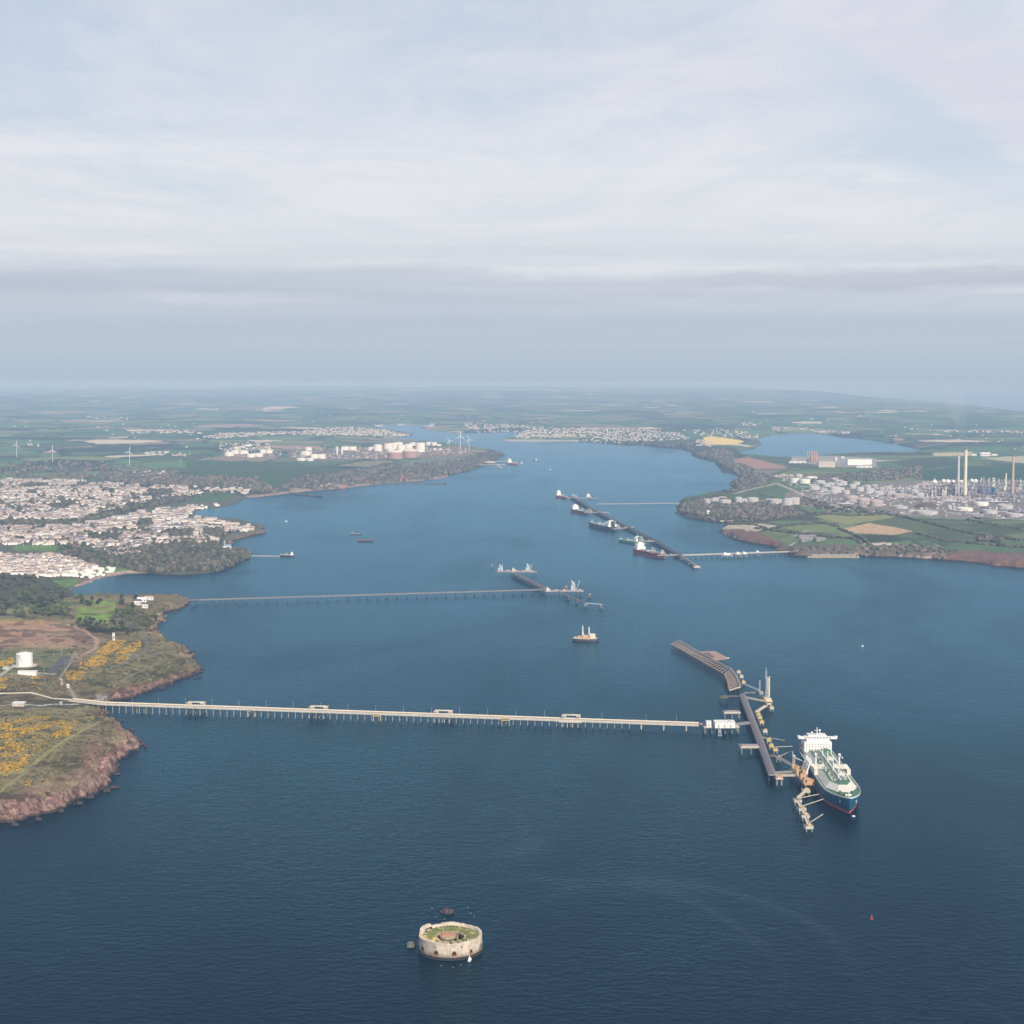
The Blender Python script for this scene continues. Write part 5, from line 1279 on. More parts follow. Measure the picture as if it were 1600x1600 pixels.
def head(label, a, b_, towers, yel=None):
    A = Vector(W(*a, ZD)); B = Vector(W(*b_, ZD)); o = empty('loading_platform', A, 0, label, 'platform'); V = B - A
    q = MB(); q.beam((0, 0, 0), V, 15, 1.6); q.build('deck', CONC2, o)
    for k in range(9):
        p = V * ((k + .3) / 9); q = MB()
        for sg in (-5.5, 5.5): q.cyl(p.x, p.y + sg, -16, -.6, .8)
        q.build('pile', SLATE, o)
    q = MB()
    for k in range(4): q.tube((2, -3 + k * 2, 2), V + Vector((-2, -3 + k * 2, 2)), .5, n=6)
    for k in range(5): p = V * ((k + .5) / 5); q.box((p.x, p.y + (k % 2) * 3 - 1, 2.6), (7, 6, 3 + k % 3))
    q.build('pipe_manifold', mat('pink_grey_pipework', (.42, .34, .34)), o)
    for t, h, lean in towers:
        p = V * t; q = MB()
        for i in range(4): q.beam((p.x + i * 2.2, p.y, .7), (p.x + i * 2.2 - lean * .3, p.y, h - i * 2.0), 1.0, 1.0)
        q.build('loading_arm', WHITEP, o)
        q = MB(); q.beam((p.x + 8, p.y, 2), (p.x + 8 + lean, p.y, h * .95), 1.1, 1.1); q.beam((p.x - 3, p.y - 1, 2.4), (p.x - 3, p.y - 1, h * .5), 3, 3); q.build('gangway_tower', BLUEST, o)
    if yel is not None:
        p = V * yel; q = MB(); q.box((p.x, p.y, 3.5), (9, 8, 6)); q.box((p.x - 2, p.y, 8), (3, 3, 5)); q.build('switch_house', STEELC, o)
    return o
head('upper loading head of the middle jetty with a white arm stack at each end', (776, 893), (836, 893.5), ((.08, 20, -1), (.80, 23, 4)), .45)
head('lower loading head of the middle jetty with tall pale arms', (851, 924), (912, 923.5), ((.72, 27, 9),), .09)
dolphin(884, 917, 'rusty brown dolphin above the lower head of the middle jetty', None, 5, RUST)

# ------------------------------------------------------------------ the far diagonal jetty
def far_jetty():
    pts = [(893, 776), (930, 798), (985, 826), (1024, 845), (1064, 869)]
    spine('dark diagonal spine with piers, backbone of the far jetty', pts, 14, sp=26, m1=SLATE, m2=SLATE, mp=DARKM, pr=1.1, npipe=6)
    spine('lighter near tail of the far diagonal jetty stepping out past the crimson tanker', [(1064, 869), (1078, 877), (1086, 883)], 7, sp=24, m1=CONC2, m2=CONC2, mp=DARKM, npipe=3)
    for x, y, r, l in ((1068, 873, 7, 'small square head platform near the end of the far jetty tail'), (1080, 880, 7, 'second square head platform on the far jetty tail'), (1088, 885, 9, 'outermost buff platform ending the far jetty tail')):
        dolphin(x, y, l, None, r, CONC, 'platform')
    lk = bridge('grey trestle link from the wooded point to the far diagonal jetty', (932, 788), (1062, 786.5), 12, 3, mat('blue_grey_deck', (.42, .45, .44)), pipes=6)
    c0 = W(932, 788); c1 = W(1058, 787)
    for k in range(24):
        t = (k + .5) / 24; o = MB().cyl(0, 0, -14, -.5, 1.1, n=6).cyl(0, 9, -14, -.5, 1.1, n=6).build('trestle_pier', SLATE, lk); o.location = (c0[0] + (c1[0] - c0[0]) * t - lk.location.x, c0[1] + (c1[1] - c0[1]) * t - 4 - lk.location.y, 0)
    br = [wp(1066, 868), wp(1232, 862.5), wp(1246, 861, 14)]
    trestle('pale near approach trestle from the right shore to the far jetty', None, br, 10, 1.8, 17, .9, CONC2, STEELC, SLATE, start=0, lamps=120).name = 'far_trestle'
    for x, y, l, s in ((1136, 867.5, 'pale pump house platform midway on the near approach of the far jetty', 1.0), (1154, 866.5, 'small white cabin on the near approach of the far jetty', .55), (1164, 866, 'second small white cabin on the near approach', .5), (1184, 864, 'small white hut on the shoreward part of the near approach', .4)):
        o = deck_on_piles('refuge_platform', l, 'platform', x, y, 34 * s, 22 * s, 0, m=CONC2, nx=3, ny=2)
        q = MB(); q.box((0, 2, 3.2), (18 * s, 10 * s, 5)); q.box((-6 * s, 3, 6.6), (6 * s, 6 * s, 2.4)); q.build('pump_house', WHITEP, o)
    for a, b_, l in (((886, 778), (935, 779), 'cross berth at the far tip of the diagonal jetty'), ((912, 801), (952, 801), 'cross berth beside the red decked tanker'), ((958, 827), (990, 823.5), 'cross berth beside the black hulled tanker'), ((995, 846), (1026, 846), 'cross berth beside the green coaster'), ((1027, 868), (1062, 867.5), 'cross berth beside the crimson tanker')):
        A = Vector(W(*a, ZD)); B = Vector(W(*b_, ZD)); V = B - A
        o = empty('berth_platform', A, 0, l, 'platform'); q = MB(); q.beam((0, 0, 0), V, 12, 1.8); q.build('deck', CONC2, o)
        q = MB()
        for k in range(3): q.tube((0, -2 + 2 * k, 2), V + Vector((0, -2 + 2 * k, 2)), .6, n=6)
        q.box(tuple(V * .3 + Vector((0, 0, 4))), (10, 8, 6)); q.box(tuple(V * .62 + Vector((0, 0, 3))), (8, 7, 4)); q.build('pipe_manifold', PIPEG, o)
        q = MB()
        for k in range(4): q.beam(tuple(V * (.2 + .04 * k) + Vector((0, 0, 1))), tuple(V * (.16 + .04 * k) + Vector((0, 0, 16))), .9, .9)
        q.build('loading_arm', WHITEP, o)
        for k in range(5):
            p = V * ((k + .5) / 5); q = MB(); q.cyl(p.x, p.y - 4, -14, -.6, 1.0, n=6); q.cyl(p.x, p.y + 4, -14, -.6, 1.0, n=6); q.build('pile', SLATE, o)
far_jetty()
# terminal at the turbine headland
bridge('thin cream trestle from the turbine headland to the orange ship', (752, 722), (795, 720.5), 14, 4, STEELC)
bridge('second thin cream trestle to the orange ship, nearer of the pair', (748, 726.5), (790, 726.5), 10, 3, STEELC)
o = deck_on_piles('berth_platform', 'buff jetty head joined to the turbine headland', 'platform', 766, 723, 70, 40, 0, nx=4, ny=2); q = MB(); q.box((0, 0, 5), (30, 14, 8)); q.box((20, 4, 4), (14, 8, 6)); q.build('pump_house', CONC, o)
o = deck_on_piles('berth_platform', 'grey berth head above the low workboat', 'platform', 776, 730, 60, 16, 0, nx=4, ny=2, m=CONC2); q = MB(); q.beam((10, 0, 1), (6, 0, 22), 1.4, 1.4); q.beam((14, 0, 1), (14, 0, 20), 1.4, 1.4); q.build('loading_arm', WHITEP, o)
tp = bridge('thin pier linking the wooded point to the small cream tanker', (392, 869), (438, 869.5), 4, 2, CONC, z=7)
for k in range(9): 
    c = W(396 + k * 5, 869.3, 7); o = MB().cyl(0, 0, -11, -.3, .6, n=6).build('pier_post', SLATE, tp); o.location = (c[0] - tp.location.x, c[1] - tp.location.y, 0)
for a, b_, l in (((456, 771.5), (503, 776), 'dark breakwater arm reaching out from the pink beach'), ((632, 755), (697, 756), 'long dark breakwater arm at the foot of the solar fields')):
    A = Vector(W(*a, 2)); B = Vector(W(*b_, 2)); o = empty('breakwater', A, 0, l, 'breakwater'); V = B - A
    q = MB(); q.beam((0, 0, 0), V, 16, 5); q.build('stone_arm', SLATE, o); q = MB(); q.box((V.x - 4, V.y, 5), (12, 14, 5)); q.build('head_block', DARKM, o)
# ------------------------------------------------------------------ wind turbines
def turbine(px, py, h, blade, ph, label, face=R(180), m=None, group='wind turbines'):
    x, y, z = G(px, py); o = empty('wind_turbine', (x, y, z), 0, label, 'wind turbine', group)
    m = m or mat('turbine_paint', (.70, .70, .69), .5); q = MB(); q.tube((0, 0, -4), (0, 0, h), h * .024, h * .014, 10); q.build('tower', m, o)
    q = MB(); q.box((0, 0, h + h * .015), (h * .04, h * .11, h * .04)); q.build('nacelle', m, o)
    hub = Vector((0, -h * .07, h + h * .015)); q = MB(); q.ball(tuple(hub), h * .022, 8, 6); q.build('hub', m, o)
    for k in range(3):
        a = ph + k * 2 * math.pi / 3; d = Vector((math.sin(a), 0, math.cos(a))); n = Vector((math.cos(a), 0, -math.sin(a)))
        q = MB(); w0, w1, w2 = blade * .035, blade * .06, blade * .014
        vs = []
        for t, ww in ((0.02, w0), (.22, w1), (1.0, w2)):
            p = hub + d * blade * t
            for s1, s2 in ((-1, -.25), (1, -.25), (1, .25), (-1, .25)): vs.append(p + n * ww * s1 + Vector((0, ww * s2, 0)))
        q.add(vs, [(3, 2, 1, 0), (8, 9, 10, 11)] + [(a_ * 4 + i, a_ * 4 + (i + 1) % 4, a_ * 4 + 4 + (i + 1) % 4, a_ * 4 + 4 + i) for a_ in (0, 1) for i in range(4)]); q.build('blade', m, o)
def sc(px, py):
    x, y, z = G(px, py); return y / F
for (bx_, by, ty, ph, l) in ((26, 714, 695, .25, 'leftmost wind turbine above the town at the left edge'), (82.5, 722, 703, .1, 'second wind turbine from the left above the town'), (202.5, 727, 706, .25, 'third wind turbine from the left, above the middle of the town'),
                       (282, 731, 719, .4, 'dim grey wind turbine to the right of three white ones'), (702, 706, 689, -.5, 'left turbine of the trio behind the solar fields'), (719.5, 702, 682, .05, 'tallest middle turbine of the trio behind the solar fields'), (733, 704, 687, -.3, 'right turbine of the trio behind the solar fields')):
    k = sc(bx_, by); h = (by - ty) * k * 1.0; turbine(bx_, by, h, h * .44, ph, l, m=mat('grey_turbine_paint', (.32, .33, .35)) if 'dim' in l else None)

# ------------------------------------------------------------------ storage tanks
TW = mat('white_tank_paint', (.80, .78, .70), .5, 0, .12, .03, (.68, .64, .55), .08)
TG = mat('grey_tank_paint', (.54, .52, .51), .6, 0, .25, .04, (.42, .40, .39), .15)
TB = mat('brown_tank_concrete', (.42, .27, .22), .8, 0, .2, .03, (.34, .22, .18), .15)
TP = mat('pinkish_tank_paint', (.50, .42, .40), .7, 0, .3, .04, (.36, .28, .26), .2)
TR = mat('tank_roof_paint', (.62, .61, .59), .7, 0, .3, .05, (.45, .44, .43), .2)
def tank(px, py, wpx, hpx, label, group, wall=TW, roof='cone', rmat=None):
    x, y, z = G(px, py); s = F / y; r = wpx / s / 2; ht = max(5, hpx / s - r * .16)
    o = empty('storage_tank', (x, y + r, z), 0, label, 'storage tank', group)
    q = MB(); n = 24; q.lathe(0, 0, [(r, -8), (r, ht * .5), (r * 1.012, ht * .5 + .2), (r * 1.012, ht * .5 + .9), (r, ht * .5 + 1.1), (r, ht), (r * .985, ht), (r * .985, ht - 1.4)], n); q.build('shell', wall, o)
    q = MB()
    if roof == 'dome': q.lathe(0, 0, [(r * 1.01, ht - .3), (r * .9, ht + r * .10), (r * .6, ht + r * .22), (r * .25, ht + r * .29), (.2, ht + r * .3)], n)
    elif roof == 'cone': q.lathe(0, 0, [(r * .99, ht - .1), (r * .5, ht + r * .07), (.2, ht + r * .10)], n)
    else: q.lathe(0, 0, [(r * .98, ht - 2.6), (r * .9, ht - 2.4), (.2, ht - 2.3)], n)
    q.build('roof', rmat or (TR if wall is not TW else TW), o)
    q = MB()
    for k in range(7):
        a = -1.9 + k * .09; q.box((r * 1.02 * math.cos(a), r * 1.02 * math.sin(a), ht * (k + .5) / 7), (1.0, 3, .5), a + math.pi / 2)
    q.build('stairway', SLATE, o)
    return o
A4 = lambda x, y: (300 + x / 4, 640 + y / 4)
def farm(rows, conv, wsc, label, group, wall=TW, roof='cone'):
    for r in rows:
        x, y, w_, h = r[:4]; px, py = conv(x, y + h * .45); wl = r[4] if len(r) > 4 else wall; rf = r[5] if len(r) > 5 else roof
        tank(px, py, w_ / wsc, h / wsc, label, group, wl, rf)
farm([(228, 278, 62, 26), (268, 266, 60, 26), (318, 268, 62, 26), (365, 288, 55, 26), (410, 284, 60, 26), (440, 262, 40, 24), (478, 262, 48, 24), (275, 240, 40, 14), (345, 224, 45, 15), (310, 232, 40, 12)], A4, 4, 'white cylindrical oil tank in the western cluster above the green hillside', 'white tanks of the western hillside cluster')
farm([(725, 246, 44, 22), (708, 274, 74, 28), (680, 311, 60, 18), (735, 312, 48, 18), (760, 292, 50, 30), (805, 293, 54, 30), (955, 243, 50, 26), (1003, 243, 50, 26)], A4, 4, 'white cylindrical oil tank in the middle group above the green hillside', 'white tanks of the middle hillside group')
farm([(1120, 246, 52, 26), (1160, 240, 55, 44), (1225, 232, 60, 40), (1262, 228, 60, 40), (1240, 258, 50, 30), (1305, 246, 55, 50), (1350, 240, 55, 50), (1425, 232, 62, 50), (1425, 255, 60, 22), (1478, 214, 40, 24), (1512, 216, 40, 24), (1540, 222, 36, 14), (1515, 248, 24, 12), (1550, 248, 24, 12), (1290, 214, 55, 24), (1380, 216, 45, 24)], A4, 4, 'tall white tank packed in the eastern cluster left of three turbines', 'white tanks of the eastern cluster')
for x, l in ((1268, 'left of two big brown-walled gas tanks with pale domes'), (1360, 'right of two big brown-walled gas tanks with pale domes')):
    px, py = A4(x, 310 if x < 1300 else 302); tank(px, py, 24, 12.5, l, None, TB, 'dome', mat('pale_pink_dome', (.72, .62, .55)))
for x, h, l in ((908, 11, 'slim white process column beside the middle tanks, left one'), (938, 10, 'slightly stouter white process column beside the middle tanks')):
    px, py = A4(x, 280); X, Y, Z = G(px, py); k = Y / F; o = empty('process_column', (X, Y, Z), 0, l, 'column'); q = MB(); q.cyl(0, 0, -4, h * k, 1.4 * k, n=12); q.build('shell', TW, o); q = MB(); q.lathe(0, 0, [(1.5 * k, h * k), (.9 * k, h * k + 1.0 * k), (.2, h * k + 1.3 * k)], 12); q.build('cap', TW, o)

A7 = lambda x, y: (1040 + x / 5.714, 640 + y / 5.714)
A8 = lambda x, y: (1300 + x / 5.333, 640 + y / 5.333)
farm([(455, 798, 70, 26, TP), (515, 790, 80, 26, TP)], A7, 5.714, 'pinkish grey tank behind the row on the wooded point', 'pinkish tanks on the wooded point', TG)
farm([(385, 820, 78, 46), (440, 818, 80, 44), (540, 826, 108, 44), (655, 812, 64, 60), (704, 816, 64, 40), (785, 808, 106, 46), (935, 818, 84, 44), (990, 822, 120, 50), (1100, 826, 90, 64), (1160, 818, 90, 64), (1090, 835, 90, 44)], A7, 5.714, 'pale grey cylindrical oil tank in the row along the wooded point', 'grey tanks in a row on the wooded point', TG)
farm([(1165, 636, 96, 46, TW), (1250, 640, 100, 44, TW), (1305, 608, 120, 26, TW), (1195, 590, 64, 32), (1060, 585, 70, 20, TP), (1120, 590, 60, 20, TP), (1335, 700, 100, 40), (1390, 645, 90, 30), (1440, 675, 80, 35), (1490, 665, 80, 30), (1530, 720, 110, 50), (1550, 640, 80, 30), (1510, 622, 70, 24), (1590, 655, 80, 34), (1420, 720, 70, 24), (1480, 735, 80, 24)], A7, 5.714, 'oil tank at the seaward end of the refinery', 'tanks at the seaward end of the refinery', TG)
farm([(100, 615, 66, 40), (180, 640, 70, 40), (125, 690, 60, 35), (240, 665, 66, 40), (300, 640, 60, 25), (320, 680, 80, 46), (400, 700, 90, 36), (470, 660, 60, 40), (500, 700, 70, 36), (420, 665, 50, 36), (565, 718, 104, 36, TP), (575, 665, 70, 28), (640, 665, 50, 30), (690, 680, 66, 36), (740, 712, 76, 42), (800, 668, 50, 30), (30, 655, 90, 30), (60, 625, 60, 26), (210, 615, 60, 26), (360, 635, 50, 24), (20, 690, 60, 26), (80, 660, 60, 26), (770, 690, 50, 30), (700, 650, 60, 26)], A8, 5.333, 'grey cylindrical tank in the crowded middle of the refinery tank field', 'tanks in the crowded refinery tank field', TG)
for x, y, l in ((180, 772, 'left of three brownish domed tanks in a diagonal row'), (278, 790, 'middle of three brownish domed tanks in a diagonal row'), (382, 806, 'right of three brownish domed tanks in a diagonal row')):
    px, py = A8(x, y); tank(px, py, 21, 9, l, None, TP, 'dome', TP)
for x, y, w_, h, l, rf in ((585, 818, 118, 28, 'pale greenish tank by the dark earth mound', 'open'), (680, 846, 80, 22, 'half sunken grey tank left of the widest one', 'open'), (812, 868, 195, 40, 'widest tank in the near right row, pale rim and dark hollow roof', 'open'), (985, 830, 36, 36, 'narrow tall tank, left of the narrow pair', 'cone'), (1020, 826, 30, 34, 'narrow tall tank, right of the narrow pair', 'cone'), (1125, 840, 132, 38, 'white-fronted tank right of the narrow pair', 'open'),
                        (1260, 795, 125, 38, 'white tank with a rusty red rim above the near row', 'cone'), (1335, 862, 125, 40, 'cream tank between two wider ones in the near right row', 'open'), (1462, 822, 135, 44, 'large grey tank behind the near right row', 'open'), (1545, 890, 145, 40, 'pale tank at the right edge of the photo, near row', 'open')):
    px, py = A8(x, y + 8); tank(px, py, w_ / 5.333, h / 5.333, l, None, TW if 'white' in l else TG, rf)
# gas spheres
for x, y, r, l in ((965, 632, 22, 'largest white gas sphere between the tank field and the chimneys'), (930, 618, 17, 'smaller white sphere left of the largest'), (1010, 622, 16, 'small white sphere right of the largest'), (1165, 616, 17, 'white sphere just right of the pale chimney'), (1197, 618, 17, 'second white sphere right of the pale chimney'), (1075, 618, 14, 'pinkish sphere between the two left chimneys')):
    px, py = A8(x, y); X, Y, Z = G(px, py); k = Y / F / 5.333; rr = r * k; o = empty('gas_sphere', (X, Y, Z), 0, l, 'gas sphere')
    q = MB(); q.ball((0, 0, rr * 1.35), rr, 16, 12); q.build('shell', TW, o, smooth=True)
    for i in range(6):
        a = i * 1.047; q = MB(); q.cyl(rr * .85 * math.cos(a), rr * .85 * math.sin(a), -3, rr * 1.2, rr * .06, n=6); q.build('leg', TG, o)
# chimneys
def chimney(x, yb, yt, w_, label, m, bands=None, wt=None):
    px, py = A8(x, yb); X, Y, Z = G(px, py); k = Y / F / 5.333; h = (yb - yt) * k; r = w_ * k / 2; o = empty('chimney', (X, Y, Z), 0, label, 'chimney')
    q = MB(); q.tube((0, 0, -5), (0, 0, h), r, (wt or w_) * k / 2, 20); q.build('shaft', m, o, smooth=False)
    q = MB(); q.cyl(0, 0, h, h + 2.5, (wt or w_) * k / 2 * .96, n=16); q.build('rim', bands or SLATE, o)
    for f in (.35, .65, .93):
        q = MB(); rr = r + ((wt or w_) * k / 2 - r) * f; q.lathe(0, 0, [(rr + .1, h * f), (rr + 1.8, h * f), (rr + 1.8, h * f + 1.2), (rr + .1, h * f + 1.2)], 16); q.build('gallery', m, o)
    q = MB(); q.box((0, -r * 1.1, h * .02), (r * 1.6, r, h * .05)); q.build('flue_duct', SLATE, o)
chimney(1050, 715, 380, 24, 'slim grey white chimney, left of the close pair', mat('grey_white_chimney', (.60, .57, .55), .8), None, 15)
chimney(1108, 730, 335, 29, 'tallest and stoutest pale yellowish chimney of the refinery', mat('pale_yellow_chimney', (.74, .70, .55), .8), None, 22)
chimney(1503, 740, 390, 26, 'tan chimney with an orange top near the right edge of the photo', mat('tan_chimney', (.52, .38, .28), .8), HORNG, 17)
# columns and process units
for x, yb, yt, w_, l in ((853, 680, 566, 9, 'thin column with a round knob near the left of the process area'), (1240, 660, 562, 9, 'left of two thin grey columns in the middle of the process area'), (1262, 660, 560, 9, 'right of two thin grey columns in the middle of the process area'), (1448, 665, 530, 13, 'pale column just left of the tan chimney'), (1345, 650, 568, 30, 'squat lattice column among the process units'),
                      (1390, 640, 575, 12, 'short column behind the blue unit'), (1085, 725, 668, 26, 'squat white vessel at the foot of the tallest chimney'), (950, 715, 640, 10, 'thin column among the left pipe frames'), (1440, 690, 640, 30, 'round topped vessel near the tan chimney'), (1570, 690, 590, 14, 'column at the right edge of the process area'), (1300, 650, 575, 9, 'thin column between the twin columns and the lattice one'), (870, 725, 655, 9, 'thin column at the lower left of the process area')):
    px, py = A8(x, yb); X, Y, Z = G(px, py); k = Y / F / 5.333; h = (yb - yt) * k; r = w_ * k / 2; o = empty('process_column', (X, Y, Z), 0, l, 'column')
    q = MB(); q.lathe(0, 0, [(r, -3), (r, h * .55), (r * .85, h * .6), (r * .85, h * .97), (r * .3, h)], 12); q.build('shell', TG if 'grey' in l or 'thin' in l else TW, o)
    q = MB()
    for f in (.3, .5, .7, .9): q.box((r, 0, h * f), (r * 1.2 + 2, r * 2 + 2, .8))
    q.build('gallery', SLATE, o)
    if 'knob' in l: q = MB(); q.ball((0, 0, h * .68), 20 * k, 12, 8); q.build('round_head', TW, o)
def process_unit(x, y, w_, h, d, label, m=TG, seed=0, frame=SLATE):
    px, py = A8(x, y); X, Y, Z = G(px, py); k = Y / F / 5.333; Wd = w_ * k; H = h * k; rng = random.Random(seed)
    o = empty('process_unit', (X, Y, Z), 0, label, 'process unit', 'refinery process units'); q = MB(); nx = max(3, int(Wd / 14)); ny = 3; nz = max(2, int(H / 12))
    for i in range(nx + 1):
        for j in range(ny): q.box((-Wd / 2 + Wd * i / nx, j * d / 2, H / 2 - 2), (1.0, 1.0, H + 4))
    for kz in range(1, nz + 1):
        for j in range(ny): q.box((0, j * d / 2, H * kz / nz), (Wd, 1.0, .8))
        for i in range(nx + 1): q.box((-Wd / 2 + Wd * i / nx, d / 2, H * kz / nz), (.8, d, .8))
    q.build('steel_frame', frame, o)
    q = MB()
    for i in range(nx * 3):
        xx = (rng.random() - .5) * Wd; yy = rng.random() * d; hh = H * (.3 + .8 * rng.random()); rr = 1.5 + 3 * rng.random(); q.cyl(xx, yy, -3, hh, rr, n=8)
    q.build('vessel', m, o)
    q = MB()
    for i in range(nx * 3): q.box(((rng.random() - .5) * Wd, rng.random() * d, H * rng.random() * .8), (4 + 9 * rng.random(), 4 + 5 * rng.random(), 3 + 5 * rng.random()))
    for j in range(6): q.tube((-Wd / 2, j * d / 6, H * rng.random() * .5 + 3), (Wd / 2, j * d / 6, H * .4 * rng.random() + 3), .7, n=5)
    q.build('machinery', mat('unit_machinery', (.34, .31, .33), .7, 0, .4, .06, (.2, .17, .19)), o)
for i, (x, y, w_, h, l) in enumerate(((840, 728, 90, 90, 'low frame of pipes and vessels at the left end of the process area'), (900, 700, 90, 60, 'pink grey pipe frame left of the large sphere'), (960, 725, 80, 90, 'tall pipe frame below the large sphere'), (1020, 722, 70, 110, 'dense grey frame around the foot of the slim chimney'), (1130, 700, 90, 70, 'pale frame right of the tallest chimney'),
                                   (1150, 728, 90, 60, 'low front frame right of the tallest chimney'), (1210, 700, 80, 80, 'pipe frame left of the twin thin columns'), (1270, 700, 70, 90, 'dark pipe frame below the twin thin columns'), (1350, 670, 90, 90, 'tall open frame behind the blue unit'), (1420, 660, 80, 60, 'pale frame behind and right of the blue unit'),
                                   (1430, 738, 90, 60, 'low pipe frame left of the tan chimney foot'), (1540, 700, 90, 90, 'pipe frame right of the tan chimney'), (1600, 720, 100, 100, 'pipe frame at the very right edge of the photo'), (1550, 760, 110, 50, 'low front frame near the right edge of the photo'), (620, 700, 90, 30, 'low piping yard at the end of the tank field'), (1240, 740, 120, 26, 'long low pipe rack in front of the process area'))):
    process_unit(x, y, w_, h, 40, l, TG if i % 2 else TW, i)
process_unit(1318, 716, 130, 62, 46, 'dark blue process unit left of the tan chimney', mat('blue_unit_paint', (.09, .17, .28)), 99, mat('blue_unit_frame', (.07, .13, .22)))
# buildings
def building(px, py, wpx, hpx, dep, label, cat='building', m=WHITEP, roof=None, rz=0.0, name='building', gable=False, wins=3, group=None):
    X, Y, Z = G(px, py); k = Y / F; w_ = wpx * k; h = hpx * k; o = empty(name, (X, Y + dep / 2, Z), rz, label, cat, group)
    q = MB(); q.box((0, 0, h / 2 - 2), (w_, dep, h + 4)); q.build('wall', m, o)
    q = MB()
    if gable:
        a = (w_ / 2 + .4, dep / 2 + .4, dep * .3); vs = [(-a[0], -a[1], h), (a[0], -a[1], h), (a[0], a[1], h), (-a[0], a[1], h), (-a[0], 0, h + a[2]), (a[0], 0, h + a[2])]
        q.add(vs, [(0, 1, 5, 4), (2, 3, 4, 5), (0, 4, 3), (1, 2, 5), (3, 2, 1, 0)])
    else: q.box((0, 0, h + .4), (w_ + 1, dep + 1, .8))
    q.build('roof', roof or m, o)
    for i in range(wins):
        q = MB(); q.box((-w_ / 2 + w_ * (i + .5) / wins, -dep / 2 - .04, h * .45), (w_ / wins * .45, .1, h * .3)); q.build('window', GLASSD, o)
    return o
px, py = A8(232, 462); building(px, py, 38, 8.5, 60, 'large flat white turbine hall by the inland water', roof=TW, wins=0)
px, py = A7(1440, 515); building(px, py, 26, 9, 40, 'cream power station hall right of five orange stacks', m=CONC, wins=0)
px, py = A7(1150, 465); building(px, py, 9, 4, 30, 'pinkish low building left of the five orange stacks', m=TP)
px, py = A7(1180, 478); building(px, py, 26, 2.5, 40, 'long low white shed left of the five orange stacks')
px, py = A8(35, 425); building(px, py, 3, 5, 20, 'small white tower block by the inland water')
px, py = A8(90, 405); building(px, py, 5, 2.4, 20, 'small white shed above the turbine hall')
px, py = A8(270, 485); building(px, py, 24, 2.5, 30, 'low white shed in front of the turbine hall')
px, py = A8(1280, 388); building(px, py, 15, 5.6, 40, 'white farm shed on the tan field behind the chimneys')
px, py = A8(1185, 385); building(px, py, 8, 2.6, 20, 'small white shed left of the one on the tan field')
px, py = A8(1355, 385); building(px, py, 9, 2.6, 20, 'small white shed right of the one on the tan field')
for i, x in enumerate((1268, 1287, 1306, 1328, 1348)):
    px, py = A7(x, 466); X, Y, Z = G(px, py); k = Y / F / 5.714; o = empty('power_stack', (X, Y, Z), 0, ['leftmost', 'second', 'middle', 'fourth', 'rightmost'][i] + ' of the five orange power station stacks', 'chimney', 'five power station stacks')
    q = MB(); q.cyl(0, 0, -3, 96 * k, 4.6 * k, n=10); q.build('shaft', mat('orange_stack', (.68, .34, .20), .7), o); q = MB(); q.box((0, 12, 10), (9 * k, 16, 24)); q.build('boiler_house', mat('cream_boiler', (.6, .55, .45)), o)



# coastal battery ruins and quay walls on the right shore
X, Y, Z = G(1302, 863); o = empty('shore_fort', (X, Y, Z), 0, 'low pale fort wall above the shore at the root of the far trestle', 'fort')
q = MB(); q.box((0, 0, -1), (150, 10, 12)); q.build('front_wall', RUBBLE, o); q = MB(); q.box((0, 22, 3), (120, 8, 10)); q.box((60, 12, 2), (10, 14, 10)); q.build('side_wall', CONC2, o)
q = MB()
for i in range(12): q.box((-66 + i * 12, -5.06, 2.4), (2, .1, 2))
q.build('gun_port', GLASSD, o)
for x, y, w_, h, l in ((1262, 840, 26, 3, 'roofless pale ruin in the rough ground, rear block'), (1262, 846, 20, 4, 'roofless pale ruin in the rough ground, front left block'), (1283, 845, 15, 4, 'roofless pale ruin in the rough ground, front right block')):
    building(x, y, w_, h, 24, l, 'ruin', CONC2, roof=CONC2, name='ruined_battery', wins=4)
building(1107, 803.5, 4.5, 5, 14, 'white navigation tower in the scrub of the wooded point', 'tower', WHITEP, name='day_mark', wins=1)
X, Y, Z = G(1135, 815); o = MB().box((0, 0, 1), (44, 6, 5)).build('quay_wall', CONC); o.location = (X, Y, Z); tag(o, 'short white quay wall at the foot of the wooded point', 'wall')
# grey bund in the tank field
X, Y, Z = G(*A8(790, 812)); o = MB().lathe(0, 0, [(52, -4), (40, 8), (22, 15), (.5, 16)], 24).build('spoil_heap', mat('dark_brown_earth', (.13, .095, .075), .95, 0, .4, .05)); o.location = (X, Y, Z); tag(o, 'dark brown earth heap among the right-hand tanks', 'earth heap')
# lattice masts
for x, yb, yt, l in ((605, 600, 395, 'left thin lattice mast behind the tank field'), (668, 600, 365, 'right thin lattice mast behind the tank field')):
    px, py = A8(x, yb); X, Y, Z = G(px, py); k = Y / F / 5.333; q = MB(); h = (yb - yt) * k
    for i in (-1, 1): q.beam((i * 3, 0, 0), (i * .8, 0, h), .4, .4)
    for j in range(8): q.beam((-3 + .3 * j, 0, h * j / 8), (2.7 - .3 * j, 0, h * (j + 1) / 8), .3, .3)
    o = q.build('lattice_mast', SLATE); o.location = (X, Y, Z); tag(o, l, 'mast')

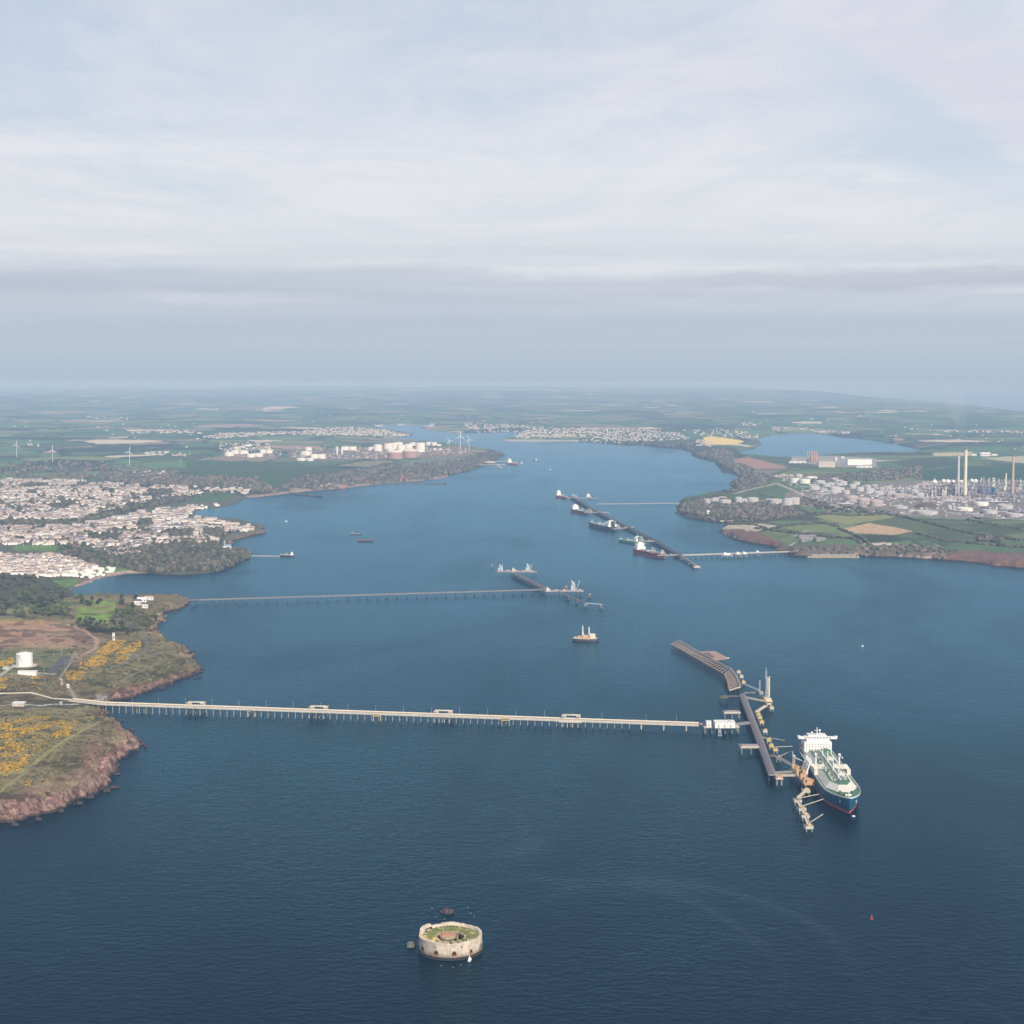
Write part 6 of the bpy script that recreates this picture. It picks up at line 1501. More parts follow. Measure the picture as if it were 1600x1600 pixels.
# ------------------------------------------------------------------ near headland
def big_tank():
    X, Y, Z = G(34.5, 1042); k = Y / F; r = 12.8 * k; ht = 19 * k; o = empty('white_storage_tank', (X, Y + r, Z), 0, 'single white tank with a domed roof standing on the near headland', 'storage tank')
    q = MB(); q.lathe(0, 0, [(r, -3), (r, ht * .96), (r * 1.02, ht * .96), (r * 1.02, ht)], 36); q.build('shell', WHITEP, o)
    q = MB(); q.lathe(0, 0, [(r * 1.02, ht), (r * .7, ht + 1.6), (r * .3, ht + 2.6), (.2, ht + 2.8)], 36); q.cyl(r * .2, 0, ht + 2, ht + 4.4, .5); q.build('roof', WHITEP, o)
    q = MB()
    for j in range(10): a = -1.2 - j * .08; q.box((r * 1.04 * math.cos(a), r * 1.04 * math.sin(a), ht * (j + .5) / 10), (1, 1.2, .4), a + 1.57)
    q.tube((-r * .5, -r * .9, 0), (-r * .5, -r * .9, ht), .3, n=6); q.build('stairway', SLATE, o)
    q = MB(); q.lathe(0, 0, [(r * 1.5, -3), (r * 1.5, .35), (.1, .4)], 30); q.build('foundation_ring', CONC, o)
big_tank()
building(42, 1055, 29, 5.5, 9, 'long low white shed just below the white tank', wins=0)
building(28, 1104, 18, 5, 12, 'white roofed pump shed beside the lower road at the left edge', roof=WHITEP, m=CONC, wins=0)
building(9, 1046, 10, 3, 8, 'small pale green shed left of the white tank', m=mat('pale_green_wall', (.5, .52, .40)), wins=0)
building(177.5, 1001.5, 3.2, 12, 3.2, 'slender white beacon tower above the gorse slope', 'tower', WHITEP, name='beacon_tower', wins=1)
building(214, 945, 10, 6, 12, 'white gabled house among dark trees, lower of the villas', 'house', WHITEP, SLATE, name='villa', gable=True)
building(221, 940.5, 14, 5, 10, 'long white house among dark trees, left of the villas', 'house', WHITEP, WHITEP, name='villa', gable=True)
building(232, 937.5, 14, 4, 10, 'white house at the top of the villa group beside the bay', 'house', WHITEP, mat('pinkish_tile', (.5, .36, .3)), name='villa', gable=True)
building(226, 950, 9, 6, 9, 'pale house at the bottom of the villa group', 'house', WHITEP, SLATE, name='villa', gable=True)
building(106, 1075, 3.5, 5, 4, 'tiny white cabin on the moor above the trestle root', wins=1)
building(95, 1101.5, 4, 4, 3, 'grey switch cabin beside the trestle root', m=TG, wins=1)
# pipe track running down to the trestle root
def pipe_run(label, pts, wd=4.5):
    P = [Vector(G(*p)) + Vector((0, 0, 1.6)) for p in pts]; o = empty('pipe_track', P[0], 0, label, 'pipeline')
    q = MB()
    for a, b_ in zip(P, P[1:]):
        d = (b_ - a).normalized(); n = Vector((-d.y, d.x, 0))
        for j in range(4): q.tube(a - P[0] + n * (j - 1.5) * 1.1, b_ - P[0] + n * (j - 1.5) * 1.1, .45, n=6)
    q.build('pipeline', STEELC, o)
    q = MB()
    for a, b_ in zip(P, P[1:]):
        m_ = max(2, int((b_ - a).length / 9))
        for j in range(m_): c = a.lerp(b_, (j + .5) / m_) - P[0]; q.box((c.x, c.y, c.z - 1.2), (1, wd, 2.2))
    q.build('pipe_support', CONC2, o)
pipe_run('cream pipe track across the near headland to the trestle root', [(-30, 1091), (0, 1085), (48, 1084), (62, 1087), (82, 1093), (112, 1094.5)])
m = MB(); m.tube((0, 0, 0), (0, 0, 11), .2, .12, 6); m.box((0, .5, 11), (.4, 1.6, .3)); me = m.mesh('lamp_post', BLUEST)
for i, (x, y) in enumerate(((5, 1024), (33, 1022), (84, 1026), (96, 1023), (69, 1050), (102, 1040), (50, 1025), (18, 1058), (120, 1030), (112, 1018))):
    X, Y, Z = G(x, y); o = bpy.data.objects.new('lamp_post', me); COL.objects.link(o); o.location = (X, Y, Z - .3); tag(o, 'thin pale lamp post in the compound around the white tank', 'lamp post', 'lamp posts around the white tank')
# dock cranes and the blue shed at the point
building(354, 858, 12, 3.4, 18, 'white shed row at the tip of the town point', wins=2)
building(356.5, 855.5, 7, 3.6, 16, 'blue roofed boat shed at the tip of the town point', m=mat('blue_shed', (.25, .45, .62)), wins=1)
X, Y, Z = G(351, 856); q = MB(); lattice(q, 0, 0, 0, 22, 1.6, 6); o = q.build('slipway_crane', WHITEP); o.location = (X, Y, Z); tag(o, 'thin white crane beside the blue boat shed', 'crane')

building(527, 762, 24, 3.6, 30, 'brick walled shore fort on the green hillside beach', 'fort', BRICK, CONC2, name='shore_fort', wins=6)
for x, y, w_, h, l in ((273, 818.5, 16, 4, 'long white dockside shed, right one'), (150, 818, 34, 3.8, 'long buff supermarket shed behind the docks'), (183, 815, 40, 3, 'long brick red terrace block behind the docks'), (52, 805, 22, 2.6, 'red roofed hall in the middle of the town'), (281, 814, 20, 4.4, 'white apartment block over the marina'), (308, 811, 10, 4.4, 'cream apartment block right end of the marina'), (250, 822, 16, 3.6, 'white block at the marina corner'), (245, 802, 15, 4, 'large pale hall on the upper town slope'), (220, 800.5, 12, 3.2, 'cream school block on the upper town slope')):
    building(x, y, w_, h, 26, l, m=BRICK if 'brick' in l or 'red' in l else CONC if 'buff' in l or 'cream' in l else WHITEP, roof=TR, wins=5)
for i in range(4):
    X, Y, Z = G(37 + i * 14, 855); o = MB().tube((0, 0, 0), (0, 0, 16), .35, .25, 6).box((0, 0, 16), (3, .6, 1.6)).build('floodlight_mast', WHITEP); o.location = (X, Y, Z); tag(o, 'floodlight mast along the sports field at the edge of the town', 'mast', 'floodlight masts of the sports field')

# solar panel rows
rng = random.Random(5); me = None
for r_ in range(11):
    for s_ in range(4):
        x = 612 + r_ * 2.2 + s_ * 26 + rng.random() * 3; y = 731.5 - r_ * 1.05 - s_ * 2.6 + 0.4 * math.sin(x)
        if x > 722: continue
        X, Y, Z = G(x, y)
        if me is None:
            m = MB(); m.beam((-42, 0, 2.2), (42, 0, 2.2), 4.2, .3)
            for k in range(8): m.box((-38 + k * 11, 0, 1), (.4, .4, 2.4))
            me = m.mesh('solar_row', mat('pale_solar_glass', (.38, .44, .46), .35, .1, .2, .05))
        o = bpy.data.objects.new('solar_row', me); COL.objects.link(o); o.location = (X, Y, Z + .6); o.rotation_euler = (0, 0, rng.random() * .06 - .03); tag(o, 'pale row of solar panels on the headland slope beneath three turbines', 'solar panels', 'rows of solar panels on the headland')

# tangle of small pipework, pumps and huts between the tanks: nobody could count it
rng = random.Random(17); pq = MB(); PC = [(.45, .42, .41), (.34, .31, .32), (.62, .60, .57), (.26, .20, .18), (.17, .17, .19), (.50, .42, .37)]
for poly, n in (([(1250, 772), (1330, 760), (1400, 757), (1480, 756), (1620, 756), (1620, 812), (1480, 808), (1310, 798)], 650), ([(1440, 752), (1620, 752), (1620, 785), (1450, 785)], 1100), ([(1350, 765), (1440, 758), (1450, 780), (1360, 780)], 260), ([(1205, 740), (1260, 745), (1300, 760), (1250, 770)], 80), ([(350, 700), (440, 700), (440, 714), (350, 714)], 120), ([(455, 702), (730, 700), (735, 708), (590, 717), (460, 720)], 420)):
    xs = [p[0] for p in poly]; ys = [p[1] for p in poly]; X = []; Y = []
    while len(X) < n:
        a = np.array([rng.uniform(min(xs), max(xs)) for _ in range(n)]); b_ = np.array([rng.uniform(min(ys), max(ys)) for _ in range(n)]); k = inpoly(a, b_, poly); X += list(a[k]); Y += list(b_[k])
    gx, gy, gz = G(np.array(X[:n]), np.array(Y[:n]))
    for x, y, z in zip(gx, gy, gz):
        pq.cur = rng.choice(PC); k = rng.random()
        if k < .45: pq.box((x, y, z + 1.5), (rng.uniform(4, 16), rng.uniform(3, 9), rng.uniform(3, 7)), rng.uniform(-.3, .3))
        elif k < .8: L = rng.uniform(12, 60); pq.box((x, y, z + 2.5), (L if rng.random() < .6 else 2, 2 if rng.random() < .6 else L, 1.4), .25)
        else: pq.cyl(x, y, z - 1, z + rng.uniform(5, 22), rng.uniform(1, 3), n=6)
o = pq.build('refinery_pipework', vmat('pipework_colours', .7, .2, .05), tint=True); tag(o, kind='stuff', label='dense low pipework and sheds between the tanks', cat='pipework')

# faint smoke drifting from the tallest chimney
px, py = A8(1108, 730); X, Y, Z = G(px, py); k = Y / F / 5.333; zt = Z + (730 - 335) * k + 4
q = MB(); q.lathe(0, 0, [(7, 0), (12, 25), (22, 70), (34, 130), (44, 200), (30, 240), (4, 255)], 14); q.v = [(x - z * .25, y, z) for x, y, z in q.v]
sm = bpy.data.materials.new('smoke_vapour'); sm.use_nodes = True; st = NT(sm.node_tree); st.n.clear(); vp = st.new('ShaderNodeVolumePrincipled'); vp.inputs['Color'].default_value = (.8, .85, .9, 1); vp.inputs['Density'].default_value = .0016
so = st.new('ShaderNodeOutputMaterial'); st.link(vp.outputs[0], so.inputs['Volume']); o = q.build('smoke', sm); o.location = (X, Y, zt); tag(o, kind='stuff')
# ------------------------------------------------------------------ towns
rng = random.Random(11)
WALLC = [(.76, .71, .62), (.80, .77, .70), (.72, .64, .54), (.66, .54, .45), (.80, .77, .72), (.52, .40, .33), (.80, .79, .76), (.80, .74, .66)]
ROOFC = [(.20, .17, .17), (.26, .21, .20), (.16, .15, .16), (.14, .135, .14), (.30, .21, .17), (.22, .20, .21), (.50, .46, .42), (.44, .35, .30), (.38, .29, .25), (.48, .38, .32)]
def house_shapes(q, x, y, z, w_, d, h, rz, wall, roof):
    """walls with a pitched roof and a chimney stack"""
    co, si = math.cos(rz), math.sin(rz)
    def T(a, b, c): return (x + a * co - b * si, y + a * si + b * co, z + c)
    q.cur = wall; a, b = w_ / 2, d / 2; rh = d * .30
    q.add([T(-a, -b, -3), T(a, -b, -3), T(a, b, -3), T(-a, b, -3), T(-a, -b, h), T(a, -b, h), T(a, b, h), T(-a, b, h), T(-a, 0, h + rh), T(a, 0, h + rh)],
          [(0, 1, 5, 4), (1, 2, 6, 9, 5), (2, 3, 7, 6), (3, 0, 4, 8, 7)])
    q.cur = roof; a += .3; b += .4; e = h - .25
    q.add([T(-a, -b, e), T(a, -b, e), T(a, 0, h + rh + .15), T(-a, 0, h + rh + .15), T(-a, b, e), T(a, b, e)], [(0, 1, 2, 3), (3, 2, 5, 4)])
def scatter(poly, n, rng, mind=0):
    xs = [p[0] for p in poly]; ys = [p[1] for p in poly]; out = []
    pa = poly
    while len(out) < n:
        k = n * 3; X = np.array([rng.uniform(min(xs), max(xs)) for _ in range(k)]); Y = np.array([rng.uniform(min(ys), max(ys)) for _ in range(k)])
        ok = inpoly(X, Y, pa); out += list(zip(X[ok], Y[ok]))
    return out[:n]
TOWNS = [
 ([(-20, 752), (60, 749), (130, 751), (200, 758), (300, 761), (395, 765), (380, 771), (330, 769), (300, 775), (250, 782), (205, 790), (160, 802), (120, 812), (-20, 812)], 2500),
 ([(-20, 824), (120, 822), (200, 806), (250, 795), (330, 790), (350, 787), (310, 800), (300, 808), (240, 816), (200, 822), (-20, 842)], 800),
 ([(-20, 836), (200, 820), (310, 812), (350, 816), (395, 823), (400, 828), (345, 833), (330, 842), (345, 852), (300, 850), (240, 850), (200, 862), (150, 866), (140, 854), (-20, 851)], 1650),
 ([(-20, 868), (30, 870), (80, 866), (110, 873), (150, 889), (128, 896), (70, 903), (-20, 893)], 460),
 ([(108, 897), (140, 886), (180, 888), (175, 897), (150, 902), (118, 908)], 70),
 ([(165, 868), (220, 862), (218, 866), (170, 872)], 40),
 ([(315, 683), (345, 677), (470, 674), (500, 669), (560, 668), (600, 672), (643, 681), (600, 682), (560, 681), (500, 680), (440, 679), (330, 686)], 700),
 ([(340, 692), (420, 692), (425, 702), (345, 705)], 60),
 ([(722, 661), (790, 663), (860, 668), (1000, 670), (1060, 677), (1080, 686), (1010, 690), (960, 690), (905, 686), (830, 687), (760, 676), (730, 668)], 1100),
 ([(1060, 672), (1130, 670), (1200, 680), (1190, 686), (1100, 681)], 90), ([(1085, 688), (1098, 688), (1122, 696), (1110, 698), (1090, 696)], 45),
 ([(1210, 668), (1260, 670), (1330, 675), (1325, 678), (1240, 675), (1205, 673)], 110), ([(1160, 660), (1190, 661), (1185, 666), (1160, 665)], 30),
 ([(1410, 670), (1480, 672), (1600, 674), (1600, 677), (1480, 676)], 60), ([(135, 651), (205, 653), (200, 656), (140, 655)], 30), ([(240, 672), (300, 673), (330, 678), (250, 677)], 50),
 ([(210, 738), (262, 737), (260, 742), (250, 750), (240, 748), (215, 743)], 60), ([(225, 706), (262, 706), (300, 710), (290, 713), (230, 711)], 30), ([(300, 645), (900, 645), (900, 662), (300, 662)], 24), ([(0, 660), (300, 660), (340, 700), (0, 700)], 18), ([(40, 694), (62, 694), (60, 698), (40, 698)], 8), ([(205, 675), (235, 674), (232, 678), (206, 678)], 14), ([(1150, 640), (1600, 650), (1600, 705), (1250, 670)], 40),
]
EXC = [[(230, 766), (268, 765), (272, 774), (236, 777)], [(258, 832), (298, 827), (302, 840), (262, 843)], [(320, 829), (346, 828), (348, 840), (322, 842)], [(216, 815), (236, 812), (238, 823), (218, 825)], [(134, 835), (176, 835), (172, 846), (138, 846)], [(16, 851), (142, 853), (136, 868), (16, 864)], [(172, 836), (190, 834), (190, 850), (176, 852)], [(30, 756), (75, 755), (78, 761), (34, 762)]]
cands = []
for ti, (poly, n) in enumerate(TOWNS):
    pts = scatter(poly, n, rng); PX = np.array([p[0] for p in pts]); PY = np.array([p[1] for p in pts]); bad = np.zeros(len(PX), bool)
    for e in EXC: bad |= inpoly(PX, PY, e)
    # thin the rows where gardens and small greens break them up
    dn = fbm(PX * 1.0, PY * 3.2, 16, 133, 3); bad |= (dn < .43) & (PY > 745) & (PY < 866)
    PX = PX[~bad]; PY = PY[~bad]; X, Y, Z = G(PX, PY)
    # terraces: snap to gently curving street lines
    for x, y, z in zip(X, Y, Z):
        th = .25 * math.sin(x * .004) + .3 * math.sin(y * .003 + 1) + (0 if ti != 0 else .1)
        cands.append([y, x, z, th, ti])
H_ = []
for y, x, z, th, ti in cands:
    if float(z) < 1.2: continue
    u = x * math.cos(th) + y * math.sin(th); v = -x * math.sin(th) + y * math.cos(th)
    if ti in (0, 1, 2, 3) and rng.random() < .75: v = round(v / 34.0) * 34.0 + rng.uniform(-3, 3)
    x2 = u * math.cos(th) - v * math.sin(th); y2 = u * math.sin(th) + v * math.cos(th)
    H_.append((x2, y2, th + rng.uniform(-.12, .12), ti))
xy = np.array([(h[0], h[1]) for h in H_]); hz = height(xy[:, 0], xy[:, 1])
H_ = [h + (float(z),) for h, z in zip(H_, hz) if z > 1.5]
def in_view(h):
    a, b = proj(h[0], h[1], h[4]); return -2 < a < 1602
vis = sorted([i for i, h in enumerate(H_) if in_view(h)], key=lambda i: H_[i][1])[:300]; vs_ = set(vis)
big = MB()
HM = vmat('house_colours', .85, .22, .15)
for i, (x, y, th, ti, z) in enumerate(H_):
    far = y > 7000
    w_ = rng.uniform(6.5, 17) if rng.random() < .85 else rng.uniform(18, 34); d = rng.uniform(6, 9); h = rng.uniform(5, 8.5)
    if ti in (0, 1, 2) and rng.random() < .05: w_ *= 1.8; d *= 1.6; h *= 1.2
    wall = rng.choice(WALLC); roof = rng.choice(ROOFC)
    if far: wall = tuple(v * .85 for v in rng.choice(WALLC[:6]))
    if ti == 4: w_ = 9; d = 4; h = 3; roof = (.7, .68, .64)
    if i in vs_:
        o = empty('house', (x, y, z), th, None, 'house', 'houses on the near edge of the town')
        q = MB(); house_shapes(q, 0, 0, 0, min(w_, 17), d, h, 0, wall, roof); nf = len(q.f)
        qa = MB(); qa.v = q.v[:10]; qa.f = q.f[:4]; qa.c = q.c[:4]; qa.build('wall', HM, o, tint=True)
        qb = MB(); qb.v = q.v[10:]; qb.f = [tuple(k - 10 for k in f) for f in q.f[4:]]; qb.c = q.c[4:]; rf = qb.build('roof', HM, o, tint=True)
        qc = MB(); qc.cur = wall; qc.box((min(w_, 17) * .3, 0, h + d * .30 + .3), (1.2, .9, 1.8)); qc.build('chimney_stack', HM, rf, tint=True)
        px_, py_ = proj(x, y, z)
        tone = 'cream' if wall[0] > .7 else 'buff' if wall[0] > .6 else 'brownish'
        rt = 'dark roof' if roof[0] < .28 else 'reddish roof' if roof[0] < .4 and roof[2] < .25 else 'pale roof'
        if ti == 4: o['label'] = 'low white chalet with a pale roof by the curved beach'; o['group'] = 'chalets by the curved beach'; o['category'] = 'chalet'
        else:
            o['label'] = '%s house with a %s on the lower left edge of the town' % (tone, rt); o['group'] = '%s houses with a %s on the lower left edge of the town' % (tone, rt)
    else:
        house_shapes(big, x, y, z, w_, d, h, th, wall, roof)
o = big.build('town_houses', HM, tint=True); tag(o, kind='stuff', label='dense rows of cream and brown houses of the towns', cat='houses')

# ------------------------------------------------------------------ trees and scrub
FOL = vmat('foliage', .9, .45, .35)
def crown_mesh(seed, h, r, col, col2, n=190, conifer=False):
    """leaf clumps spread through an uneven crown"""
    rg = random.Random(seed); q = MB(); lobes = [(rg.uniform(-.45, .45) * r, rg.uniform(-.45, .45) * r, h * rg.uniform(.5, .8), r * rg.uniform(.45, .75)) for _ in range(6)]
    for k in range(n):
        lx, ly, lz, lr = rg.choice(lobes); a = rg.random() * 6.283; b = math.asin(rg.uniform(-.7, 1)); rr = lr * rg.uniform(.65, 1.08)
        c = Vector((lx + rr * math.cos(b) * math.cos(a), ly + rr * math.cos(b) * math.sin(a), lz + rr * math.sin(b) * .85)); s = r * rg.uniform(.12, .26)
        t = rg.random(); q.cur = tuple(col[i] * (1 - t) + col2[i] * t for i in range(3))
        u = Vector((rg.uniform(-1, 1), rg.uniform(-1, 1), rg.uniform(-.6, .6))).normalized(); v = u.orthogonal().normalized(); w_ = u.cross(v)
        q.add([c + v * s, c + w_ * s, c - v * s, c - w_ * s, c + u * s * .8, c - u * s * .5], [(0, 1, 4), (1, 2, 4), (2, 3, 4), (3, 0, 4), (1, 0, 5), (2, 1, 5), (3, 2, 5), (0, 3, 5)])
    return q.mesh('crown', FOL, tint=True)
def trunk_mesh(seed, h, r):
    rg = random.Random(seed); q = MB(); q.tube((0, 0, -1), (0, 0, h * .6), .5, .22, 7)
    for k in range(5):
        a = rg.random() * 6.28; q.tube((0, 0, h * (.25 + .06 * k)), (math.cos(a) * r * .55, math.sin(a) * r * .55, h * (.5 + .08 * k)), .2, .07, 5)
    return q.mesh('trunk', mat('bark', (.10, .08, .06), .95))
KIND = [('dark evergreen', (.020, .032, .016), (.045, .06, .03)), ('olive green', (.055, .075, .028), (.12, .135, .05)), ('grey brown bare', (.075, .07, .05), (.13, .115, .085)), ('fresh green', (.08, .12, .035), (.15, .19, .06))]
protos = []
for k, (nm, c1, c2) in enumerate(KIND):
    for s in range(3): protos.append((nm, crown_mesh(k * 10 + s, 11, 5.5, c1, c2), trunk_mesh(k * 10 + s, 11, 5.5)))
TREEP = [([(178, 928), (262, 927), (262, 932), (180, 936)], 34, 0), ([(112, 968), (165, 972), (210, 985), (220, 992), (150, 992), (108, 978)], 60, 0), ([(125, 938), (155, 934), (158, 946), (128, 948)], 14, 0),
         ([(185, 930), (215, 930), (210, 950), (190, 956)], 22, 0), ([(20, 950), (120, 950), (118, 962), (22, 966)], 44, 1), ([(52, 940), (98, 938), (96, 948), (50, 950)], 26, 0), ([(0, 948), (14, 946), (14, 960), (0, 960)], 8, 0),
         ([(0, 915), (110, 915), (112, 935), (60, 948), (0, 948)], 90, 2), ([(0, 900), (60, 903), (60, 915), (0, 915)], 26, 2), ([(108, 928), (175, 926), (178, 934), (112, 936)], 26, 3), ([(180, 955), (240, 950), (255, 965), (225, 990), (185, 980)], 30, 1), ([(195, 938), (235, 945), (232, 958), (200, 958)], 10, 0), ([(205, 985), (222, 985), (222, 995), (208, 995)], 10, 0)]
cnt = 0
where = ['along the bay crest behind the villas', 'in the dark belt below the bright green field', 'left of the bright green field', 'around the white villas', 'in the belt below the striped meadow', 'on the low hill above the striped meadow', 'at the left edge beside the lane', 'in the grey wood below the town', 'in the grey wood just under the houses', 'on the crest by the curved beach', 'on the scrubby slope right of the green field', 'beside the lowest villa', 'at the head of the cliff path']
for zi, (poly, n, kk) in enumerate(TREEP):
    pts = scatter(poly, n, rng); X, Y, Z = G(np.array([p[0] for p in pts]), np.array([p[1] for p in pts]))
    for x, y, z in zip(X, Y, Z):
        if z < 3 or cnt >= 300: continue
        k = kk if rng.random() < .7 else rng.choice((0, 1, 2, 3)); nm, cm, tm = protos[k * 3 + rng.randrange(3)]
        s = rng.uniform(.6, 1.15); o = empty('tree', (x, y, z - .3), rng.random() * 6.28, '%s tree %s' % (nm, where[zi]), 'tree', '%s trees %s' % (nm, where[zi])); o.scale = (s, s, s * rng.uniform(.8, 1.15))
        for me, nn in ((cm, 'crown'), (tm, 'trunk')):
            c = bpy.data.objects.new(nn, me); COL.objects.link(c); c.parent = o
        cnt += 1
# far woods read as masses: lumpy canopies of small clumps
def clumps(q, polys, rng, lowz=1.0):
    for poly, n, r0, r1, cols, flat in polys:
        thin = 0
        if cols is GY:
            cx = sum(p[0] for p in poly) / len(poly); cy = sum(p[1] for p in poly) / len(poly); poly = [(cx + (p[0] - cx) * 1.28, cy + (p[1] - cy) * 1.28) for p in poly]; n = int(n * 5.5); thin = .46; r0, r1 = r0 * .62, r1 * .66
        pts = scatter(poly, n, rng); PX = np.array([p[0] for p in pts]); PY = np.array([p[1] for p in pts])
        if PY.mean() > 960:                                   # keep paths and roads clear of scrub
            ok = np.ones(len(PX), bool)
            for line, wd_, c_ in TRACKS:
                if line[0][1] < 940: continue
                for a_, b2 in zip(line, line[1:]): ok &= segdist(PX, PY, [a_, b2]) > 1.7 + wd_ * .12
            PX, PY = PX[ok], PY[ok]
        X, Y, Z = G(PX, PY)
        nz = fbm(X, Y, 18, 91, 3)
        for _i, (x, y, z) in enumerate(zip(X, Y, Z)):
            if z < lowz: continue
            if thin and float(nz[_i]) < thin: continue
            r = r0 * .7 + (r1 * 1.15 - r0 * .7) * rng.random() ** 1.6; c = cols[rng.randrange(len(cols))]; k = rng.uniform(.8, 1.2); q.cur = tuple(v * k for v in c)
            a0 = rng.random() * 6.28; vs = [(x, y, z + r * flat)]
            m_ = 6
            for j, (rr, zz) in enumerate(((.72, .72), (1.0, .28), (.9, -.2))):
                for i in range(m_):
                    a = a0 + 6.283 * i / m_ + j * .4; u = r * rr * rng.uniform(.75, 1.2); vs.append((x + u * math.cos(a), y + u * math.sin(a), z + r * flat * zz * rng.uniform(.8, 1.2)))
            fs = [(0, 1 + i, 1 + (i + 1) % m_) for i in range(m_)] + [(1 + j * m_ + i, 1 + (j + 1) * m_ + i, 1 + (j + 1) * m_ + (i + 1) % m_, 1 + j * m_ + (i + 1) % m_) for j in (0, 1) for i in range(m_)]
            q.add(vs, fs)
GY = [(.48, .25, .006), (.40, .23, .010), (.24, .18, .03), (.54, .30, .008), (.12, .10, .04), (.34, .22, .02)]
WD = [(.043, .050, .030), (.073, .070, .048), (.106, .091, .062), (.040, .045, .033), (.138, .112, .081), (.077, .088, .044)]
WP = [(.103, .092, .070), (.138, .112, .090), (.069, .070, .053), (.169, .138, .112), (.088, .100, .056)]
wq = MB()
clumps(wq, [
 ([(95, 868), (120, 860), (210, 856), (245, 853), (300, 858), (330, 858), (392, 864), (388, 874), (350, 890), (230, 893), (200, 885), (150, 880)], 2600, 5, 9, WD, 1.3),
 ([(150, 743), (240, 741), (400, 748), (440, 770), (385, 766), (200, 757)], 1000, 7, 13, WP, 1.2), ([(0, 722), (160, 722), (300, 738), (240, 744), (150, 750), (0, 746)], 420, 7, 13, WP, 1.1),
 ([(0, 815), (60, 813), (122, 813), (160, 801), (210, 787), (260, 777), (300, 776), (298, 781), (230, 792), (160, 808), (120, 820), (0, 822)], 700, 6, 9, WD, 1.3),
 ([(430, 765), (470, 745), (600, 728), (700, 720), (730, 712), (770, 702), (788, 712), (745, 731), (690, 746), (600, 755)], 1500, 7, 12, WP, 1.0),
 ([(1062, 800), (1070, 785), (1100, 779), (1140, 782), (1240, 793), (1260, 806), (1200, 812), (1150, 816), (1100, 812)], 1500, 5, 9, WP, 1.1), ([(1150, 740), (1165, 735), (1210, 745), (1205, 755), (1150, 768), (1125, 770)], 500, 6, 10, WP, 1.1),
 ([(1085, 710), (1130, 700), (1148, 712), (1146, 722), (1178, 734), (1160, 742), (1125, 725)], 700, 8, 13, WP, 1.1), ([(905, 695), (1000, 692), (1080, 690), (1085, 706), (1000, 698)], 500, 9, 15, WD, 1.1),
 ([(1250, 748), (1380, 735), (1440, 730), (1440, 745), (1380, 752), (1260, 752)], 500, 8, 13, WP, 1.1), ([(1250, 775), (1300, 790), (1400, 803), (1300, 800), (1240, 785)], 200, 5, 9, WD, 1.2),
 ([(1220, 858), (1300, 855), (1430, 852), (1500, 862), (1440, 868), (1300, 862), (1235, 866)], 550, 4, 8, WP, .9), ([(1520, 838), (1570, 842), (1568, 850), (1530, 846)], 90, 5, 8, WD, 1.1),
 ([(60, 836), (180, 828), (330, 836), (345, 850), (250, 850), (100, 860)], 260, 5, 9, WD, 1.3), ([(0, 755), (380, 768), (200, 790), (0, 810)], 420, 5, 10, WD, 1.2), ([(215, 830), (235, 828), (236, 836), (216, 838)], 60, 6, 9, WD, 1.4), ([(265, 846), (330, 838), (345, 840), (340, 848), (280, 852)], 140, 5, 9, WD, 1.4), ([(240, 846), (340, 842), (350, 852), (230, 858)], 160, 4, 8, WD, 1.3), ([(230, 766), (268, 765), (272, 774), (236, 777)], 150, 5, 9, WD, 1.3), ([(258, 832), (298, 827), (302, 840), (262, 843)], 200, 5, 9, WD, 1.4), ([(320, 829), (346, 828), (348, 840), (322, 842)], 170, 6, 10, WD, 1.5), ([(216, 815), (236, 812), (238, 823), (218, 825)], 120, 5, 9, WD, 1.5), ([(172, 836), (190, 834), (190, 850), (176, 852)], 80, 5, 8, WD, 1.3), ([(30, 756), (75, 755), (78, 761), (34, 762)], 90, 5, 8, WD, 1.2), ([(0, 753), (390, 768), (300, 778), (0, 812)], 1300, 3.5, 7, WD, 1.2), ([(0, 824), (200, 812), (395, 824), (340, 842), (0, 850)], 1100, 3.5, 7, WD, 1.2), ([(0, 870), (110, 875), (128, 894), (0, 893)], 160, 3, 5, WD, 1.2),
], rng)
# hedges between the right-hand fields
for line in ([(1400, 805), (1450, 818), (1520, 835), (1600, 845)], [(1385, 804), (1430, 812), (1470, 822)], [(1430, 833), (1480, 846), (1600, 856)], [(1200, 828), (1270, 815), (1311, 823)], [(1310, 826), (1350, 842), (1365, 858)], [(1510, 812), (1560, 822), (1600, 828)], [(1180, 826), (1250, 834), (1330, 842), (1345, 848)], [(1240, 800), (1330, 806), (1390, 804)], [(1110, 818), (1180, 820), (1200, 828)]):
    for a, b_ in zip(line, line[1:]):
        n = int(math.dist(a, b_) * 1.6)
        clumps(wq, [([(a[0], a[1] - .5), (b_[0], b_[1] - .5), (b_[0], b_[1] + .5), (a[0], a[1] + .5)], max(6, n), 4, 7, WD, 1.0)], rng)
o = wq.build('woodland', FOL, tint=True, smooth=True); tag(o, kind='stuff', label='dark leafless and evergreen woods and hedges', cat='woodland')
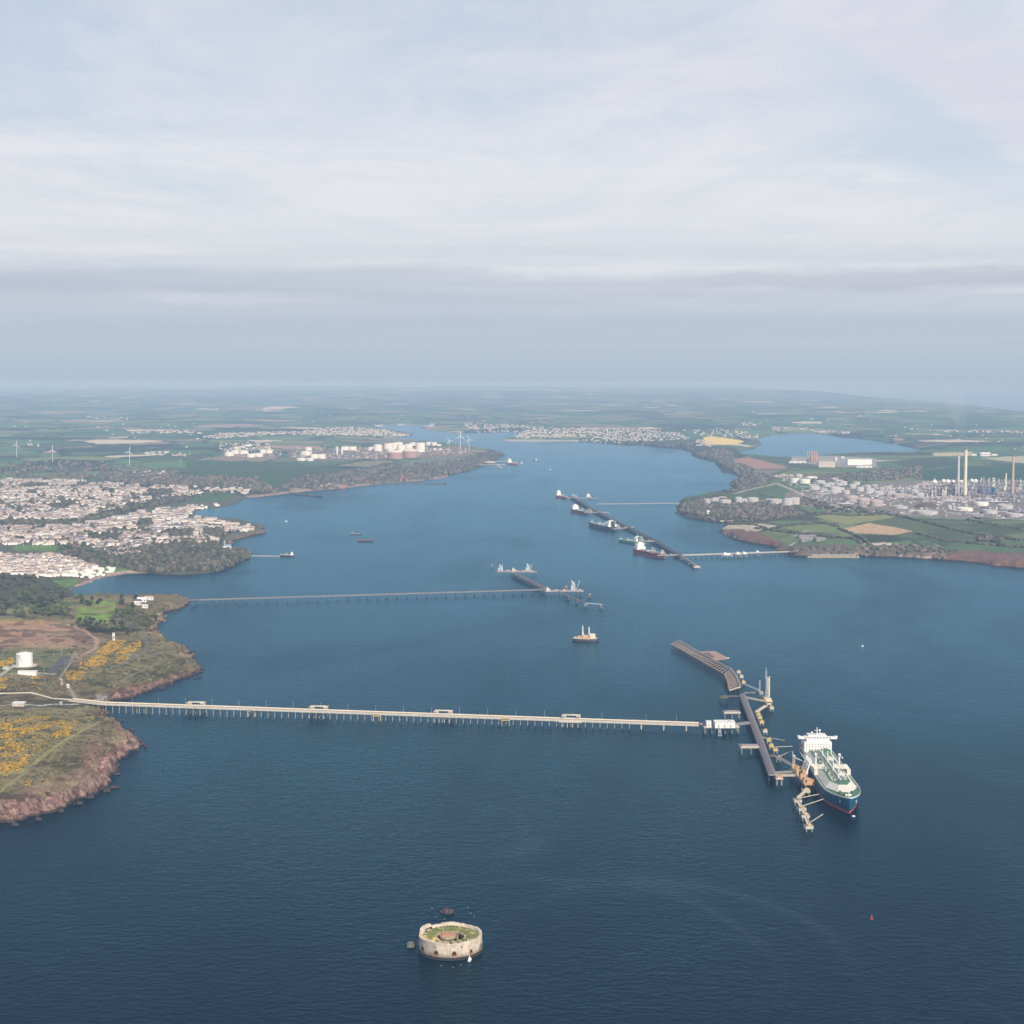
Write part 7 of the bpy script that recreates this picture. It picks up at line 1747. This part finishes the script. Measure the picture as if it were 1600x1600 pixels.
# gorse and bracken on the near headlands
gq = MB(); GD = [(.055, .055, .026), (.10, .085, .04), (.16, .125, .06), (.042, .045, .022), (.20, .15, .08), (.09, .09, .035)]
clumps(gq, [([(150, 1022), (172, 1004), (190, 1002), (190, 1010), (170, 1020), (166, 1034), (150, 1036), (143, 1032)], 420, 1.3, 3.0, GY, .7), ([(186, 1020), (215, 1002), (216, 1012), (202, 1024), (198, 1032), (186, 1034)], 200, 1.3, 3.0, GY, .7), ([(105, 1050), (118, 1046), (135, 1054), (133, 1060), (108, 1060)], 110, 1.2, 2.6, GY, .7), ([(128, 1036), (150, 1030), (148, 1044), (126, 1044)], 90, 1.2, 2.4, GY, .7),
    ([(0, 1036), (16, 1028), (20, 1034), (0, 1046)], 60, 1.2, 2.6, GY, .7), ([(50, 1056), (66, 1056), (62, 1075), (50, 1072)], 50, 1.2, 2.6, GY, .7), ([(0, 1060), (10, 1062), (8, 1074), (0, 1074)], 40, 1.2, 2.6, GY, .7), ([(0, 968), (80, 970), (80, 976), (0, 976)], 60, 1.2, 2.4, GY, .6),
    ([(0, 1132), (60, 1122), (90, 1130), (50, 1142), (0, 1156)], 420, 1.2, 2.6, GY, .6), ([(85, 1146), (108, 1138), (108, 1148), (90, 1152)], 80, 1.2, 2.4, GY, .6), ([(100, 1126), (122, 1124), (118, 1134), (100, 1136)], 60, 1.2, 2.4, GY, .6), ([(0, 1160), (30, 1158), (28, 1176), (0, 1180)], 170, 1.2, 2.6, GY, .6), ([(0, 1196), (40, 1180), (36, 1200), (10, 1212), (0, 1212)], 200, 1.2, 2.6, GY, .6), ([(20, 1150), (75, 1150), (70, 1172), (30, 1182)], 90, 1.0, 2.2, GY, .6), ([(35, 1221), (48, 1220), (46, 1226), (36, 1226)], 14, 1, 2, GY, .6),
    ([(115, 1062), (170, 1040), (230, 1012), (300, 1040), (285, 1058), (190, 1078)], 1000, 1.0, 2.8, GD, .6), ([(180, 955), (250, 950), (262, 952), (245, 975), (240, 992), (280, 1010), (230, 1008), (190, 985)], 900, 1.2, 3.2, GD, .7), ([(0, 1108), (160, 1112), (185, 1150), (165, 1175), (90, 1215), (0, 1245)], 2300, .8, 2.2, GD, .55), ([(110, 1010), (170, 1000), (220, 1005), (170, 1050), (110, 1060)], 500, 1.0, 2.6, GD, .6),
    ([(0, 1058), (120, 1064), (130, 1086), (0, 1080)], 700, 1, 2.4, GD, .6), ([(0, 984), (145, 988), (140, 1012), (0, 1012)], 160, 1, 2.2, GD, .5), ([(0, 1014), (110, 1014), (100, 1050), (0, 1050)], 260, .8, 1.8, GD, .5)], rng, 3)
o = gq.build('gorse_scrub', FOL, tint=True, smooth=True); tag(o, kind='stuff', label='yellow flowering gorse and dark bracken on the near headlands', cat='scrub')
